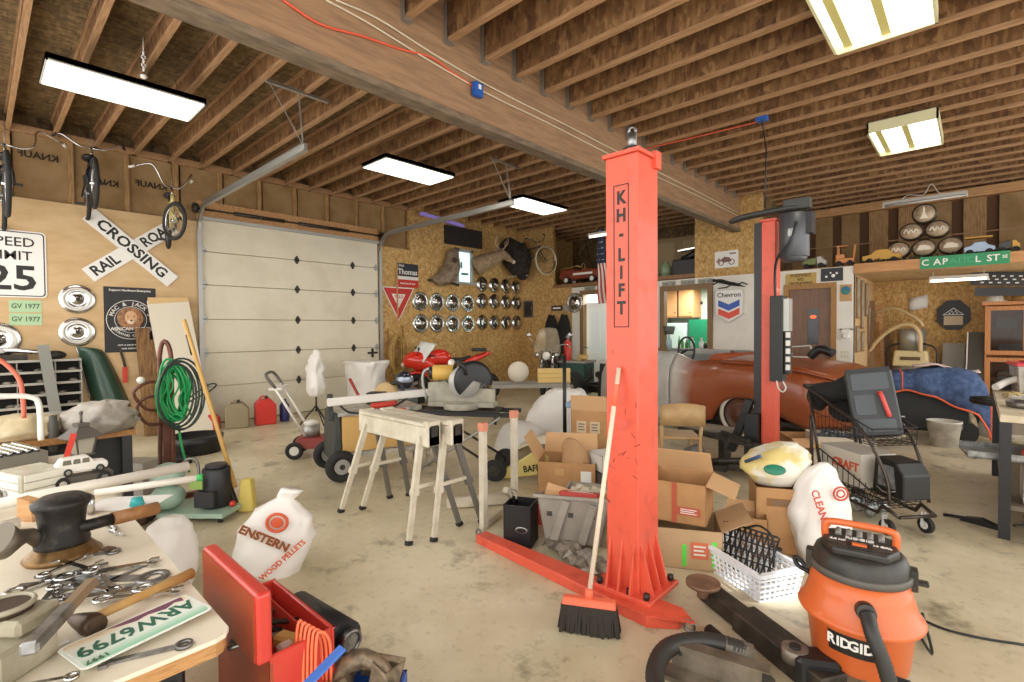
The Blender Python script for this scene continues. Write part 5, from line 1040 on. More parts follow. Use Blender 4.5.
# ================================================================= boxes, bins and bags around the near post
def carton(name, label, loc, w, d, h, rotz, flaps=(), m=None, cat='cardboard box', open_top=True, tape=None, inner=None, flap_len=.6, rot=None):
    """open carton with real walls; flaps = list of (side, angle) with side in 'x-','x+','y-','y+'"""
    m = m or CARD; t = thing(name, label, cat, loc, rotz, rot=rot); b = MB(m); k = .005
    b.box(-w / 2, -d / 2, 0, w / 2, d / 2, k)
    for q in ((-w / 2, -d / 2, w / 2, -d / 2 + k), (-w / 2, d / 2 - k, w / 2, d / 2), (-w / 2, -d / 2, -w / 2 + k, d / 2), (w / 2 - k, -d / 2, w / 2, d / 2)): b.box(q[0], q[1], 0, q[2], q[3], h)
    if not open_top: b.box(-w / 2, -d / 2, h - k, w / 2, d / 2, h)
    b.obj('body', t)
    for s, a in flaps:
        a = rad(a); f = MB(CARDIN if m is CARD else m); L_ = (d if s[0] == 'y' else w) * .5 * flap_len * 1.6; ca, sa = math.cos(a) * L_, math.sin(a) * L_
        sg = -1 if s[1] == '-' else 1
        if s[0] == 'y': f.grid([[(-w / 2, sg * d / 2, h), (w / 2, sg * d / 2, h)], [(-w / 2 + .01, sg * (d / 2 + ca), h + sa), (w / 2 - .01, sg * (d / 2 + ca), h + sa)]], smooth=False)
        else: f.grid([[(sg * w / 2, -d / 2, h), (sg * w / 2, d / 2, h)], [(sg * (w / 2 + ca), -d / 2 + .01, h + sa), (sg * (w / 2 + ca), d / 2 - .01, h + sa)]], smooth=False)
        f.obj('flap', t, solid=.004)
    return t
def label_on(t, w, h, x, z, y, m=None, txt=None, size=.04, col=None):
    b = MB(m or SIGNW); b.box(x - w / 2, y - .002, z - h / 2, x + w / 2, y, z + h / 2)
    if txt:
        for q in range(3): b.box(x - w * .34, y - .003, z - h * .28 + q * h * .24, x + w * (.34 - .1 * (q % 2)), y - .002, z - h * .18 + q * h * .24, col or mat('print_grey', '6d675e', .6))
    return b.obj('label', t)
# right of the near post: two stacked open cartons
c1 = carton('cardboard_box', 'lower open carton with green tape and red print right of the near post', (-1.34, 3.06, 0), .38, .36, .24, rad(28), [('x-', -35), ('x+', 25)], mat('carton_light', 'bfa078', .8, var=.08))
b = MB(mat('green_tape', '5fd84a', .5)); b.box(-.04, -.183, .02, -.015, -.18, .15); b.obj('tape', c1); MB(mat('green_tape')).box(.13, -.183, .02, .155, -.18, .18).obj('tape', c1); label_on(c1, .10, .10, .06, .12, -.183, mat('print_orange', 'd0714e', .6), 'FRAGILE', .03, SIGNW)
c2 = carton('cardboard_box', 'upper open carton with a raised flap, stacked right of the near post', (-1.40, 3.10, .25), .36, .34, .25, rad(14), [('x+', -20), ('y+', 120)])
label_on(c2, .14, .05, .08, .08, -.173, mat('print_red', 'b4573c', .6), 'FRAGILE', .03, SIGNW); MB(mat('print_red')).box(-.02, -.174, 0, .01, -.17, .25).obj('red_tape', c2)
# tall carton with yellow bag, small open carton, white pellet bag
c3 = carton('cardboard_box', 'tall brown carton holding a yellow pellet bag, between near post and vacuum', (-.97, 3.62, 0), .29, .28, .42, rad(26), [('x+', -80)])
label_on(c3, .16, .05, .0, .33, -.143, mat('print_brown2', '8e6236', .7), 'UP  UP  UP', .03)
t = ring_bag('pellet_bag', 'yellow and white pellet bag slumped on top of the tall brown carton', 'bag', [(.0, .13, .12, 0, 0), (.08, .19, .17, -.01, 0), (.16, .2, .17, .03, .02), (.22, .13, .12, .07, .03), (.26, .06, .05, .1, .03)], mat('bag_yellow', 'd9c67e', .4, col2='e4e0d2', scale=4, lo=.45, hi=.55), (-.99, 3.62, .425), rad(26), seed=5, amp=.02)
MB(mat('emblem_green', '23795c', .4)).ball((-.02, -.165, .12), .05, sc=(1.3, .15, .7), rot=(-.5, 0, 0)).obj('emblem', t)
MB(mat('emblem_navy', '2f4a74', .4)).tube([(-.18, -.08, .14), (-.1, -.15, .2)], .012, 6).obj('stripe', t)
c4 = carton('cardboard_box', 'small open carton with dark side print below the tall brown carton', (-1.08, 3.37, 0), .24, .14, .25, rad(20), [('y+', 60)])
MB(INKB).box(.119, -.06, .02, .123, .06, .11).obj('side_print', c4); MB(INKB).box(.119, -.06, .13, .123, .06, .22).obj('side_print', c4)
t = ring_bag('pellet_bag', 'white pellet bag lettered in red standing behind the orange vacuum', 'bag', [(0, .13, .11, 0, 0), (.15, .17, .13, 0, 0), (.32, .17, .12, 0, 0), (.45, .13, .09, 0, .0), (.54, .08, .05, .01, 0), (.60, .03, .02, .03, 0)], BAGW, (-.72, 3.62, 0), rad(35), seed=12, amp=.016)
b = MB(mat('print_red2', 'c8503c', .5)); b.text('CLEANBURN', .06, None, TR(-.04, -.145, .30) @ Matrix.Rotation(rad(72), 4, 'Y'), bold=.001); b.torus((.07, -.118, .44), .04, .006, 'y', 18, 5); b.torus((.07, -.118, .44), .022, .005, 'y', 14, 5); b.obj('lettering', t)
# white basket with black grating
bk = thing('laundry_basket', 'white perforated plastic basket on the floor left of the vacuum', 'basket', (-.96, 3.02, 0), rad(-30))
def basket(t, w, d, h, m):
    b = MB(m); n = 14
    for s in (-1, 1):
        for i in range(n + 1):
            x = -w / 2 + w * i / n; b.bar((x * .9, s * d / 2 * .85, 0), (x, s * d / 2, h), .008, .006)
        for i in range(9):
            y = -d / 2 + d * i / 8; b.bar((s * w / 2 * .9, y * .85, 0), (s * w / 2, y, h), .008, .006)
    for k in range(6):
        f = k / 5; W_ = w / 2 * (.9 + .1 * f); D_ = d / 2 * (.85 + .15 * f); z = h * f; th = .022 if k == 5 else .010
        for a, c in (((-W_, -D_), (W_, -D_)), ((W_, -D_), (W_, D_)), ((W_, D_), (-W_, D_)), ((-W_, D_), (-W_, -D_))): b.bar((a[0], a[1], z), (c[0], c[1], z), .010 if k < 5 else .024, th)
    b.box(-w / 2 * .9, -d / 2 * .85, 0, w / 2 * .9, d / 2 * .85, .006); b.obj('basket', t)
basket(bk, .50, .30, .15, mat('basket_white', 'e9eef2', .4))
t = thing('plastic_grate', 'black lattice grate propped inside the white basket', 'grate', (-.99, 3.02, .03), 0, rot=(rad(-22), rad(0), rad(-8))); t.scale = (.82, .82, .82)
b = MB(BLACK)
for i in range(9): b.bar((-.16 + .04 * i - .0, 0, 0), (-.16 + .04 * i + .05, 0, .30), .006, .012); b.bar((-.16 + .04 * i + .04, 0, 0), (-.16 + .04 * i - .03, 0, .30), .006, .012)
for z in (0, .3): b.bar((-.17, 0, z), (.2, 0, z), .014, .014)
for k in range(5): b.bar((-.17, 0, .06 * k + .03), (.2, 0, .06 * k + .03), .006, .01)
b.tube(smoothpath([(-.02, -.01, .3), (.08, -.03, .34), (.18, -.03, .28), (.2, 0, .1)], 4), .008, 6); b.obj('grate', t)
t = thing('black_roll', 'short black roll lying behind the white basket', 'roll', (-.98, 3.40, .035), rad(10)); MB(BLACK).cyl((-.10, 0, 0), (.10, 0, 0), .035, n=14).obj('roll', t)
# long black swing arm / floor jack bar in front
t = thing('steel_lift_arm', 'long black steel lift arm lying on the floor with a round rusty pad', 'lift arm', (0, 0, 0))
A0, A1 = onz(706, 590, .05), onz(835, 690, .05); mid_ = A0.lerp(A1, .42)
b = MB(mat('arm_black', '2e2a25', .5, .4, col2='4a4238', scale=14)); b.bar(A0, mid_, .10, .08); b.bar(mid_.lerp(A0, .15) + Vector((0, 0, .005)), A1, .13, .10); b.obj('arm', t, bevel=.006)
b = MB(mat('pad_rust', '8a6a52', .6, .2, col2='6d5340', scale=12)); c = onz(703, 585, .12); b.cyl(c, c + Vector((0, 0, .018)), .085, n=28); b.cyl(c - Vector((0, 0, .06)), c, .03, n=12); b.obj('pad', t)
c = onz(795, 650, .12); b = MB(mat('knuckle', '8a8072', .45, .5, col2='5c544a', scale=14)); b.cyl(c - Vector((0, 0, .04)), c + Vector((0, 0, .012)), .05, n=20); b.cyl(c + Vector((0, 0, .012)), c + Vector((0, 0, .02)), .022, n=14, m=BLACK); b.obj('knuckle', t)
b = MB(BLACK); c = onz(815, 668, .07); b.cbox(c, (.16, .12, .12), rot=(0, 0, .5)); b.obj('end_bracket', t, bevel=.015)
# hoses and angle iron in the foreground
t = thing('vacuum_hose', 'thick black curved vacuum hose lying in the bottom foreground', 'hose'); pts = smoothpath([onz(660, 705, .05), onz(655, 672, .07), onz(668, 648, .09), onz(700, 641, .10), onz(735, 648, .09), onz(748, 655, .07)], 12)
b = MB(mat('hose_black')); b.tube(pts, [.036 + .002 * (i % 2) for i in range(len(pts))], 14); b.obj('hose', t); b = MB(mat('cuff_grey', '6e6659', .5)); b.cyl(onz(724, 646, .09), onz(752, 655, .07), .042, n=18); b.obj('cuff', t)
t = thing('steel_pipe', 'dark steel pipe on the floor behind the angle iron', 'pipe'); MB(DKSTEEL).cyl(onz(709, 630, .03), onz(770, 684, .03), .028, n=12).obj('pipe', t)
t = thing('angle_iron', 'rusty grey angle iron lying across the bottom foreground', 'steel angle'); a, c = onz(672, 655, .06), onz(762, 684, .06)
b = MB(mat('angle_steel', '8b8172', .4, .6, col2='6b6254', scale=10)); b.bar(a, c, .006, .10); b.bar(a + Vector((.02, .03, .05)), c + Vector((.02, .03, .05)), .06, .006); b.ball(a.lerp(c, .12) + Vector((-.004, -.006, .02)), .008, BLACK, 8); b.obj('angle', t)
t = thing('angle_iron', 'second flat steel bar lying under the angle iron at the bottom edge', 'steel angle'); b = MB(mat('angle_steel')); b.bar(onz(660, 668, .01), onz(745, 700, .01), .09, .02); b.obj('bar', t)
# broom leaning on the near post
t = thing('push_broom', 'broom with black bristles leaning on the front of the near red post', 'broom', onz(589, 632, 0) , rad(28)); base = onz(589, 632, 0); 
top = ony(619, 368, 2.28) - base; top = Matrix.Rotation(rad(-28), 4, 'Z') @ top
b = MB(mat('handle_pale', 'd9c8b0', .5)); b.cyl((0, 0, .17), top, .012, n=10); b.obj('handle', t); d_ = (top - Vector((0, 0, .17))).normalized()
MB(mat('handle_tip', 'e0694a', .5)).cyl(top - d_ * .20, top + d_ * .005, .0145, .010, n=10).obj('handle_sleeve', t)
b = MB(mat('handle_tip')); b.box(-.13, -.03, .13, .13, .03, .165, taper=.008); b.cyl((0, 0, .16), (0, 0, .21), .02, n=10); b.obj('head', t, bevel=.006)
b = MB(mat('bristle', '1e1a16', .8, col2='3a3128', scale=60, stretch=(8, 8, 1))); rs = random.Random(2)
for i in range(26):
    for j in range(4):
        x = -.125 + .01 * i; y = -.024 + .016 * j; b.bar((x, y, .132), (x * 1.12 + rs.uniform(-.006, .006), y * 1.5 + rs.uniform(-.006, .006), rs.uniform(0, .012)), .009, .012)
b.obj('bristles', t)
# black bin with oval badge
t = thing('waste_bin', 'tall black bin with a silver oval badge left of the grey tote', 'bin', (-2.27, 2.52, 0), rad(25))
b = MB(BLACK); w, h = .095, .28
for q in ((-w, -w, -w + .008, w), (w - .008, -w, w, w), (-w, -w, w, -w + .008), (-w, w - .008, w, w)): b.box(q[0], q[1], 0, q[2], q[3], h)
b.box(-w, -w, 0, w, w, .01); b.obj('body', t); b = MB(GALV); b.ball((.03, -w, .12), .036, sc=(1.2, .08, .6)); b.ball((.03, -w - .002, .12), .030, INKB, sc=(1.2, .08, .55)); b.obj('badge', t)
t = thing('metal_tools', 'bright metal tongs standing in the black bin', 'tools', (-2.27, 2.52, .012), rad(25)); b = MB(CHROME); b.bar((-.03, 0, 0), (-.06, -.04, .36), .012, .01).bar((0, 0, 0), (-.02, -.05, .35), .012, .01).bar((-.06, -.04, .36), (-.02, -.05, .35), .014, .01); b.obj('tongs', t)
# grey plastic tote tipped forward, full
TOTE = mat('tote_grey', '918b7e', .5, col2='7e786b', scale=5)
tt = thing('plastic_tote', 'grey tote bin full of parts tilted beside the near red post', 'tote', (-1.98, 2.74, .02), 0, rot=(rad(-14), 0, rad(28)))
def tote(t, w, d, h, m, tp=.06):
    b = MB(m); k = .008
    def wall(p):  b.add(p, [(0, 1, 2, 3), (7, 6, 5, 4), (0, 4, 5, 1), (1, 5, 6, 2), (2, 6, 7, 3), (3, 7, 4, 0)])
    W0, D0, W1, D1 = w / 2 - tp, d / 2 - tp, w / 2, d / 2
    for s in (-1, 1):
        wall([(-W0, s * D0, 0), (W0, s * D0, 0), (W1, s * D1, h), (-W1, s * D1, h), (-W0, s * (D0 - k), 0), (W0, s * (D0 - k), 0), (W1, s * (D1 - k), h), (-W1, s * (D1 - k), h)])
        wall([(s * W0, -D0, 0), (s * W0, D0, 0), (s * W1, D1, h), (s * W1, -D1, h), (s * (W0 - k), -D0, 0), (s * (W0 - k), D0, 0), (s * (W1 - k), D1, h), (s * (W1 - k), -D1, h)])
    b.box(-W0, -D0, 0, W0, D0, .01)
    for q in ((-W1 - .02, -D1 - .02, W1 + .02, -D1 + .01), (-W1 - .02, D1 - .01, W1 + .02, D1 + .02), (-W1 - .02, -D1, -W1 + .01, D1), (W1 - .01, -D1, W1 + .02, D1)): b.box(q[0], q[1], h - .02, q[2], q[3], h)
    b.obj('body', t)
    r = MB(m)
    for x, z0, z1 in ((-.12, .05, .9), (.06, .02, .85)): r.bar((x, -D0 - .01 - tp * .3, h * z0), (x + .08, -D1 - .006, h * z1), .05, .012, up=(0, 1, 0))
    r.obj('rib', t)
    r = MB(DKSTEEL); [r.box(x, -D1 + tp * .45 - .006, h * .55, x + .035, -D1 + tp * .45 + .03, h * .55 + .03) for x in (-.17, -.03, .11)]; r.obj('grip_hole', t)
tote(tt, .48, .36, .30, TOTE)
def rel(t, p): bpy.context.view_layer.update(); return t.matrix_world @ Vector(p)
t = thing('parts_box', 'red box printed with a silver emblem lying in the grey tote', 'box', rel(tt, (.03, -.0, .25)), 0, rot=(rad(-14), 0, rad(24))); b = MB(mat('box_red', 'b9392c', .5)); b.box(-.13, -.09, 0, .13, .09, .07); b.obj('body', t); b = MB(SIGNW); b.prism([(-.09, -.02), (0, .035), (.09, -.02), (.05, -.035), (-.05, -.035)], .07, .072, axis='z'); b.obj('emblem', t)
t = thing('cardboard_flap', 'loose pale cardboard piece standing in the grey tote', 'cardboard', rel(tt, (-.15, .02, .22)), 0, rot=(rad(-40), rad(15), rad(30))); MB(CARDIN).box(-.09, -.003, 0, .09, .003, .14).obj('sheet', t)
t = thing('cardboard_flap', 'small brown cardboard piece at the right side of the grey tote', 'cardboard', rel(tt, (.20, .05, .18)), 0, rot=(rad(-20), rad(-25), rad(20))); MB(CARD).box(-.06, -.003, 0, .06, .003, .13).obj('sheet', t)
t = thing('plastic_wrap', 'crumpled clear and white wrap in the front of the grey tote', 'packaging', rel(tt, (.0, -.10, .25)), rad(28)); b = MB(mat('wrap', 'c9c7be', .3)); [b.ball((-.14 + .035 * i, .01 * (i % 3), .01 * (i % 2)), .03, n=6, sc=(1.2, .8, .7), rot=(i, i * 2, 0)) for i in range(9)]; b.jitter(.008, 3); b.obj('wrap', t)
t = thing('red_bowl', 'round red plastic bowl standing behind the black bin', 'bowl', (-2.38, 2.85, .02), 0, rot=(rad(65), 0, rad(40))); MB(mat('bowl_red', 'd63c28', .35)).lathe([(.001, 0), (.06, 0), (.12, .05), (.125, .055), (.115, .05), (.055, .01), (.001, .01)], 26).obj('bowl', t)
t = carton('cardboard_box', 'small pale box lying low behind the black bin', (-2.52, 2.80, 0), .22, .16, .12, rad(20), [('y-', -60)], mat('carton_pale', 'd6c9ae', .8))
# brown carton with paper bag, ribbed sheet metal in front of the tote
c5 = carton('cardboard_box', 'brown carton with white label between the steel stand and the tall carton', (-2.68, 3.62, 0), .50, .38, .30, rad(30), [('x-', 60), ('y+', 70)])
label_on(c5, .09, .11, .17, .18, -.193); label_on(c5, .08, .06, -.06, .22, -.193, mat('tape_tan', 'c39a68', .5))
t = ring_bag('paper_bag', 'torn brown paper wrapped part standing in the labelled carton', 'paper bag', [(0, .10, .08, 0, 0), (.15, .12, .10, 0, 0), (.3, .12, .10, .02, 0), (.42, .09, .06, -.02, 0), (.47, .04, .03, -.04, 0)], mat('kraft', 'b08a62', .8, bump=.2), (-2.60, 3.60, .01), seed=21, amp=.012)
c6 = carton('cardboard_box', 'tall brown carton standing upright behind the near red post', (-2.95, 4.42, 0), .38, .34, .62, rad(20), [('y-', 75)], open_top=True)
label_on(c6, .10, .12, -.08, .45, -.173, mat('label_tan', 'ccb694', .7), 'THIS', .03); label_on(c6, .10, .12, .06, .45, -.173, mat('label_tan'), 'SIDE', .03)
t = thing('blue_case', 'flat pale blue plastic case on top of the tall upright carton', 'case', (-2.92, 4.45, .63), rad(20)); MB(mat('case_blue', '8fb0c6', .4)).box(-.3, -.15, 0, .32, .15, .06).obj('body', t, bevel=.01); MB(mat('case_blue_dark', '3f79b0', .4)).box(.0, -.155, .01, .32, -.15, .05).obj('stripe', t)
c7 = carton('cardboard_box', 'white topped box stacked left of the near post behind the grey tote', (-2.32, 3.78, .24), .34, .26, .14, rad(60), [('y-', 20)], mat('box_white', 'd8d5cc', .6), open_top=False)
c8 = carton('cardboard_box', 'dark lower box under the white topped box behind the tote', (-2.32, 3.78, 0), .36, .28, .235, rad(60), [], mat('box_dark', '4d4a44', .6), open_top=False)
t = thing('parts_tray', 'shallow grey tray of parts behind the grey tote', 'tray', (-2.18, 3.22, 0), rad(25)); tote(t, .34, .24, .22, mat('tray_grey', 'aba595', .5), .02)
t = thing('rag', 'pale crumpled rag filling the shallow tray', 'rag', (-2.18, 3.22, .19), rad(25)); b = MB(mat('rag_pale', 'cfc4ac', .9)); [b.ball((-.12 + .04 * i, .03 * math.sin(i * 2), .0), .05, n=8, sc=(1, .9, .6), rot=(i, i, 0)) for i in range(7)]; b.jitter(.01, 4); b.obj('rag', t)
t = thing('sheet_metal', 'bent dark sheet metal and plastic scraps on the floor before the grey tote', 'scrap', (-1.78, 2.52, .0), rad(-20)); P = [[(-.30 + .05 * i, -.10 + .05 * j, .02 + .05 * abs(math.sin(i * 1.3 + j)) + (.02 if j % 2 else 0)) for j in range(5)] for i in range(12)]
MB(mat('scrap', '6c655a', .35, .4, col2='a39c8c', scale=18)).grid(P, smooth=False).obj('sheet', t, solid=.003)
t = thing('paint_tray', 'yellow lettered plastic tray leaning between the steel stand and carton', 'tray', (-3.12, 3.62, .0), rad(35)); b = MB(mat('tray_yellow', 'd6c779', .5)); b.prism([(-.28, .02), (.26, .10), (.26, .24), (.05, .30), (-.1, .2), (-.28, .10)], -.05, .05); b.obj('body', t, bevel=.01); MB(INKB).text('BAFFORS', .085, None, TR(.07, -.052, .14) @ Matrix.Rotation(-rad(8), 4, 'Y'), bold=.002, sx=.85).obj('lettering', t)
# white sacks and curved fender behind the stand
t = ring_bag('sack', 'large white woven sack slumped behind the thin black pole', 'sack', [(0, .34, .30, 0, 0), (.2, .42, .34, 0, 0), (.42, .40, .32, .02, 0), (.60, .30, .24, .06, 0), (.70, .18, .14, .1, 0)], BAGW, (-3.85, 5.0, 0), rad(30), seed=31, amp=.03)
t = ring_bag('sack', 'lower white sack lying right of the saw stand wheels', 'sack', [(0, .24, .22, 0, 0), (.1, .28, .26, 0, 0), (.28, .24, .22, 0, 0), (.38, .14, .12, 0, 0)], BAGW, (-3.86, 4.28, 0), rad(10), seed=33, amp=.025)
t = thing('car_fender', 'curved cream car fender lying on the floor beside the tall carton', 'car part', (-3.3, 4.12, .0), rad(20)); P = []
for i in range(13):
    a = PI * i / 12; P.append([(-.42 * math.cos(a) * (1 - .03 * j * j), -.14 + .07 * j, max(.01, .34 * math.sin(a) * (1 - .05 * (j - 2) ** 2))) for j in range(5)])
MB(mat('fender_cream', 'd9cdb0', .35, coat=.3)).grid(P).obj('fender', t, solid=.008)
t = thing('black_pole', 'thin black steel pole standing on the floor before the white sack', 'pole', (-3.42, 4.55, 0)); b = MB(BLACK); b.cyl((0, 0, .01), (0, 0, 1.16), .022, n=10); b.lathe([(.001, 0), (.12, 0), (.12, .012), (.03, .02), (.001, .02)], 20); b.obj('pole', t)
# wood chair and parts between posts
ch = thing('wooden_chair', 'old pale wooden chair standing behind the near red post before the car', 'chair', (-2.16, 4.72, 0), rad(215)); ch.scale = (.93,) * 3
CW = mat('chair_wood', 'b89868', .5, col2='a5845a', scale=5)
b = MB(CW); b.box(-.2, -.2, .42, .2, .2, .45); b.obj('seat', ch, bevel=.01)
for sx in (-1, 1):
    MB(CW).bar((sx * .18, -.18, 0), (sx * .17, -.17, .42), .035, .035).obj('leg', ch); MB(CW).tube([(sx * .19, .2, 0), (sx * .19, .18, .42), (sx * .20, .26, .78)], .02, 8).obj('leg', ch)
P = [[(-.22 + .44 * i / 8, .26 + .04 * (1 - ((i - 4) / 4) ** 2) , .58 + .2 * j + .03 * (1 - ((i - 4) / 4) ** 2) * j) for j in range(2)] for i in range(9)]
MB(CW).grid(P).obj('backrest', ch, solid=.018)
t = thing('low_bench', 'grey plank on low supports stretching behind the wooden chair', 'bench', (-2.6, 5.75, 0), rad(-6)); b = MB(mat('plank_grey', '8c8474', .6)); b.box(-.7, -.1, .30, .75, .1, .34); b.obj('plank', t)
for x in (-.5, .55): MB(DKSTEEL).box(x - .03, -.09, 0, x + .03, .09, .30).obj('support', t)
t = thing('clear_bag', 'clear bag of shiny bottles under the wooden chair', 'bag', (-2.22, 4.72, 0)); t.scale = (.8,) * 3; b = MB(mat('shiny_wrap', 'b8b8b0', .15, .3, col2='55544e', scale=30)); [b.ball((.05 * (i % 4) - .08, .05 * (i // 4) - .05, .06 + .05 * (i % 3)), .06, n=8) for i in range(10)]; b.jitter(.012, 6); b.obj('bag', t)
# boxes beside the car: box with white computer case etc.
c9 = carton('cardboard_box', 'open brown carton behind the far post foot left of the white carton', (-1.28, 5.72, 0), .36, .34, .36, rad(35), [('y-', -20), ('x-', 30)])
c10 = carton('cardboard_box', 'long white open carton of metal parts behind the shopping cart', (-.98, 5.78, 0), .52, .36, .40, rad(24), [('x+', 10)], mat('carton_white', 'cfc4ae', .7))
t = thing('metal_parts', 'heap of blue grey metal parts in the white carton', 'car parts', rel(c10, (0, 0, .32)), 0); b = MB(mat('parts_bluegrey', '6f7f88', .4, .4, col2='3c4348', scale=20)); [b.cbox((.09 * (i % 4) - .13, .08 * (i // 4) - .08, .04), (.12, .05, .08), rot=(i, i * 1.7, i * .6)) for i in range(10)]; b.obj('parts', t)
# pellet bag on the floor by the red toolbox
t = ring_bag('pellet_bag', 'white wood pellet bag with an orange round logo standing beside the red toolbox', 'bag', [(0, .17, .10, 0, 0), (.12, .21, .12, 0, 0), (.28, .21, .11, .02, 0), (.40, .17, .08, .04, 0), (.47, .09, .05, .03, 0), (.50, .05, .03, .04, 0), (.56, .07, .035, .06, 0)], BAGW, (-3.12, 1.17, 0), rad(60), seed=41, amp=.014); t.rotation_euler = (0, rad(10), rad(55)); t.scale = (1, 1, .92)
b = MB(mat('print_orange2', 'cf5a34', .5)); b.T = TR(0, -.135, 0); b.torus((.03, .02, .38), .055, .010, 'y', 22, 5); b.ball((.03, .02, .38), .035, sc=(1, .2, 1)); b.text('WOOD PELLETS', .045, None, TR(.10, -.005, .16) @ Matrix.Rotation(rad(-52), 4, 'Y'), bold=.001); b.obj('lettering', t)
b = MB(mat('print_brown3', '8a4a1e', .5)); b.text('ENSTERN', .07, None, TR(-.02, -.132, .28) @ Matrix.Rotation(rad(20), 4, 'Y'), bold=.003); b.obj('brand_name', t)

# ================================================================= shopping cart
cart = thing('shopping_cart', 'dark wire shopping cart carrying a tool case and cartons, right of the far post', 'shopping cart', (-.86, 4.87, 0), rad(-41))
CT = mat('cart_metal', '4a423c', .35, .7); CTW = mat('cart_wire', '3b3531', .35, .7)
Lc, Wf, Wr = .68, .15, .20
for s in (-1, 1):
    b = MB(CT)
    b.tube([(0, s * Wr, .16), (Lc * .78, s * Wf, .13), (Lc * .88, s * Wf, .13), (Lc * .94, s * Wf, .19), (Lc * 1.12, s * Wf * .9, .15)], .013, 8)
    b.tube(smoothpath([(0, s * Wr, .16), (-.01, s * Wr, .5), (-.02, s * Wr, .72)], 3), .013, 8)
    b.tube([(.12, s * Wr * .95, .15), (.02, s * Wr * .98, .62), (-.04, s * Wr, .92)], .012, 8)
    b.tube(smoothpath([(-.10, s * Wr, .96), (.15, s * Wr * .95, .86), (.48, s * Wf * 1.2, .70), (.66, s * Wf, .42), (.70, s * Wf, .22)], 5), .011, 8)
    b.obj('side_frame', cart)
    for x, st in ((1.0, 0),):
        w = MB(RUBBER); w.cyl((x * Lc, s * Wf - .015, .055), (x * Lc, s * Wf + .015, .055), .055, n=20); o = w.obj('wheel', cart); MB(PLASW).cyl((x * Lc, s * Wf - .02, .055), (x * Lc, s * Wf + .02, .055), .028, n=12).obj('hub', o)
        f = MB(GALV); f.bar((x * Lc, s * Wf - .025, .05), (x * Lc - .02, s * Wf, .14), .03, .006).bar((x * Lc, s * Wf + .025, .05), (x * Lc - .02, s * Wf, .14), .03, .006); f.obj('fork', cart)
    w = MB(RUBBER); w.cyl((.02, s * Wr - .015, .06), (.02, s * Wr + .015, .06), .06, n=18); w.obj('wheel', cart); MB(GALV).bar((.02, s * Wr, .06), (.0, s * Wr, .17), .03, .02).obj('fork', cart)
b = MB(CT); b.tube([(-.10, -Wr, .96), (-.10, Wr, .96)], .016, 10).tube([(Lc * 1.12, -Wf * .9, .15), (Lc * 1.12, Wf * .9, .15)], .013, 8).tube([(0, -Wr, .16), (0, Wr, .16)], .013, 8); b.obj('handle', cart)
def wire_tray(b, x0, x1, z0, z1, w0, w1, h, nx=14, r=.0028, h1=None):
    h1 = h if h1 is None else h1
    for i in range(nx + 1):
        f = i / nx; x = x0 + (x1 - x0) * f; z = z0 + (z1 - z0) * f; w = w0 + (w1 - w0) * f; hh = h + (h1 - h) * f
        b.tube([(x, -w, z + hh), (x, -w * .94, z), (x, w * .94, z), (x, w, z + hh)], r, 4)
    for k in (0, .5, 1):
        for s in (-1, 1): b.tube([(x0, s * w0 * (.94 + .06 * k), z0 + h * k), (x1, s * w1 * (.94 + .06 * k), z1 + h1 * k)], r * (2 if k == 1 else 1), 5)
    for j in range(7): q = -1 + 2 * j / 6; b.tube([(x0, q * w0 * .94, z0), (x1, q * w1 * .94, z1)], r, 4)
    for x, z, w, hh in ((x0, z0, w0, h), (x1, z1, w1, h1)):
        for k in (0, .33, .66, 1): b.tube([(x, -w, z + hh * k), (x, w, z + hh * k)], r * (2 if k == 1 else 1), 4)
b = MB(CTW); wire_tray(b, .0, .58, .62, .60, Wr * .95, Wf * 1.2, .27, h1=.12); b.obj('upper_basket', cart)
b = MB(CTW); wire_tray(b, .05, .64, .19, .17, Wr * .9, Wf, .06); b.obj('lower_tray', cart)
b = MB(CTW)
for i in range(12): f = i / 11; b.tube([(.08 + .50 * f, -Wr + .05 * f, .22), (.06 + .52 * f, -Wr + .07 * f, .47 - .20 * f)], .003, 4)
b.tube([(.05, -Wr, .48), (.60, -Wf - .02, .26)], .006, 5); b.obj('side_grille', cart)
cz = lambda x, y, z: rel(cart, (x, y, z))
t = thing('tool_case', 'black hard tool case with red handle standing up in the shopping cart', 'tool case', cz(.44, .0, .63), 0, rot=(rad(-14), rad(-8), rad(14))); t.scale = (1.15,) * 3
KC = mat('case_black', '34383a', .45, col2='2a2d2f', scale=4); b = MB(KC); b.prism(rrect(-.13, 0, .13, .44, .03), -.06, .06); b.obj('body', t, bevel=.01)
b = MB(mat('case_panel', '4a5055', .5)); b.prism(rrect(-.10, .30, .10, .41, .01), -.068, -.06).prism(rrect(-.10, .14, .01, .27, .01), -.068, -.06).prism(rrect(-.10, .03, .10, .11, .01), -.068, -.06); b.obj('panel', t)
b = MB(mat('case_red', 'd04a42', .4)); b.tube(smoothpath([(.04, -.06, .27), (.045, -.095, .265), (.065, -.095, .14), (.07, -.06, .13)], 4), .013, 8); b.obj('handle', t); MB(BLACK).box(-.12, -.066, .42, .12, -.02, .445).obj('hinge', t)
t = thing('jacket', 'black padded jacket bundled beside the tool case in the cart', 'jacket', cz(.08, -.0, .76), rad(-20)); t.scale = (.85, .85, .85); b = MB(CLOTHK); b.tube(smoothpath([(-.22, 0, .0), (-.18, -.05, .14), (-.02, -.06, .20), (.12, -.02, .24), (.2, 0, .1), (.12, 0, -.06)], 5), [.04, .06, .08, .1, .11, .12, .12, .11, .11, .1, .1, .1, .11, .12, .12, .12, .11, .11, .11, .1, .1, .1, .09, .08, .07, .05][:26], 12); b.ball((.02, .02, .02), .15, n=12, sc=(1, .8, .8)); b.obj('cloth', t)
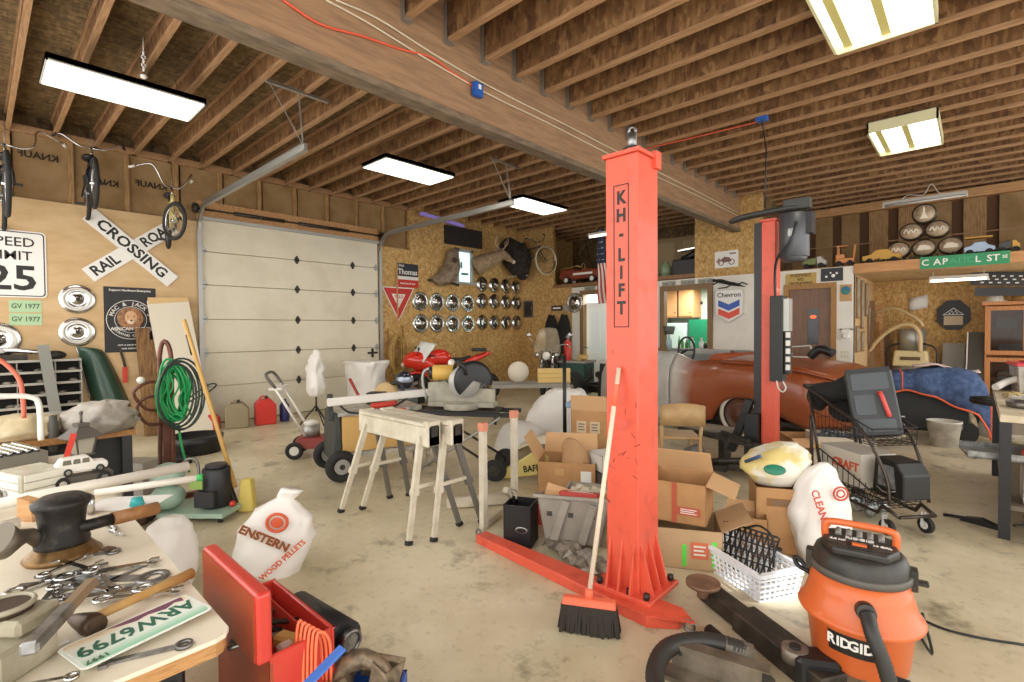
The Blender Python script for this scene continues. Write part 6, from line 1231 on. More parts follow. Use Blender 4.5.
t = thing('white_carton', 'white carton with orange lettering on the lower tray of the cart', 'box', cz(.25, .0, .25), rad(-41)); t.scale = (.95, .95, 1); b = MB(mat('carton_offwhite', 'ccc6b8', .6)); b.box(-.24, -.15, 0, .20, .15, .25); b.obj('body', t); MB(mat('print_or3', 'c85a3c', .5)).text('CRAFT', .09, None, TR(.04, -.152, .14), bold=.003).obj('lettering', t)
t = thing('black_appliance', 'black radio like appliance with a glass front at the nose of the cart', 'appliance', cz(.60, .0, .26), rad(-41)); t.scale = (.8, .8, .85); b = MB(BLACK); b.prism([(-.13, 0), (.20, 0), (.20, .20), (.12, .29), (-.10, .30)], -.13, .13); b.obj('body', t, bevel=.01); b = MB(mat('appliance_glass', '8f9296', .25, .2, col2='4f5256', scale=12)); b.prism([(-.06, .07), (.12, .07), (.10, .25), (-.05, .25)], -.136, -.13); b.obj('front', t); MB(GALV).tube(smoothpath([(-.06, -.14, .05), (.04, -.16, .03), (.13, -.14, .06)], 4), .006, 6).obj('trim', t)
t = thing('headlamps', 'pile of shiny glass headlamps under the cart tray', 'car parts', cz(.30, -.0, .0), rad(-41)); t.scale = (.9, .8, .85); b = MB(mat('lamp_glass', 'dfe6e6', .08, .6, col2='5f686a', scale=16))
for i, (x, y, z, r) in enumerate(((-.25, 0, .08, .08), (-.08, .02, .08, .085), (.08, 0, .085, .085), (-.16, .15, .07, .07), (.02, .16, .07, .07))): b.ball((x, y, z), r, n=12, sc=(1, .6, 1), rot=(0, 0, i))
b.obj('lamps', t)
# ================================================================= right side: bench, alcove, loft, inner room
rb = thing('workbench', 'workbench with black steel legs cut by the right photo edge', 'workbench', (.72, 5.75, 0))
b = MB(mat('bench_top_pale', 'd8cdb6', .55, col2='c5b899', scale=5)); b.box(-.60, -1.02, .80, .70, 1.02, .85); b.obj('top', rb, bevel=.004)
for sx, sy in ((-.57, -.98), (.66, -.98), (-.57, .98), (.66, .98)):
    b = MB(BLACK); b.box(sx - .03, sy - .03, 0, sx + .03, sy + .03, .80); b.obj('leg', rb)
b = MB(mat('bench_edge', '6d6252', .6)); b.box(-.57, -.98, .20, .66, .98, .23); b.box(-.58, -1.0, .72, .68, -.98, .80); b.obj('shelf', rb)
BX = lambda x, y, z: (x, y, z)
t = carton('carton', 'white and red box on the lower shelf of the right bench', (.42, 5.0, .235), .36, .3, .26, 0, [], mat('box_white'), open_top=False, cat='box'); MB(mat('box_red2', 'd2452c', .5)).box(-.08, -.156, 0, .182, -.15, .26).obj('red_side', t)
t = thing('tool_tray', 'grey metal tray sticking out on the lower shelf of the right bench', 'tray', (.35, 5.1, .51), rad(8)); b = MB(STEEL); b.box(-.42, -.2, 0, .42, .2, .012).box(-.42, -.2, 0, .42, -.19, .05).box(-.42, .19, 0, .42, .2, .05); b.obj('tray', t)
t = thing('bucket_tub', 'grey round tub under the right bench top', 'tub', (.55, 5.05, .535)); b = MB(mat('tub_grey2', '9a9790', .5)); b.lathe([(.001, 0), (.13, 0), (.15, .2), (.155, .2), (.14, .19), (.125, .01), (.001, .01)], 24); b.obj('tub', t); 
t = thing('red_lid_tray', 'red plastic tray under the grey tub on the right bench', 'tray', (.35, 4.95, .53), rad(10)); MB(mat('plastic_red2', 'd03a2a', .4)).lathe([(.001, 0), (.10, 0), (.12, .05), (.11, .05), (.09, .01), (.001, .01)], 24).obj('tray', t)
t = thing('metal_scraps', 'heap of black and shiny tools on the floor under the right bench', 'scrap', (.45, 4.85, .02)); b = MB(mat('scrap_dark', '2c2a27', .4, .5, col2='8a8880', scale=14)); rs = random.Random(8)
for i in range(26): p = Vector((rs.uniform(-.24, .24), rs.uniform(-.18, .3), rs.uniform(.01, .12))); b.bar(p, p + Vector((rs.uniform(-.18, .18), rs.uniform(-.1, .1), rs.uniform(-.01, .04))), .02, .014)
b.obj('scraps', t)
t = thing('floor_tool', 'black flat tool poking out on the floor before the right bench', 'tool', (.04, 4.98, 0.0), rad(160)); b = MB(BLACK); b.prism([(-.12, 0), (.12, 0), (.10, .03), (.0, .05), (-.10, .02)], -.03, .03); b.tube([(.1, 0, .02), (.22, .02, .01)], .012, 6); b.obj('tool', t)
t = thing('plastic_container', 'clear storage tub with a red lid standing on the right bench', 'container', (.50, 6.45, .855), rad(8)); b = MB(mat('tub_clear', 'b7b2a6', .25, col2='8d857a', scale=5)); b.box(-.24, -.16, 0, .24, .16, .24, taper=-.015); b.obj('tub', t); b = MB(mat('lid_red', 'd6404a', .4)); b.box(-.27, -.19, .24, .27, .19, .27).box(-.2, -.12, .27, .2, .12, .285); b.obj('lid', t, bevel=.008)
t = thing('wrapped_tray', 'open tray of clear wrap catching the light on the right bench', 'tray', (.44, 5.75, .855), rad(15)); b = MB(mat('wrap_bright', 'e9ecec', .25)); b.box(-.2, -.15, 0, .2, .15, .02); [b.ball((-.12 + .06 * i, .05 * (i % 2), .05), .05, n=8, sc=(1.1, .9, .6), rot=(i, i, i)) for i in range(5)]; b.jitter(.01, 3); b.obj('tray', t)
t = thing('yellow_cloth', 'pale yellow folded cloth on the right bench', 'cloth', (.30, 5.98, .855), rad(20)); b = MB(mat('cloth_yellow', 'd9c88a', .8)); b.grid([[(-.12 + .04 * i, -.08 + .04 * j, .02 + .02 * math.sin(i * 2 + j)) for j in range(5)] for i in range(7)]); b.obj('cloth', t, solid=.012)
t = thing('tin_tray', 'shallow metal tin near the corner of the right bench', 'tin', (.26, 5.25, .855)); MB(STEEL).lathe([(.001, 0), (.09, 0), (.10, .04), (.095, .04), (.085, .006), (.001, .006)], 24, sx=1, sy=1.3).obj('tin', t)
t = thing('yellow_tray', 'flat yellow tray at the right photo edge on the bench', 'tray', (.42, 5.05, .855)); b = MB(mat('tray_y2', 'd2b35a', .5)); b.box(-.12, -.10, 0, .14, .10, .02, taper=.01); b.obj('tray', t, bevel=.004)
t = thing('white_hose_fitting', 'white plastic ducting pieces between the bench and the cabinet', 'ducting', (.32, 6.35, .855), rad(40)); b = MB(PLASW); b.tube(smoothpath([(-.25, 0, .05), (-.1, .05, .10), (.05, 0, .16), (.14, 0, .3)], 4), .03, 8); b.obj('duct', t)
t = thing('vise', 'dark bench vise on the left corner of the right bench', 'vise', (.20, 6.62, .855), rad(90)); b = MB(DKSTEEL); b.box(-.07, -.06, 0, .07, .06, .03).box(-.05, -.04, .03, .05, .04, .10).box(-.15, -.05, .09, .12, .05, .14); b.cyl((-.15, 0, .11), (-.26, 0, .11), .014, n=8).cyl((-.26, -.08, .11), (-.26, .08, .11), .008, n=6); b.obj('body', t, bevel=.006)
# covered engine/lawn tractor with the blue moving blanket
bb = thing('covered_machine', 'low black machine hidden under a blue moving blanket in the alcove mouth', 'machine', (-.42, 8.60, 0), rad(8)); bb.scale = (.86, .86, 1)
b = MB(mat('machine_dark', '1d1c1b', .5)); b.box(-.50, -.30, .12, .42, .30, .72, taper=.05); b.box(-.62, -.26, .10, .50, .26, .2); b.obj('body', bb, bevel=.02)
for x in (-.45, .35):
    for s in (-1, 1): b = MB(RUBBER); b.cyl((x, s * .33 - .05, .13), (x, s * .33 + .05, .13), .13, n=20); b.obj('wheel', bb)
b = MB(GALV); b.tube([(-.7, -.35, .28), (-.35, -.4, .28)], .015, 8).tube([(-.7, -.35, .20), (-.35, -.42, .18)], .015, 8).tube([(-.75, -.36, .10), (-.4, -.42, .08)], .015, 8); b.obj('front_bars', bb)
bl = thing('moving_blanket', 'blue quilted moving blanket edged in orange draped over the low black machine', 'blanket', (-.42, 8.60, .04), rad(8)); bl.scale = (.86, .86, .93)
P = []
for i in range(17):
    u_ = -1 + 2 * i / 16; row = []
    for j in range(13):
        v_ = -1 + 2 * j / 12; x = u_ * .62; y = v_ * .50; z = .90 + .05 * math.sin(3 * u_ + 1) * (1 - v_ * v_)
        if abs(v_) > .62: y = math.copysign(.33 + (abs(v_) - .62) * .25, v_); z -= (abs(v_) - .62) * 1.1 * (1 + .35 * math.sin(2 * u_ - .5))
        if abs(u_) > .75: x = math.copysign(.52 + (abs(u_) - .75) * .35, u_); z -= (abs(u_) - .75) * (1.2 if u_ > 0 else .5)
        row.append((x, y + .02 * math.sin(9 * u_), z + .012 * math.sin(11 * u_ + 5 * v_)))
    P.append(row)
b = MB(mat('quilt_blue', '35496c', .9, col2='50648a', scale=14)); b.grid(P); b.obj('cloth', bl, solid=.012)
OE = mat('edge_orange', 'd9663f', .8); b = MB(OE); b.tube([Vector(r[0]) + Vector((0, -.008, 0)) for r in P], .014, 6).tube([Vector(q) for q in P[-1]], .014, 6); b.obj('edging', bl); b = MB(OE); b.tube([Vector(q) + Vector((0, -.004, .012)) for q in P[3][:9]], .011, 6); b.obj('seam', bl)
t = thing('towel', 'pale pink and white towel lying on top of the blue blanket', 'towel', (-.33, 8.65, .915), rad(8)); b = MB(mat('towel_pink', 'dccbc4', .9, col2='cfa9a4', scale=7)); b.grid([[(-.30 + .06 * i, -.16 + .06 * j, .045 * math.sin(i * .5) + .015 * math.sin(i * 2.1 + j * 1.4)) for j in range(6)] for i in range(12)]); b.obj('cloth', t, sub=1, solid=.014)
# bucket, paint-spattered roll
t = thing('bucket', 'white plastic bucket on the floor right of the covered machine', 'bucket', (-.28, 8.00, 0)); b = MB(mat('bucket_white', 'd8d5ca', .5, col2='b9b5a8', scale=9)); b.lathe([(.001, 0), (.13, 0), (.165, .29), (.172, .29), (.172, .31), (.158, .31), (.125, .01), (.001, .01)], 28); b.obj('body', t); MB(STEEL).tube(arc((0, 0, .27), .17, rad(180), rad(360), 10), .004, 5).obj('handle', t)
t = thing('rolled_tarp', 'paint spattered white canvas roll lying on the floor by the cabinet', 'rolled canvas', (.52, 8.62, .14), rad(-10)); b = MB(mat('canvas', 'd6d0c2', .9, col2='3f3b36', scale=16, lo=.60, hi=.66)); b.tube([(-.5, 0, .02), (-.3, .02, .0), (0, 0, .0), (.3, -.03, 0), (.65, 0, -.01)], [.10, .13, .14, .13, .11], 16); b.obj('roll', t)
t = thing('green_jugs', 'white and green plastic jugs on the floor before the cabinet', 'jugs', (.22, 9.45, 0)); b = MB(mat('jug_white', 'd9dcc8', .4)); b.box(-.12, -.1, 0, .06, .1, .42, taper=.02).cyl((-.03, 0, .42), (-.03, 0, .46), .03, n=10); b.obj('jug', t, bevel=.02); b = MB(mat('jug_green', '6db04a', .4)); b.box(.08, -.08, 0, .24, .08, .36, taper=.02); b.obj('jug', t, bevel=.02)
t = thing('stool', 'round dark padded shop stool beside the right bench', 'stool', (.16, 7.55, 0)); b = MB(BLACK); b.lathe([(.001, .60), (.2, .60), (.22, .63), (.21, .67), (.001, .69)], 24); b.obj('seat', t); b = MB(CHROME); b.cyl((0, 0, .05), (0, 0, .6), .025, n=10); b.obj('post', t)
for k in range(4): a = rad(45 + 90 * k); MB(CHROME).tube([(0, 0, .12), (.24 * math.cos(a), .24 * math.sin(a), .015)], .014, 8).obj('leg', t)
# old steel vacuum with tan label against the alcove wall
t = thing('steel_canister_vacuum', 'old steel drum vacuum with beige top and looping hose at the alcove wall', 'vacuum cleaner', (-.86, 11.55, 0))
b = MB(GALV); b.lathe([(.001, .2), (.28, .2), (.28, .75), (.001, .75)], 28); b.obj('drum', t)
b = MB(mat('beige_tank', 'c9b98a', .5)); b.box(-.26, -.26, .75, .26, .26, 1.03, taper=.03); b.obj('motor_housing', t, bevel=.03, seg=3); MB(mat('label_dark', '5f4a2c')).box(-.14, -.265, .86, .14, -.25, .92).obj('name_plate', t)
b = MB(GALV); b.lathe([(.001, 1.03), (.2, 1.03), (.2, 1.40), (.17, 1.42), (.001, 1.42)], 26); b.obj('upper_can', t)
MB(DKSTEEL).tube(smoothpath([(-.3, -.1, .2), (-.36, -.1, .8), (-.28, -.1, 1.12), (.28, -.1, 1.12), (.36, -.1, .8), (.3, -.1, .2)], 5), .018, 8).obj('frame', t)
MB(mat('hose_cream', 'cdb588', .6)).tube(smoothpath([(.14, -.22, 1.0), (.12, -.25, 1.35), (-.05, -.2, 1.50), (-.35, -.15, 1.35), (-.6, -.12, 1.0), (-.62, -.1, .6), (-.5, -.1, .3)], 6), .032, 9).obj('hose', t)
t = thing('bent_hose', 'cream hose arching from the leaning lumber over the steel vacuum', 'hose', (0, 11.55, 0)); MB(mat('hose_cream')).tube(smoothpath([(-1.42, .2, 1.72), (-1.15, .1, 1.80), (-.9, 0, 1.68), (-.75, -.05, 1.55), (-.70, -.05, 1.46)], 6), .026, 8).obj('hose', t)
# leaning lumber in the alcove corner
for i, (x, ln, ti, tm) in enumerate(((-1.45, 1.95, .02, tw), (-1.37, 1.55, .06, WOOD), (-1.30, 1.85, .16, PINE), (-1.22, 1.35, .08, tw), (-1.41, 1.2, .03, PINE))):
    t = thing('lumber_board', f'{["tallest dark", "medium brown", "long leaning pale", "short dark", "shortest pale"][i]} board leaning in the alcove corner', 'lumber', (x, 11.2 + .13 * i, 0), group='lumber leaning in the alcove corner'); b = MB(tm); b.bar((.05, 0, 0), (-ti * .4, .42 - .06 * i, ln), .09, .025, up=(0, 1, 0)); b.obj('board', t)
t = thing('grey_panel', 'small grey panel leaning on the alcove wall right of the steel vacuum', 'panel', (-.30, 11.9, 0)); b = MB(mat('panel_grey', '9c9a92', .5)); b.bar((0, 0, .55), (0, .12, 1.15), .30, .02, up=(0, -1, 0)); b.obj('panel', t)
t = thing('storage_box', 'dark low box supporting the grey panel in the alcove', 'box', (-.34, 11.75, 0)); MB(mat('box_brownish', '57462f', .7)).box(-.22, -.2, 0, .22, .2, .54).obj('body', t)
t = thing('leaning_sheet', 'narrow dark framed pane leaning on the wooden cabinet', 'pane', (.0, 11.4, 0)); b = MB(mat('pane_dark', '3b382e', .3)); b.bar((-.02, 0, .3), (.0, .25, 1.35), .20, .015, up=(0, -1, 0)); b.obj('pane', t); MB(PLASW).bar((-.13, -.0, .3), (-.11, .25, 1.35), .015, .03, up=(0, -1, 0)).obj('edge', t)
# wooden glass-door cabinet with things on top
cb = thing('display_cabinet', 'tall orange wooden cabinet with glass doors in the right alcove', 'cabinet', (.62, 11.75, 0)); CBW = mat('cabinet_wood', 'bf7f45', .45, col2='a86c38', scale=6, stretch=(8, 8, 1))
b = MB(CBW); x0, x1, y0, y1 = -.52, .52, -.25, .25
b.box(x0, y0, 0, x0 + .03, y1, 1.80).box(x1 - .03, y0, 0, x1, y1, 1.80).box(x0, y1 - .02, 0, x1, y1, 1.80).box(x0 - .04, y0 - .04, 1.80, x1 + .04, y1, 1.86).box(x0, y0, 0, x1, y1, .08)
for z in (.55, 1.02, 1.4): b.box(x0, y0 + .03, z, x1, y1, z + .02)
b.obj('body', cb, bevel=.003)
for i, (a, c, z0, z1) in enumerate(((x0, 0, .98, 1.78), (0, x1, .98, 1.78), (x0, 0, .1, .93), (0, x1, .1, .93))):
    b = MB(CBW)
    for q in ((a, z0, a + .07, z1), (c - .07, z0, c, z1), (a + .07, z0, c - .07, z0 + .07), (a + .07, z1 - .07, c - .07, z1)): b.box(q[0], y0 - .02, q[1], q[2], y0, q[3])
    o = b.obj('door', cb, bevel=.003); MB(mat('cabinet_glass', '2c241d', .08, alpha=.45)).box(a + .07, y0 - .012, z0 + .07, c - .07, y0 - .008, z1 - .07).obj('pane', o); MB(BLACK).ball(((c - .03) if i % 2 == 0 else (a + .03), y0 - .035, (z0 + z1) / 2), .016, n=8).obj('knob', o)
for i, (x, z, w, h, c) in enumerate(((-.25, 1.425, .25, .16, '9d8d70'), (.2, 1.425, .3, .12, '6f6a60'), (-.2, 1.045, .3, .10, '8f9294'), (.2, 1.045, .25, .18, 'a09070'), (-.2, .575, .3, .12, 'b7b2a4'))):
    t = thing('stored_box', f'{["tan box on the upper left", "grey box on the upper right", "low pale box on the middle left", "tan box on the middle right", "white box on the lower"][i]} shelf behind the cabinet glass', 'box', (.62 + x, 11.72, z)); b = MB(mat('stored_' + c, c, .6)); b.box(-w / 2, -.1, 0, w / 2, .1, h, taper=.006); b.obj('body', t)
HATS = [(.22, 'e3ddd0', 'white crumpled cap'), (.52, 'b98a4a', 'tan and black cap'), (.85, 'e8e3d8', 'white cap at the photo edge')]
for x, c, l in HATS:
    t = thing('cap', f'{l} on top of the wooden cabinet', 'cap', (x, 11.62, 1.862)); b = MB(mat('cap_' + c, c, .8)); b.lathe([(.115, 0), (.11, .06), (.08, .11), (.001, .13)], 18); b.obj('crown', t); MB(BLACK if c == 'b98a4a' else mat('cap_' + c)).lathe([(.11, .004), (.19, .0), (.19, .008), (.11, .012)], 18, arc=PI, start=PI).obj('brim', t)
t = thing('perforated_panel', 'black perforated curved trim hanging over the wooden cabinet', 'car trim', (.42, 11.2, 2.12)); b = MB(BLACK); b.bar((-.5, 0, .12), (.75, 0, .02), .02, .22); b.bar((-.45, .05, -.10), (.5, .05, -.14), .02, .14); b.obj('panel', t); b = MB(PLASW)
for j in range(3):
    for i in range(11): b.box(-.44 + .10 * i + .03 * j, -.013, .145 - .008 * i - .055 * j, -.40 + .10 * i + .03 * j, -.010, .165 - .008 * i - .055 * j)
b.obj('perforations', t)

# ---------------------------------------------------------------- loft display
def tin(label, x, z, r, m, first=[None]):
    t = thing('round_tin', label, 'round tin', (x, 10.35, z), 0, 'stacked round tins on the loft'); b = MB(mat('tin_side', '4f463a', .35, .5)); T = Matrix.Rotation(PI / 2, 4, 'X'); b.lathe([(.001, -.1), (r, -.1), (r, .1), (.001, .1)], 28, T=T); b.obj('body', t)
    b = MB(m); b.lathe([(.001, .103), (r * .86, .103), (r * .86, .1)], 28, T=T); b.obj('face', t); return t
TF = mat('tin_face', 'b9a489', .4, col2='8c7660', scale=9)
for i, (x, z, l) in enumerate(((-.625, 3.24, 'topmost'), (-.785, 2.975, 'middle left'), (-.465, 2.975, 'middle right'), (-.945, 2.70, 'bottom left'), (-.625, 2.70, 'bottom middle'), (-.305, 2.70, 'bottom right'))):
    t = tin(f'{l} round tin of the pyramid above the green street sign', x, z, .155, TF)
    l_ = MB(mat('tin_ink', 'e2d8c4', .5)); y = -.106
    if i == 0: l_.prism([(-.05, -.08), (.05, -.08), (.012, .02), (.012, .1), (-.012, .1), (-.012, .02)], y - .002, y)
    elif i in (1, 2, 3): l_.tube(smoothpath([(-.09, y, -.02), (-.06, y, .05), (-.03, y, -.03), (.0, y, .04), (.03, y, -.02), (.06, y, .04), (.09, y, .0)], 4), .012, 5)
    else: l_.prism([(-.09, -.04), (.09, -.04), (.08, .02), (.02, .05), (-.05, .05)], y - .002, y)
    l_.obj('emblem', t)
    for ob in kids(t): ob.scale = (1, 1, .86 if i else 1)
t = thing('loft_greenery', 'row of dark green artificial sprigs along the loft edge under the tins', 'greenery', (-.55, 10.04, 2.504)); t['kind'] = 'stuff'; b = MB(mat('sprig_green', '22452c', .8, col2='3a2f26', scale=12)); rs = random.Random(5)
for i in range(170): p = Vector((rs.uniform(-.85, .95), rs.uniform(0, .1), rs.uniform(.0, .04))); b.bar(p, p + Vector((rs.uniform(-.05, .05), rs.uniform(-.02, .04), rs.uniform(.0, .05))), .012, .006)
b.obj('sprigs', t)['kind'] = 'stuff'
def toy(name, label, x, body, cab, L=.5, H=.16, kind='car', y=10.2):
    t = thing(name, label, 'toy vehicle', (x, y, 2.5), 0, 'old toy vehicles on the loft'); h = L / 2; b = MB(body)
    if kind == 'car': b.prism([(-h, .05), (h, .05), (h, .12), (h * .55, .15), (h * .35, H + .08), (-h * .3, H + .08), (-h * .55, .15), (-h, .13)], -.09, .09)
    elif kind == 'truck': b.prism([(-h, .06), (h * .2, .06), (h * .2, .19), (-h, .15)], -.09, .09); b.prism([(h * .25, .05), (h, .05), (h, .13), (h * .75, .15), (h * .65, H + .10), (h * .25, H + .10)], -.08, .08, cab)
    else: b.box(-h, -.08, .05, h, .08, .13); b.box(-h, -.07, .13, -h * .1, .07, .2, cab)
    b.obj('body', t, bevel=.008)
    for wx in (-h * .62, h * .62):
        for s in (-1, 1): MB(RUBBER).cyl((wx, s * .09 - .015, .045), (wx, s * .09 + .015, .045), .045, n=14).obj('wheel', t)
    return t
OY = mat('toy_yellow', 'c8983c', .45); OO = mat('toy_orange', 'd08a52', .45)
t = toy('toy_truck', 'white and green toy truck on the loft just right of the lift motor', -2.12, mat('toy_green', '6f7a44', .5), mat('toy_white', 'b9b6ae', .5), .36, .1, 'truck')
t = toy('toy_forklift', 'orange toy forklift with an open frame on the loft', -1.66, OO, OO, .26, .2, 'other'); b = MB(OO); b.bar((.12, 0, .05), (.14, 0, .36), .1, .015); b.bar((-.10, -.06, .2), (-.10, -.06, .34), .015, .015).bar((-.10, .06, .2), (-.10, .06, .34), .015, .015).box(-.12, -.08, .33, .04, .08, .345); b.obj('cage', t)
t = toy('toy_car', 'long yellow toy car on the loft above the white wall corner', -1.15, OY, OY, .52, .14, 'car')
t = toy('toy_car', 'blue and white toy jeep with a tan roof right of the tins', .02, mat('toy_blue', '9db0c6', .3, .2), OO, .34, .12, 'car'); MB(OY).box(-.16, -.10, .26, .14, .10, .275).obj('roof', t)
t = toy('toy_truck', 'dark small toy truck beside the jeep on the loft', -.12 + .45, mat('toy_dark', '3a3a36', .4), OY, .22, .08, 'truck')
# pedal cars in the left loft opening
def pedal(label, x, m, y=10.15, L=.75):
    t = thing('pedal_car', label, 'pedal car', (x, y, 2.575), 0, 'old pedal cars in the dark loft'); h = L / 2; b = MB(m); b.prism([(-h, .16), (-h * .9, .36), (-h * .2, .34), (-h * .05, .30), (h * .3, .36), (h * .95, .30), (h, .18), (h * .8, .10), (-h * .8, .10)], -.15, .15); b.obj('body', t, bevel=.03, seg=3); b = MB(mat('trim_gold2', 'b99a5a', .4)); b.tube([(-h * .9, -.16, .36), (-h * .1, -.16, .42), (h * .05, -.16, .38)], .012, 6); b.torus((h * .02, 0, .42), .07, .008, 'x', 14, 5); b.obj('trim', t); MB(SIGNW).box(-h * .3, -.157, .2, h * .6, -.152, .25).obj('stripe', t)
    for wx in (-h * .6, h * .6):
        for s in (-1, 1): w = MB(RUBBER); w.cyl((wx, s * .17 - .015, .09), (wx, s * .17 + .015, .09), .09, n=18); o = w.obj('wheel', t); MB(PLASW).cyl((wx, s * .17 - .02, .09), (wx, s * .17 + .02, .09), .055, n=14).obj('hub', o)
    return t
pedal('rust red pedal fire car with cream hubs in the dark left loft', -7.05, mat('pedal_red', '8a3a22', .35, coat=.3, col2='6f2c1a', scale=6), L=1.25); pedal('dark pedal car half hidden behind the flag in the left loft', -6.05, mat('pedal_dark', '2b2c2a', .4), L=.6)
t = thing('loft_box', 'small pale box above the dark pedal car beside the flag', 'box', (-6.30, 10.5, 2.575)); MB(mat('box_pale2', '8f8577')).box(-.14, -.1, 0, .14, .1, .70).obj('body', t)
t = thing('loft_cabinet', 'tan wooden panel cabinet standing in the right part of the loft opening', 'cabinet', (-4.95, 11.0, 2.575)); b = MB(mat('cab_tan', '8b7650', .6)); b.box(-.7, -.1, 0, .7, .2, .95); b.obj('body', t); [MB(mat('cab_tan2', '9b8660', .6)).box(x, -.115, .15, x + .5, -.1, .85).obj('door', t) for x in (-.6, .1)]
t = thing('loft_appliance', 'black machine with a chrome lid in the loft above the interior window', 'machine', (-4.45, 10.4, 2.575)); b = MB(BLACK); b.box(-.34, -.2, 0, .30, .2, .34).tube([(-.2, 0, .34), (.2, 0, .5)], .08, 10); b.obj('body', t, bevel=.02); b = MB(CHROME); b.bar((-.2, -.1, .52), (.3, -.1, .56), .25, .03); b.obj('lid', t)
t = thing('glass_jug', 'greenish glass jug in the loft left of the black machine', 'jug', (-4.98, 10.3, 2.575)); MB(mat('jug_glass', '7e8f70', .15)).lathe([(.001, 0), (.12, 0), (.13, .22), (.05, .3), (.05, .34), (.001, .34)], 18).obj('body', t)

# ---------------------------------------------------------------- things in the inner room
cbn = thing('wall_cabinet', 'orange lit wall cabinet with two doors seen through the interior window', 'cabinet', (-5.25, 11.75, 1.72)); cbn.scale = (.8, 1, 1); b = MB(mat('cab_peach', 'd79a66', .5)); b.box(-.5, -.2, 0, .45, .25, .72); b.obj('body', cbn)
for x in (-.47, .0): o = MB(mat('cab_peach2', 'e3a873', .5)).box(x, -.22, .03, x + .42, -.2, .69).obj('door', cbn, bevel=.004); MB(BLACK).ball((x + .36, -.235, .12), .016, n=8).obj('knob', o)
MB(mat('cab_gap', '3b2a20')).box(-.03, -.225, .0, .0, -.2, .72).obj('gap', cbn)
t = thing('green_cabinet', 'deep green cabinet panel seen through the interior window', 'cabinet', (-4.70, 11.72, 0)); t.scale = (1, 1, .98); b = MB(mat('green_panel', '0f7a55', .5)); b.box(-.30, -.18, 0, .55, .25, 1.70); b.obj('body', t)
t = thing('fridge', 'pale blue white refrigerator behind the interior window glass', 'refrigerator', (-5.34, 11.7, 0)); t.scale = (.72, .85, .98); b = MB(mat('fridge_white', 'c9dcdc', .4)); b.box(-.42, -.28, 0, .40, .28, 1.62); b.obj('body', t, bevel=.02)
t = thing('wall_ornament', 'small dark cross shaped ornament on the pale wall of the inner room', 'ornament', ony(697, 303, 11.99)); b = MB(INKB); b.box(-.14, -.03, -.03, .14, 0, .03).box(-.03, -.03, -.06, .03, 0, .10); b.obj('ornament', t)
BT = [(-4.74, .26, .06, 'a9c4c8', 'pale blue white tub'), (-4.52, .24, .025, '3c9a3a', 'slim green bottle'), (-4.45, .20, .03, '58a04a', 'short green bottle'), (-4.36, .16, .035, '4a7f45', 'dark green jar'), (-4.24, .22, .045, 'd8dcd8', 'white and red spray bottle'), (-4.05, .20, .05, 'e2e6e2', 'white round jug'), (-3.97, .12, .03, '2d2b29', 'small dark pot')]
for x, h, r, c, l in BT:
    t = thing('bottle', f'{l} standing on the interior window sill', 'bottle', (x, YB + .0, 1.05), 0, 'bottles on the interior window sill'); b = MB(mat('bot_' + c, c, .35)); b.lathe([(.001, 0), (r, 0), (r, h * .62), (r * .45, h * .8), (r * .4, h), (.001, h)], 16); b.obj('body', t); MB(SIGNR if 'red' in l else PLASW).cyl((0, 0, h), (0, 0, h + .02), r * .45, n=10).obj('cap', t)
t = thing('flower_pot', 'grey pot standing on the tub in the interior window', 'pot', (-4.74, YB + .0, 1.335)); MB(mat('pot_grey', '5a5c58', .5)).lathe([(.001, 0), (.09, 0), (.13, .17), (.12, .17), (.08, .02), (.001, .02)], 20).obj('pot', t)
# boxes near the dark jackets: green machine and tan parts behind the cruiser
t = thing('green_machine', 'dark green boxy machine behind the thin black pole near the back wall', 'machine', (-6.25, 8.75, 0), rad(10)); b = MB(mat('machine_green', '1f4a40', .5)); b.box(-.3, -.25, .1, .3, .25, .75); b.obj('body', t, bevel=.02); MB(mat('shelf_grey', '9a978c')).box(-.33, -.28, .75, .33, .28, .79).obj('top', t)
t = thing('fire_extinguisher', 'red fire extinguisher standing on the dark green machine', 'fire extinguisher', (-6.42, 8.66, .79)); b = MB(mat('ext_red', 'd23a30', .35)); b.lathe([(.001, 0), (.075, 0), (.08, .03), (.08, .38), (.03, .45), (.001, .46)], 18); b.obj('cylinder', t); MB(CHROME).ball((0, 0, .50), .05, n=10).obj('valve', t)
t = thing('yellow_parts', 'tan and yellow toy parts on top of the green machine', 'parts', (-6.08, 8.75, .795), rad(10)); b = MB(mat('parts_tan', 'c2a163', .5)); [b.cbox((.06 * (i % 3) - .06, .06 * (i // 3) - .05, .06 + .03 * (i % 2)), (.07, .05, .12), rot=(i * .4, i, i * .7)) for i in range(7)]; b.obj('parts', t)
t = thing('round_tank', 'worn white round tank standing behind the mitre saw', 'tank', (-5.35, 5.9, .62), rad(45)); b = MB(mat('tank_white', 'cfc6b2', .5)); b.ball((0, 0, .16), .17, n=16, sc=(1, .6, 1)); b.obj('body', t); t2 = thing('work_table', 'low table holding the round white tank and wood slats behind the saw', 'table', (-5.2, 6.0, 0), rad(45)); b = MB(mat('table_grey', '8f8c82', .6)); b.box(-.6, -.3, .56, .6, .3, .61); b.obj('top', t2)
for sx in (-.55, .55):
    for sy in (-.26, .26): MB(DKSTEEL).box(sx - .02, sy - .02, 0, sx + .02, sy + .02, .56).obj('leg', t2)
for k in range(3): t = thing('timber_offcut', f'{["lowest", "middle", "top"][k]} yellow wooden slat in the small pile on the low table behind the saw', 'wood slat', (-4.95, 6.3, .612 + .075 * k), rad(45), 'wood slats behind the saw'); MB(mat('slat_yellow', 'd6b46e', .6)).box(-.26, -.05, 0, .26, .05, .07).obj('slat', t)
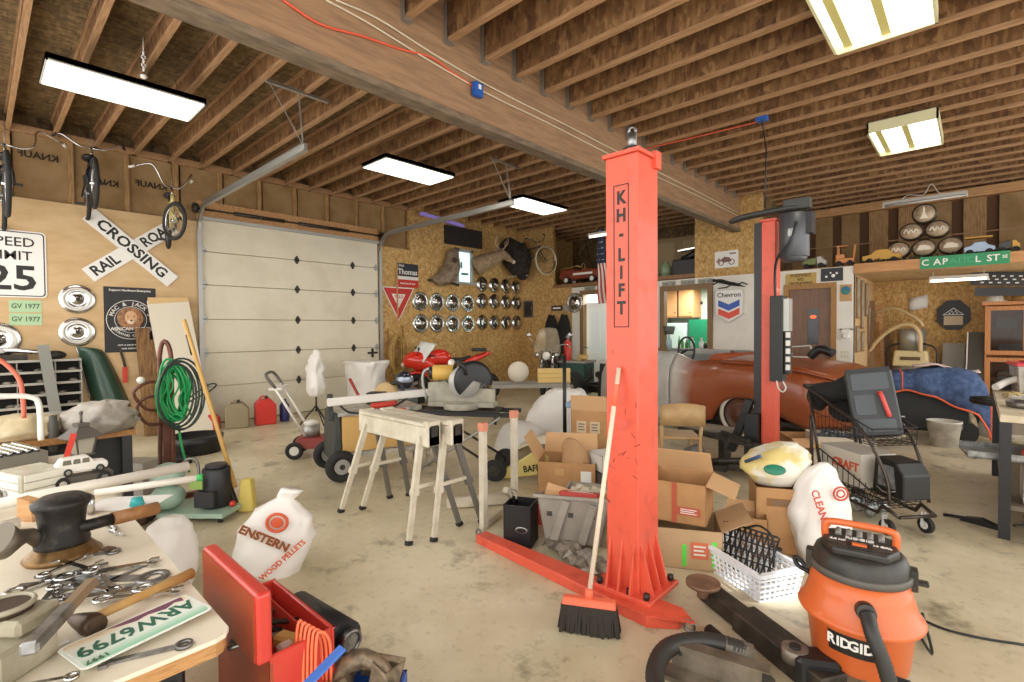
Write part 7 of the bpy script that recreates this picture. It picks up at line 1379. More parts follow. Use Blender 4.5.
# ================================================================= left foreground bench and what lies on it
BZ = .64
BT_ = mat('bench_white', 'ded4bf', .5, col2='cfc2a8', scale=3, lo=.45, hi=.7)
bn = thing('work_table', 'cream topped work table with plywood edge filling the left foreground', 'table', (-2.585, -.01, 0))
b = MB(BT_); b.prism([(-1.90, -.5), (1.09, -.5), (1.12, -.47), (1.12, .43), (1.11, .455), (1.085, .47), (-1.90, .47)], BZ - .012, BZ, axis='z'); b.obj('top', bn)
b = MB(mat('ply_edge', 'b98a55', .6, col2='9c6f3f', scale=30, stretch=(1, 1, 12))); b.prism([(-1.90, -.5), (1.085, -.5), (1.115, -.47), (1.115, .43), (1.105, .45), (1.08, .465), (-1.90, .465)], BZ - .05, BZ - .012, axis='z'); b.obj('edge', bn)
for x in (-1.85, .3): MB(WOOD).box(x - .03, .33, 0, x + .03, .39, BZ - .05).obj('leg', bn)
for x in (-1.85, .3): MB(WOOD).box(x - .03, -.45, 0, x + .03, -.39, BZ - .05).obj('leg', bn)
t = thing('drawer_unit', 'black plastic drawer unit under the right end of the work table', 'drawers', (-1.72, .10, 0)); b = MB(BLACK); b.box(-.2, -.3, 0, .21, .26, BZ - .052); b.obj('body', t, bevel=.01)
for k in range(3): MB(BLACK).box(.21, -.28, .04 + .18 * k, .228, .24, .19 + .18 * k).obj('drawer', t, bevel=.008)
for k in range(3): MB(mat('ridge_grey', '4a4a48', .35)).box(.228, -.2, .12 + .18 * k, .236, .16, .135 + .18 * k).obj('drawer_pull', t)
def onb(u, v, h=0.0): return onz(u, v, BZ + h)
# licence plate, upside down to the camera
c = [onb(66, 642, .018), onb(187, 590, .018), onb(212, 622, .018), onb(77, 672, .018)]
cen = (c[0] + c[1] + c[2] + c[3]) / 4; ax = (c[1] - c[0]).normalized(); ang = math.atan2(ax.y, ax.x)
t = thing('license_plate', 'green and white plate ARW6799 lying upside down on the table corner', 'license plate', cen, ang + PI)
LZ = Matrix.Rotation(-PI / 2, 4, 'X')
def flat(x, y, z): return Matrix.Translation((x, y, z)) @ LZ
b = MB(mat('plate_white', 'dfe4da', .35)); b.prism([(x, z) for x, z in rrect(-.152, -.077, .152, .077, .016)], 0, .003, axis='z'); b.obj('panel', t, bevel=.001)
m = bpy.data.materials.new('plate_fade'); m.use_nodes = True; nt = m.node_tree; tc = nt.nodes.new('ShaderNodeTexCoord'); sp = nt.nodes.new('ShaderNodeSeparateXYZ'); r = nt.nodes.new('ShaderNodeValToRGB'); mr = nt.nodes.new('ShaderNodeMapRange'); mr.inputs[1].default_value = -.07; mr.inputs[2].default_value = .07
nt.links.new(tc.outputs['Object'], sp.inputs[0]); nt.links.new(sp.outputs[1], mr.inputs[0]); nt.links.new(mr.outputs[0], r.inputs[0]); nt.links.new(r.outputs[0], nt.nodes['Principled BSDF'].inputs['Base Color'])
e = r.color_ramp.elements; e[0].position = 0; e[0].color = rgb('d9b98a'); e[1].position = 1; e[1].color = rgb('7cc09c'); x = e.new(.25); x.color = rgb('e2e2d4'); x = e.new(.7); x.color = rgb('dbe4d8')
# plate art: mountains band at the top of the plate, lettering across
b = MB(m); b.prism(rrect(-.143, -.069, .143, .069, .012), .003, .0036, axis='z'); b.obj('colour_field', t)
b = MB(mat('plate_purple', '6d3a56', .5)); b.prism([(-.135, -.067), (-.13, -.040), (-.11, -.052), (-.08, -.036), (-.04, -.050), (-.01, -.042), (.03, -.056), (.05, -.067)], .0036, .0042, axis='z'); b.obj('mountains', t)
b = MB(mat('plate_green_ink', '22604a', .5)); b.text('ARW6799', .074, None, flat(.0, -.006, .004), bold=.0015, sx=.86, th=.001); b.text('1997', .025, mat('plate_ink'), flat(.105, -.055, .004) if False else flat(.115, .055, .004), bold=.0005, th=.001); b.obj('lettering', t)
# wrenches
def wrench(i, p, a, L=.2, name='wrench', z=.0):
    t = thing(name, '', 'wrench', (p.x, p.y, p.z + z), a, 'scattered wrenches on the left table'); w = L * .085; h = L / 2
    b = MB(CHROME if i % 3 else STEEL); b.box(-h * .8, -w / 2, 0, h * .8, w / 2, .006)
    for s in (-1, 1):
        if (i + (s > 0)) % 2: b.lathe([(w * .75, 0), (w * 1.35, 0), (w * 1.35, .008), (w * .75, .008), (w * .75, 0)], 14, T=TR(s * h * .88, 0, 0))
        else:
            for q in (-1, 1): b.prism([(s * h * .76, q * w * .2), (s * h * .82, q * w * 1.2), (s * h * 1.0, q * w * 1.3), (s * h * 1.02, q * w * .65), (s * h * .88, q * w * .5)], 0, .008, axis='z')
    b.obj('wrench', t); return t
WL = [((95, 580), -.05, .34, 'longest wrench stretching across the middle of the pile'), ((110, 570), .35, .22, 'bright wrench pointing up right above the pile end'), ((75, 566), -.5, .18, 'wrench just below the bronze flange right side'), ((120, 588), .1, .26, 'thin wrench right of the pile near the hammer handle'), ((55, 590), -.9, .17, 'chrome wrench crossing at the left end of the pile'), ((45, 600), -1.2, .14, 'short wrench at the far left of the pile'), ((85, 556), .2, .16, 'double ended wrench right of the bronze flange'), ((60, 578), .9, .2, 'dull wrench under the long one on the left'), ((100, 596), .25, .2, 'chrome wrench above the hammer head'), ((125, 575), 1.2, .14, 'short wrench standing across the right end of the pile'), ((92, 588), -.3, .17, 'dull wrench in the middle below the long one'), ((140, 596), .15, .18, 'wrench beside the handle near the table edge'), ((146, 655), .35, .15, 'lone chrome wrench below the licence plate'), ((14, 662), .7, .12, 'open wrench left of the licence plate lower corner'), ((40, 684), .2, .11, 'wrench at the bottom edge left of the plate'), ((75, 598), .5, .16, 'steel wrench left of the hammer head'), ((107, 583), -.8, .15, 'small crossing wrench on top of the long one'), ((66, 566), 1.3, .13, 'short wrench poking out under the flange')]
for i, (p, a, L, lb) in enumerate(WL):
    t = wrench(i, onb(*p, .001 + .007 * (i % 3)), a + .85, L * 1.22); t['label'] = lb + ' on the left table' if len(lb.split()) < 13 else lb
# hammer
h0, h1 = onb(84, 622, .03), onb(192, 573, .02); d = (h1 - h0).normalized(); pr = Vector((-d.y, d.x, 0))
t = thing('hammer', 'wooden handled hammer with a dark worn head above the licence plate', 'hammer'); b = MB(mat('handle_tan', 'c39a5c', .5, col2='a97f42', scale=8)); b.tube([h0, h0.lerp(h1, .5), h1], [.012, .013, .017], 10); b.obj('handle', t); b = MB(mat('iron_brown', '574434', .45, .6, col2='3c2f25', scale=20)); b.tube([h0 - pr * .055, h0 - pr * .03, h0 + pr * .02, h0 + pr * .05], [.026, .03, .02, .012], 12); b.obj('head', t)
# grey vise with rod handle bottom left
v = onb(2, 672, 0); t = thing('bench_vise', 'greenish grey vise with a dark round jaw at the lower left photo corner', 'vise', v, rad(40)); t.scale = (.75, .75, .85); b = MB(mat('vise_grey', 'a39c86', .5, col2='8b846f', scale=6)); b.box(-.12, -.10, 0, .10, .10, .10); b.box(-.14, -.02, .10, .08, .13, .15); b.obj('body', t, bevel=.012); b = MB(mat('jaw_dark', '4a3b30', .5, .4)); b.cyl((-.03, .04, .15), (-.03, .04, .17), .07, n=26); b.obj('jaw', t); MB(mat('vise_grey')).torus((-.03, .04, .17), .072, .008, 'z', 26, 6).obj('rim', t)
a, c_ = onb(28, 650, .12), onb(92, 582, .10); t = thing('steel_bar', 'grey square bar running from the vise up toward the wrench pile', 'bar'); b = MB(STEEL); b.bar(a, a.lerp(c_, .55), .035, .03); b.bar(a.lerp(c_, .5), c_, .032, .028, mat('bar_brown', '8a7458', .5)); b.obj('bar', t, bevel=.006)
# iron hub on bronze flange with pipe and wood handle
hb_ = onb(63, 556, 0); t = thing('iron_hub', 'black iron hub on a bronze flange standing on the table', 'machine part', hb_); BRZ = mat('bronze', 'a07c4c', .4, .7, col2='6f5636', scale=14); IRN = mat('iron_black', '2b2825', .5, .5, col2='56514a', scale=22, lo=.5, hi=.75)
MB(BRZ).lathe([(.001, 0), (.105, 0), (.112, .012), (.10, .022), (.075, .05), (.001, .05)], 34).obj('flange', t); MB(IRN).lathe([(.001, .04), (.078, .04), (.08, .06), (.066, .12), (.072, .17), (.084, .19), (.086, .205), (.078, .21), (.06, .222), (.001, .225)], 34).obj('hub', t)
A_ = onb(30, 535, .11) - hb_; B_ = onb(5, 542, .12) - hb_; MB(mat('iron_grey', '6a6152', .5, .5)).tube([A_ * .5, A_, A_.lerp(B_, .5), B_, B_ * 1.12], [.024, .024, .03, .055, .06], 18).obj('horn', t)
A_ = onb(88, 526, .10); B_ = onb(112, 519, .10); C_ = onb(157, 508, .09)
b = MB(mat('iron_black')); b.cyl(A_ - hb_ - Vector((0.0, .05, 0)), B_ - hb_, .022, n=12); b.obj('pipe', t); MB(mat('handle_brown', 'a5764a', .5, col2='84592f', scale=8)).tube([B_ - hb_, C_ - hb_], .026, 12).obj('handle', t)
# small square of rubber
t = thing('rubber_pad', 'small brown square pad on the table right of the hub', 'pad', onb(108, 551), rad(30)); MB(mat('pad_pink', 'b59a84')).box(-.03, -.025, 0, .03, .025, .006).box(-.018, -.015, .006, .018, .015, .012, mat('pad_brown', '5b4334')).obj('pad', t)
# paper bag / small screws at the table end
t = thing('pipe_fittings', 'small chrome fittings lying behind the hub handle', 'fittings', onb(112, 530)); b = MB(CHROME); [b.cyl((.03 * i - .06, .012 * (i % 3) - .01, .008), (.03 * i - .035, .012 * (i % 2), .010), .008, n=8) for i in range(6)]; b.obj('fittings', t)
# PVC tubes
def tube2(label, p0, p1, r, tip=None):
    t = thing('plastic_pipe', label, 'pipe', group='white plastic pipes across the left table'); MB(mat('pvc', 'ded8cb', .4)).cyl(p0, p1, r, n=16).obj('pipe', t)
    if tip: MB(tip).cyl(p1, p1 + (p1 - p0).normalized() * .025, r * 1.1, n=12).obj('tip', t)
tube2('thick white plastic pipe crossing the table below the toy wagon', onb(-60, 516, .045), onb(188, 466, .055), .026); tube2('thinner white pipe with a green tip parallel to the thick one', onb(95, 493, .035), onb(197, 478, .05), .017, mat('tip_green', '3fae5a', .5)); tube2('third white pipe end lying at the left photo edge below the thick one', onb(-60, 540, .03), onb(20, 522, .03), .02)
t = thing('steel_angle_bar', 'long pale steel straightedge under the licence plate at the table edge', 'bar'); MB(PLASW).bar(onb(20, 662, .003), onb(68, 640, .003), .012, .006).obj('bar', t)
# paper sheets, teal cap, red clip
t = thing('paper_sheet', 'white sheet at the far end of the table below the pipes', 'paper', onb(128, 503, .004), rad(50)); MB(SIGNW).box(-.15, -.10, 0, .15, .10, .002).obj('sheet', t)
t = thing('teal_cap', 'small teal plastic cap at the far end of the table', 'cap', onb(137, 505, .006)); MB(mat('teal', '2c9a9a', .4)).lathe([(.001, 0), (.03, 0), (.022, .035), (.001, .035)], 14).obj('cap', t)
t = thing('red_clamp', 'red and chrome spring clamp behind the iron hub', 'clamp', onb(90, 512, .006)); b = MB(RED); b.box(-.02, -.012, 0, .02, .012, .07); b.obj('body', t); MB(CHROME).cyl((.03, 0, .0), (.04, 0, .08), .014, n=10).obj('screw', t)
t = thing('wood_block', 'pale tan wooden wedge standing left of the iron hub', 'wood block', onb(30, 520, .0), rad(30)); MB(PINE).prism([(-.045, 0), (.045, 0), (.03, .09), (-.04, .10)], -.02, .02).obj('block', t)
# toy station wagon on a dark chassis
c = onb(82, 483, .012); ang = rad(90 + 4); t = thing('toy_wagon', 'white toy station wagon body sitting on a second dark toy chassis', 'toy vehicle', (c.x, c.y, c.z + .07), ang); t.scale = (.82, .85, .9)
b = MB(mat('toy_white2', 'dcd9cf', .35)); b.prism([(-.13, 0), (.125, .0), (.13, .03), (.12, .045), (.06, .05), (.03, .085), (-.10, .085), (-.13, .045)], -.045, .045); b.obj('body', t, bevel=.006); b = MB(mat('toy_glass', '6a6558', .2)); 
for s in (-1,):
    for a_, c_ in ((-.10, -.06), (-.05, -.015), (-.005, .03)): b.prism([(a_, .050), (c_ + .004, .050), (c_, .077), (a_ + .004, .077)], s * .047, s * .0455)
b.obj('windows', t)
for x in (-.075, .085):
    for s in (-1, 1): MB(BLACK).cyl((x, s * .048 - .006, .005), (x, s * .048 + .006, .005), .022, n=16).obj('wheel', t); MB(CHROME).cyl((x, s * .05 - .007, .005), (x, s * .05 + .007, .005), .012, n=12).obj('hub', t)
t = thing('toy_truck_chassis', 'dark grey toy truck chassis with chrome hubs under the white wagon', 'toy vehicle', (c.x, c.y, c.z - .012), ang); t.scale = (.85, .9, 1); b = MB(mat('toy_grey', '57524a', .5)); b.prism([(-.15, .03), (.145, .03), (.15, .06), (-.15, .065)], -.05, .05); b.obj('body', t, bevel=.004)
for x in (-.10, .10):
    for s in (-1, 1): MB(RUBBER).cyl((x, s * .055 - .012, .034), (x, s * .055 + .012, .034), .034, n=18).obj('wheel', t); MB(CHROME).cyl((x, s * .058 - .012, .034), (x, s * .058 + .012, .034), .018, n=12).obj('hub', t)
# lantern
c = onb(82, 455); t = thing('lantern', 'grey coach lantern with pyramid roof standing behind the toy wagon', 'lantern', c, rad(20)); t.scale = (.68, .68, .78); LN = mat('lantern_grey', '5d574f', .5)
b = MB(LN); b.box(-.075, -.075, 0, .075, .075, .015); b.obj('base', t)
for sx in (-1, 1):
    for sy in (-1, 1): MB(LN).bar((sx * .06, sy * .06, .015), (sx * .085, sy * .085, .155), .012, .012).obj('post', t)
b = MB(mat('lantern_glass', 'b9b6a4', .2)); b.box(-.06, -.06, .015, .06, .06, .15, taper=-.018); b.obj('glass', t); b = MB(LN); b.add([(-.14, -.14, .155), (.14, -.14, .155), (.14, .14, .155), (-.14, .14, .155), (-.04, -.04, .25), (.04, -.04, .25), (.04, .04, .25), (-.04, .04, .25)], [(0, 1, 2, 3), (4, 5, 6, 7), (0, 1, 5, 4), (1, 2, 6, 5), (2, 3, 7, 6), (3, 0, 4, 7)]); b.box(-.05, -.05, .25, .05, .05, .275).cyl((0, 0, .275), (0, 0, .35), .012, n=8).ball((0, 0, .36), .018, n=8); b.obj('roof', t)
# organisers at the left edge
t = thing('clear_organizer', 'clear plastic drawer organiser left of the toy wagon', 'organizer', onb(32, 492), rad(20)); b = MB(mat('clear_plastic', 'c9c6b6', .2, col2='a9a592', scale=8)); b.box(-.12, -.09, 0, .12, .09, .12); b.obj('case', t); [MB(mat('clear_plastic2', 'dcdacb', .15)).box(.12, -.08, .008 + .038 * k, .128, .08, .04 + .038 * k).obj('drawer', t) for k in range(3)]
[MB(PLASW).box(-.1, -.097, .008 + .038 * k, .1, -.09, .038 + .038 * k).obj('drawer', t) for k in range(3)]
t = thing('socket_box', 'grey metal tray of sockets at the left photo edge', 'tray', onb(8, 468), rad(15)); b = MB(mat('tray_steel', '77746a', .5, .4)); b.box(-.2, -.12, 0, .2, .12, .10); b.obj('tray', t); b = MB(CHROME); [b.cyl((.04 * i - .16, .04 * j - .08, .10), (.04 * i - .16, .04 * j - .08, .125), .015, n=8) for i in range(9) for j in range(5)]; b.obj('sockets', t)
t = thing('parts_heap', 'heap of small metal parts in a tray at the left photo edge', 'parts', onb(12, 495)); b = MB(CHROME); rs = random.Random(9); [b.cbox((rs.uniform(-.1, .08), rs.uniform(-.08, .08), rs.uniform(.005, .03)), (.04, .012, .012), rot=(rs.random() * 3, rs.random() * 3, rs.random() * 3)) for _ in range(26)]; b.obj('parts', t)
t = thing('clear_jar', 'small round clear jar lying behind the organiser', 'jar', onb(48, 470, .03), 0, rot=(PI / 2, 0, .6)); MB(mat('clear_plastic2')).lathe([(.001, 0), (.035, 0), (.035, .07), (.001, .07)], 16).obj('jar', t)
# second table beyond with bags
tb = thing('packing_table', 'wooden work surface beyond the near table covered with bags and boxes', 'table', (-5.27, .20, 0), 0); b = MB(WOOD); b.box(-.85, -.6, .70, .72, .60, .74); b.obj('top', tb)
for x in (-.8, .68):
    for y in (-.5, .55): MB(BLACK if x > 0 and y > 0 else WOOD).box(x - .03, y - .03, 0, x + .03, y + .03, .70).obj('leg', tb)
MB(mat('crate_black', '1d211f', .6)).box(.35, -.2, .35, .64, .55, .69).obj('drawer', tb)
t = ring_bag('plastic_bag', 'crumpled grey plastic bag heaped on the far wooden table', 'bag', [(0, .22, .17, 0, 0), (.06, .26, .19, 0, 0), (.13, .22, .16, .02, 0), (.19, .13, .10, .04, 0), (.21, .06, .04, .04, 0)], mat('bag_grey', 'a9a296', .35, col2='8b8579', scale=7, bump=.6), (-4.72, .60, .742), rad(40), seed=51, amp=.03)
t = ring_bag('plastic_bag', 'crumpled beige plastic bag left of the lantern', 'bag', [(0, .24, .18, 0, 0), (.05, .28, .2, 0, 0), (.11, .2, .16, .02, 0), (.15, .1, .08, .05, 0)], mat('bag_beige', 'cdbf9c', .35, col2='b7a67f', scale=7, bump=.6), (-4.80, .16, .742), rad(80), seed=52, amp=.03)
t = carton('cardboard_box', 'brown carton under the beige bag left of the lantern', (-4.28, .10, BZ), .26, .30, .10, rad(5), [], open_top=False)
t = thing('metal_tube', 'grey metal cylinder lying on the far table behind the lantern', 'cylinder', (-5.15, .46, .80), rad(80)); b = MB(mat('tube_grey', '9b9d97', .35, .4)); b.cyl((-.34, 0, 0), (.34, 0, 0), .055, n=20); b.obj('tube', t); MB(BLACK).cyl((.34, 0, 0), (.36, 0, 0), .05, n=20).obj('end', t)
t = thing('spray_can', 'dark grey bottle with a pointed cap left of the lantern', 'bottle', onb(54, 452)); MB(mat('can_dark', '47463f', .5)).lathe([(.001, 0), (.028, 0), (.03, .02), (.03, .20), (.022, .22), (.022, .25), (.001, .255)], 18).obj('body', t)
t = thing('bent_pipe', 'white bent steel tube rising at the left photo edge', 'pipe', (0, 0, 0)); X_ = -3.6; MB(mat('tube_white', 'd9d6cc', .35)).tube(smoothpath([onx(-30, 396, X_), onx(5, 396, X_), onx(30, 397, X_), onx(39, 405, X_), onx(41, 440, X_)], 6), .013, 12).obj('pipe', t)
t = thing('orange_pipe', 'orange bent handle tube behind the white one at the left edge', 'pipe'); X_ = -4.6; MB(mat('tube_orange', 'd06a50', .45)).tube(smoothpath([onx(-20, 350, X_), onx(3, 362, X_), onx(19, 379, X_), onx(23, 400, X_), onx(24, 418, X_)], 6), .013, 12).obj('pipe', t)
t = thing('orange_ball', 'small orange cap under the end of the white bent tube', 'cap', onb(46, 437, .0) + Vector((0, 0, .09))); MB(mat('tip_orange2', 'd0603a', .5)).ball((0, 0, 0), .03, n=12, sc=(1.2, 1.2, .8)).obj('cap', t)
t = thing('red_flag', 'small red strip standing behind the toy wagon', 'strip', Vector((-4.1, .36, BZ)), rad(0)); MB(RED).bar((0, 0, 0), (0, .05, .19), .03, .006, up=(1, 0, 0)).obj('strip', t)
t = thing('white_label_box', 'grey plastic bin with black letters beyond the far table', 'bin', (-5.55, .99, 0), rad(40)); b = MB(mat('bin_grey', 'a7a49a', .5)); b.box(-.12, -.1, 0, .12, .1, .30, taper=-.01); b.obj('body', t); MB(INKB).text('KTS', .07, None, TR(-.0, -.112, .20), bold=.002).obj('lettering', t)
# parts bin cabinet on the wall
pb = thing('parts_cabinet', 'grey steel cabinet of open parts bins mounted on the left wall', 'cabinet', (XA + .012, .45, .25), PI / 2); b = MB(mat('cab_steel', 'a3a095', .5, .2)); W_, H_ = .5, .86
b.box(-W_, -.28, 0, W_, -.0, .015).box(-W_, -.02, 0, W_, 0, H_).box(W_ - .01, -.28, 0, W_, 0, H_).box(-W_, -.28, 0, -W_ + .01, 0, H_)
for k in range(7): z = H_ * k / 6; b.box(-W_, -.28, z - .012, W_, -.0, z); b.box(-W_, -.29, z - .012, W_, -.28, z + .018)
for x in (-.1, .25): b.box(x - .004, -.26, 0, x + .004, 0, H_)
b.obj('body', pb); MB(mat('bin_dark', '1f1d1a', .8)).box(-W_ + .01, -.10, .01, W_ - .01, -.03, H_ - .02).obj('back', pb)
b = MB(mat('small_parts', '9c9384', .4, .4, col2='5b5348', scale=30)); rs = random.Random(11)
for k in range(6):
    for x in (-.37, -.12, .12, .37):
        for _ in range(3): b.ball((x + rs.uniform(-.07, .07), -.2 + rs.uniform(-.04, .04), H_ * k / 6 + .025), rs.uniform(.02, .04), n=6, sc=(1.3, 1, .7))
b.jitter(.006, 2); b.obj('small_parts', pb)
t = thing('chrome_part', 'chrome bar and dark part lying on top of the parts cabinet', 'car part', (-8.68, .45, 1.115), PI / 2); b = MB(DKSTEEL); b.box(-.3, -.08, 0, .0, .08, .08); b.ball((.25, 0, .06), .06, n=10, sc=(2, 1, 1)); b.obj('part', t); MB(CHROME).tube([(-.2, 0, .14), (.15, 0, .10), (.22, 0, .06)], .03, 10).obj('bar', t)
t = thing('steel_strip', 'flat grey steel bar leaning before the parts cabinet', 'bar'); MB(mat('strip_grey', '86867e', .5, .4)).bar(Vector((-8.3, .72, 0)), onx(43, 345, -8.5), .11, .02, up=(1, 0, 0)).obj('bar', t)
# dark green fender
t = on_left('green_fender', 'dark green curved car fender hanging on the left wall under the hubcaps', 'car part', 1.18, .85); P = []
for i in range(15):
    f = i / 14; z = .42 - .86 * f; yo = -.25 + .13 * f; w = .26 + .15 * f ** .6; P.append([(yo + w * j / 6 + .03 * f, -.03 - .15 * math.sin(PI * j / 6) * (.6 + .4 * f) , z - .05 * (j / 6) ** 2 * (1 - f)) for j in range(7)])
b = MB(mat('fender_green', '2b4a3a', .35, coat=.3)); b.grid(P); b.obj('panel', t, solid=.01); b = MB(CHROME); b.tube([Vector(r[0]) for r in P], .008, 6); b.obj('edge', t)
t = on_left('red_handled_tool', 'small red handled tool hanging right of the green fender', 'tool', 1.45, .95); b = MB(RED); b.box(-.03, -.03, -.2, .02, 0, .02); b.obj('handle', t); MB(DKSTEEL).bar((0, -.015, .02), (-.06, -.015, .32), .03, .012, up=(0, 1, 0)).obj('blade', t)
# lumber, plywood sheets
for i, (y, w, h, x) in enumerate(((1.68, .15, 1.52, .1), (1.84, .17, 1.35, .28))):
    t = thing('rough_post', f'{["left taller", "right shorter"][i]} rough brown timber leaning on the left wall beside the poster', 'lumber', (XA + .02, y, 0), group='rough timbers beside the poster'); MB(mat('rough_wood', '8a6740', .8, col2='5f4327', scale=5, stretch=(8, 8, 1))).bar((.2 + x, 0, 0), (.12, -.05, h), w, .09, up=(1, 0, 0)).obj('timber', t, bevel=.006)
t = thing('plywood_sheet', 'tall pale white faced sheet leaning against the left edge of the garage door', 'sheet', (XA, 2.03, 0)); MB(mat('sheet_white', 'dcd3bf', .5)).bar((.62, .08, 0), (.06, -.06, 1.93), .52, .02, up=(1, 0, 0)).obj('sheet', t); MB(mat('sheet_tan', 'd4b27c', .6)).bar((.105, -.045, 1.62), (.055, -.058, 1.97), .50, .03, up=(1, 0, 0)).obj('tan_band', t)
# tool chest (red)
TCR = mat('chest_red', 'c2382b', .38, coat=.3); TCB = mat('chest_brown', '8c3a1e', .4, col2='a5492a', scale=3)
tc_ = thing('tool_chest', 'red tool chest with raised lid and open tray beside the table corner', 'tool chest', (-1.74, .66, 0)); k = .012
b = MB(TCR); x0, x1, y0, y1, zt = -.235, .235, -.09, .11, .50
b.box(x0, y0, 0, x1, y0 + k, zt - .02, TCB).box(x0, y1 - k, 0, x1, y1, zt).box(x0, y0, 0, x0 + k, y1, zt).box(x1 - k, y0, 0, x1, y1, zt).box(x0, y0, 0, x1, y1, k).box(x0 + k, y0 + k, zt - .10, x1 - k, y1 - k, zt - .09)
b.obj('body', tc_, bevel=.004)
b = MB(TCR); b.box(x0 - .01, y0 - .04, zt - .01, x1 + .012, y0 + .005, zt + .20); b.obj('lid', tc_, bevel=.012, seg=3); MB(TCB).box(x0 + .005, y0 - .044, zt + .0, x1 - .003, y0 - .039, zt + .19).obj('lid_face', tc_)
b = MB(mat('tray_red', 'c2402f', .4)); b.box(x0 + .03, y1 - .05, zt - .09, x1 - .03, y1 - .045, zt - .03); b.obj('tray_divider', tc_)
for i, (x, y, m_, d_, l) in enumerate(((.18, .0, SIGNW, (.10, .05, .04), 'white boxed part in the front of the open chest tray'), (.10, .03, mat('tool_yellow', 'd3b262', .5), (.09, .05, .04), 'yellow roll in the middle of the open chest tray'), (.23, -.07, mat('tool_orange', 'd2945e', .5), (.06, .05, .05), 'orange block in the near corner of the open chest tray'))):
    t = thing('small_part', l, 'part', (-1.74 + x * .85, .66 + y * .8, zt - .088), .4 * i); b = MB(m_); b.box(-d_[0] / 2, -d_[1] / 2, 0, d_[0] / 2, d_[1] / 2, d_[2]); b.obj('body', t, bevel=.008)
for i, (x, y, a, m_) in enumerate(((-.05, .0, .5, BLACK), (-.12, .05, 2.6, STEEL), (.02, -.05, 1.1, STEEL), (-.18, .0, .2, BLACK), (-.02, .05, .9, DKSTEEL))):
    t = thing('hand_tool', f'{["black pliers", "steel driver", "bright pliers", "black cutter at the far end", "dark punch"][i]} lying in the red chest tray', 'hand tool', (-1.74 + x * .85, .66 + y * .8, zt - .08 + .004 * i), a); b = MB(m_); b.tube(smoothpath([(-.09, .02, .01), (-.03, .006, .012), (.0, 0, .012), (.06, -.004, .012)], 3), .008, 6).tube(smoothpath([(-.09, -.02, .01), (-.03, -.006, .012), (.0, 0, .012), (.06, .004, .012)], 3), .008, 6); b.obj('tool', t)
# black cylinder, blue crate with junk, orange cord
t = thing('black_canister', 'black cylinder with a steel end lying behind the red tool chest', 'canister', (-1.78, .885, .34), rad(5)); b = MB(BLACK); b.cyl((-.22, 0, 0), (.12, 0, 0), .06, n=20); b.obj('body', t); b = MB(STEEL); b.cyl((.12, 0, 0), (.15, 0, 0), .035, n=16); b.torus((.15, 0, 0), .035, .008, 'x', 16, 6); b.obj('end', t)
t = thing('canister_box', 'dark carton under the black canister', 'box', (-1.80, .885, 0), rad(5)); MB(mat('box_dark')).box(-.16, -.07, 0, .10, .07, .279).obj('body', t)
cr = thing('blue_crate', 'blue plastic crate of greasy parts at the bottom photo edge', 'crate', (-1.42, .80, 0), rad(42)); cr.scale = (.75, .75, 1.1); b = MB(mat('crate_blue', '2a55a8', .4)); w_ = .17
for q in ((-w_, -w_, -w_ + k, w_), (w_ - k, -w_, w_, w_), (-w_, -w_, w_, -w_ + k), (-w_, w_ - k, w_, w_)): b.box(q[0], q[1], 0, q[2], q[3], .27)
b.box(-w_, -w_, 0, w_, w_, k); b.obj('body', cr)
t = thing('greasy_parts', 'heap of brown grey castings and brackets filling the blue crate', 'car parts', (-1.42, .80, .22), rad(42)); t.scale = (.85,) * 3; GP = mat('greasy', '8b7a62', .45, .4, col2='4a3f33', scale=18); b = MB(GP); b.tube(arc((.0, .05, .10), .10, 0, PI * 1.2, 10, 'xz'), .03, 8).ball((-.06, -.06, .10), .07, n=8, sc=(1.2, .8, .8)).ball((.07, -.04, .08), .06, n=8).cbox((.06, .10, .14), (.14, .03, .12), rot=(.5, .4, .3)).cbox((-.08, .06, .12), (.05, .12, .08), rot=(.2, .9, .3)).prism([(.04, .1), (.14, .12), (.18, .24), (.10, .18), (.06, .22)], -.02, .01).tube([(.15, .0, .1), (.10, -.1, .18)], .014, 6)
b.jitter(.008, 7); b.obj('parts', t)
t = thing('extension_cord', 'orange cord coiled over the front corner of the red tool chest', 'cord', (-1.50, .685, .47), rad(42)); t.scale = (.7, .7, .9); b = MB(mat('cord_orange2', 'e8714a', .5))
for kk in range(6): b.tube(smoothpath([(-.06 + .018 * kk, -.02, -.16), (-.06 + .018 * kk, .0, .02), (-.05 + .018 * kk, .02, .09 - .008 * kk), (-.03 + .02 * kk, .05, .0), (-.03 + .02 * kk, .06, -.15)], 5), .007, 7)
b.tube(smoothpath([(-.14, .0, -.12), (-.12, .0, -.03), (-.04, .01, .03), (.0, .02, -.02)], 5), .007, 7); b.obj('cord', t)
t = thing('blue_strap', 'blue plastic strip resting on the near end of the red chest', 'strip', (-1.42, .63, .45), rad(42)); MB(mat('strap_blue', '3f6fc0', .4)).bar((-.02, -.12, -.02), (.10, .04, .06), .03, .008).obj('strip', t)
# pellet bag between table and chest
t = ring_bag('pellet_bag', 'white pellet bag with faint red letters slumped beyond the table edge', 'bag', [(0, .13, .10, 0, 0), (.10, .16, .12, 0, 0), (.24, .16, .11, .01, 0), (.36, .12, .08, .03, 0), (.41, .06, .04, .04, 0)], BAGW, (-3.36, .72, 0), rad(30), seed=61, amp=.012); b = MB(mat('print_red3', 'd0705c', .5)); b.text('CLEAN', .05, None, TR(.08, -.125, .20) @ Matrix.Rotation(rad(60), 4, 'Y') @ Matrix.Rotation(rad(-15), 4, 'X'), bold=.001); b.bar((-.10, -.12, .28), (-.02, -.12, .31), .012, .004); b.obj('lettering', t)
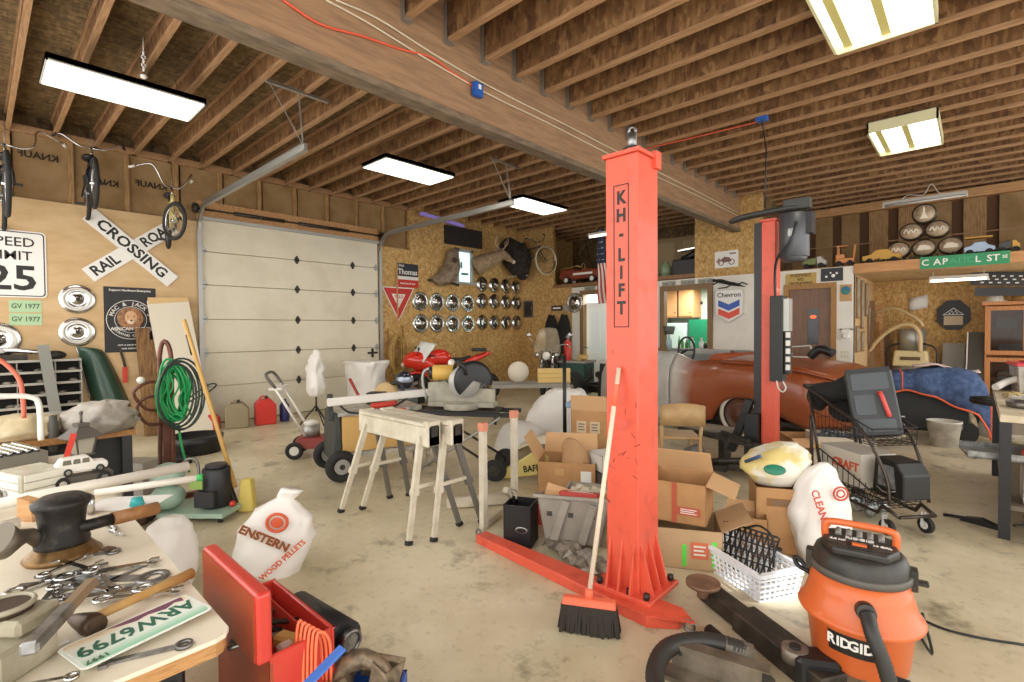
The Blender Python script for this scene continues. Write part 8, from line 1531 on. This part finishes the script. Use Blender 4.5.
# hose rack with green garden hose
X0, Y0 = -5.05, 1.10
t = thing('hose_rack', 'rust brown steel rack with curled hooks holding the green hose', 'rack', (X0, Y0, 0)); RB = mat('rack_brown', '6f3f2c', .45, .2, col2='553022', scale=10); b = MB(RB)
b.tube(smoothpath([(-.04, -.05, 0), (-.04, -.03, .9), (-.03, -.03, 1.25), (0, 0, 1.38), (.02, .04, 1.25), (.02, .04, .8), (.02, .04, 0)], 5), .018, 8)
b.bar((0, .01, 0), (0, .01, 1.0), .07, .03, up=(1, 0, 0))
for z, r in ((1.02, .16), (.90, .14)): b.tube(smoothpath([(0, 0, z), (0, -.12, z + .02), (.0, -r - .06, z - .06), (0, -.14, z - .20), (0, -.02, z - .22)], 4), .013, 7)
b.bar((.0, -.35, .03), (0, .35, .03), .05, .04).bar((-.25, 0, .03), (.25, 0, .03), .05, .04); b.obj('frame', t); MB(PLASW).ball((0, -.17, 1.06), .03, n=8).obj('knob', t)
t = thing('garden_hose', 'tangled coil of bright green and dark hose hanging on the brown rack', 'hose', (X0 + .10, Y0 + .04, .94)); t.scale = (.85,) * 3; b = MB(mat('hose_green', '1f9a52', .4)); rs = random.Random(4)
for q in range(14):
    a_, c_ = .10 + rs.uniform(-.04, .035), .27 + rs.uniform(-.06, .04); ph = rs.uniform(-.12, .12); ox, oz = rs.uniform(-.02, .02), rs.uniform(-.04, .04); x_ = rs.uniform(-.05, .05)
    b.tube([(x_ + .02 * math.sin(3 * s_), a_ * math.cos(s_) + ox + ph * math.sin(s_) * .3, c_ * math.sin(s_) + oz) for s_ in [2 * PI * i / 28 for i in range(28)]], .011, 6, closed=True)
for q in range(5):
    y_ = -.10 + .05 * q; b.tube(smoothpath([(.03, y_, .24), (.05, y_ + .03, .08), (.03, y_ - .02, -.06), (.04, y_ + .02, -.2), (.02, y_ + .05, -.26)], 5), .009, 6)
b.obj('green_coils', t); b = MB(mat('hose_dkgreen', '26362c', .45))
for q in range(5):
    a_, c_ = .15 + .012 * q, .30 + .012 * q; b.tube([(.06 + .012 * q, a_ * math.cos(s_) + .01 * q, c_ * math.sin(s_) - .02 * (q % 2)) for s_ in [2 * PI * i / 30 for i in range(30)]], .010, 6, closed=True)
b.tube(smoothpath([(.05, .1, -.1), (.05, .3, .0), (.05, .36, .06), (.05, .28, .06), (.05, .12, -.05)], 5), .008, 6); b.tube(smoothpath([(.03, .02, -.3), (.03, .05, -.55), (.05, .1, -.80)], 5), .012, 6, mat('hose_green')); b.obj('dark_coils', t)
# yellow handled broom leaning
t = thing('push_broom', 'yellow broom with a long wooden handle leaning by the green hose', 'broom'); f0 = onz(236, 512, 0); tp = onx(184, 320, -5.0); MB(mat('handle_gold', 'c9a05a', .5)).cyl(f0 + Vector((0, 0, .2)), tp, .017, n=10).obj('handle', t); dd = (tp - f0).normalized(); MB(BLACK).cyl(tp - dd * .32, tp - dd * .14, .02, n=10).obj('grip', t); MB(DKSTEEL).tube([f0 + Vector((0, 0, .04)), f0 + dd * .28], [.03, .02], 10).obj('socket', t)
b = MB(mat('bristle_yellow', 'd9c56a', .7, bump=.4, scale=40)); b.prism([(-.03, 0), (.10, 0), (.08, .26), (.0, .26)], -.04, .04, T=Matrix.Translation(f0 + Vector((.01, .05, 0))) @ Matrix.Rotation(rad(43), 4, 'Z')); b.obj('bristles', t, bevel=.01)
# compressor
MG = mat('mint_green', 'a3bfac', .4); cp = thing('air_compressor', 'mint green air compressor with dark motor on the floor beyond the table', 'compressor', (-4.50, 1.18, 0), rad(40)); MB(MG).box(-.22, -.16, .04, .30, .16, .075).obj('base', cp); [MB(RUBBER).cyl((x, y, 0), (x, y, .04), .02, n=8).obj('foot', cp) for x in (-.18, .26) for y in (-.12, .12)]
b = MB(MG); b.ball((-.20, -.06, .17), .12, n=18, sc=(1, 1, .8)).ball((-.20, -.06, .34), .12, n=18, sc=(1, 1, .8)); b.obj('tank', cp); b = MB(mat('motor_dark', '343436', .45, .3)); b.cyl((.14, .02, .08), (.14, .02, .38), .10, n=22); b.cyl((.14, .02, .38), (.14, .02, .41), .08, n=20); b.box(.04, -.11, .10, .2, -.02, .22); b.obj('motor', cp, bevel=.006); b = MB(mat('label_green', '8fae5a')); b.box(.02, -.125, .25, .12, -.112, .32); b.obj('label', cp); MB(STEEL).tube(smoothpath([(-.12, -.04, .4), (-.05, -.03, .46), (.0, 0, .42), (.02, .0, .2)], 4), .012, 6).obj('pipe', cp); MB(RED).ball((.28, .0, .10), .025, n=8).obj('knob', cp)
# black oval tub
t = thing('oil_pan', 'low black round pan on the floor in front of the white sheet', 'pan', (-6.95, 1.80, 0)); b = MB(BLACK); b.lathe([(.001, 0), (.28, 0), (.30, .14), (.31, .20), (.28, .21), (.25, .12), (.10, .10), (.001, .10)], 30); b.obj('pan', t)
t = thing('oil_pan', 'flat black tray on the floor left of the round black pan', 'pan', (-6.55, 1.48, 0)); b = MB(BLACK); b.box(-.18, -.14, 0, .18, .14, .06, taper=-.01); b.obj('pan', t, bevel=.01)
t = thing('floor_rag', 'brown cloth and blue gloves heaped between the rack and the compressor', 'rags', (-4.62, .80, 0)); t.scale = (.7,) * 3; b = MB(mat('rag_brown', '6c4a38', .9, col2='3f2e28', scale=8, bump=.4)); [b.ball((.09 * (i % 3) - .1, .09 * (i // 3) - .08, .08 + .1 * (i % 2)), .12, n=8, sc=(1, 1, .8), rot=(i, i, 0)) for i in range(8)]; b.jitter(.015, 5); b.obj('rags', t)
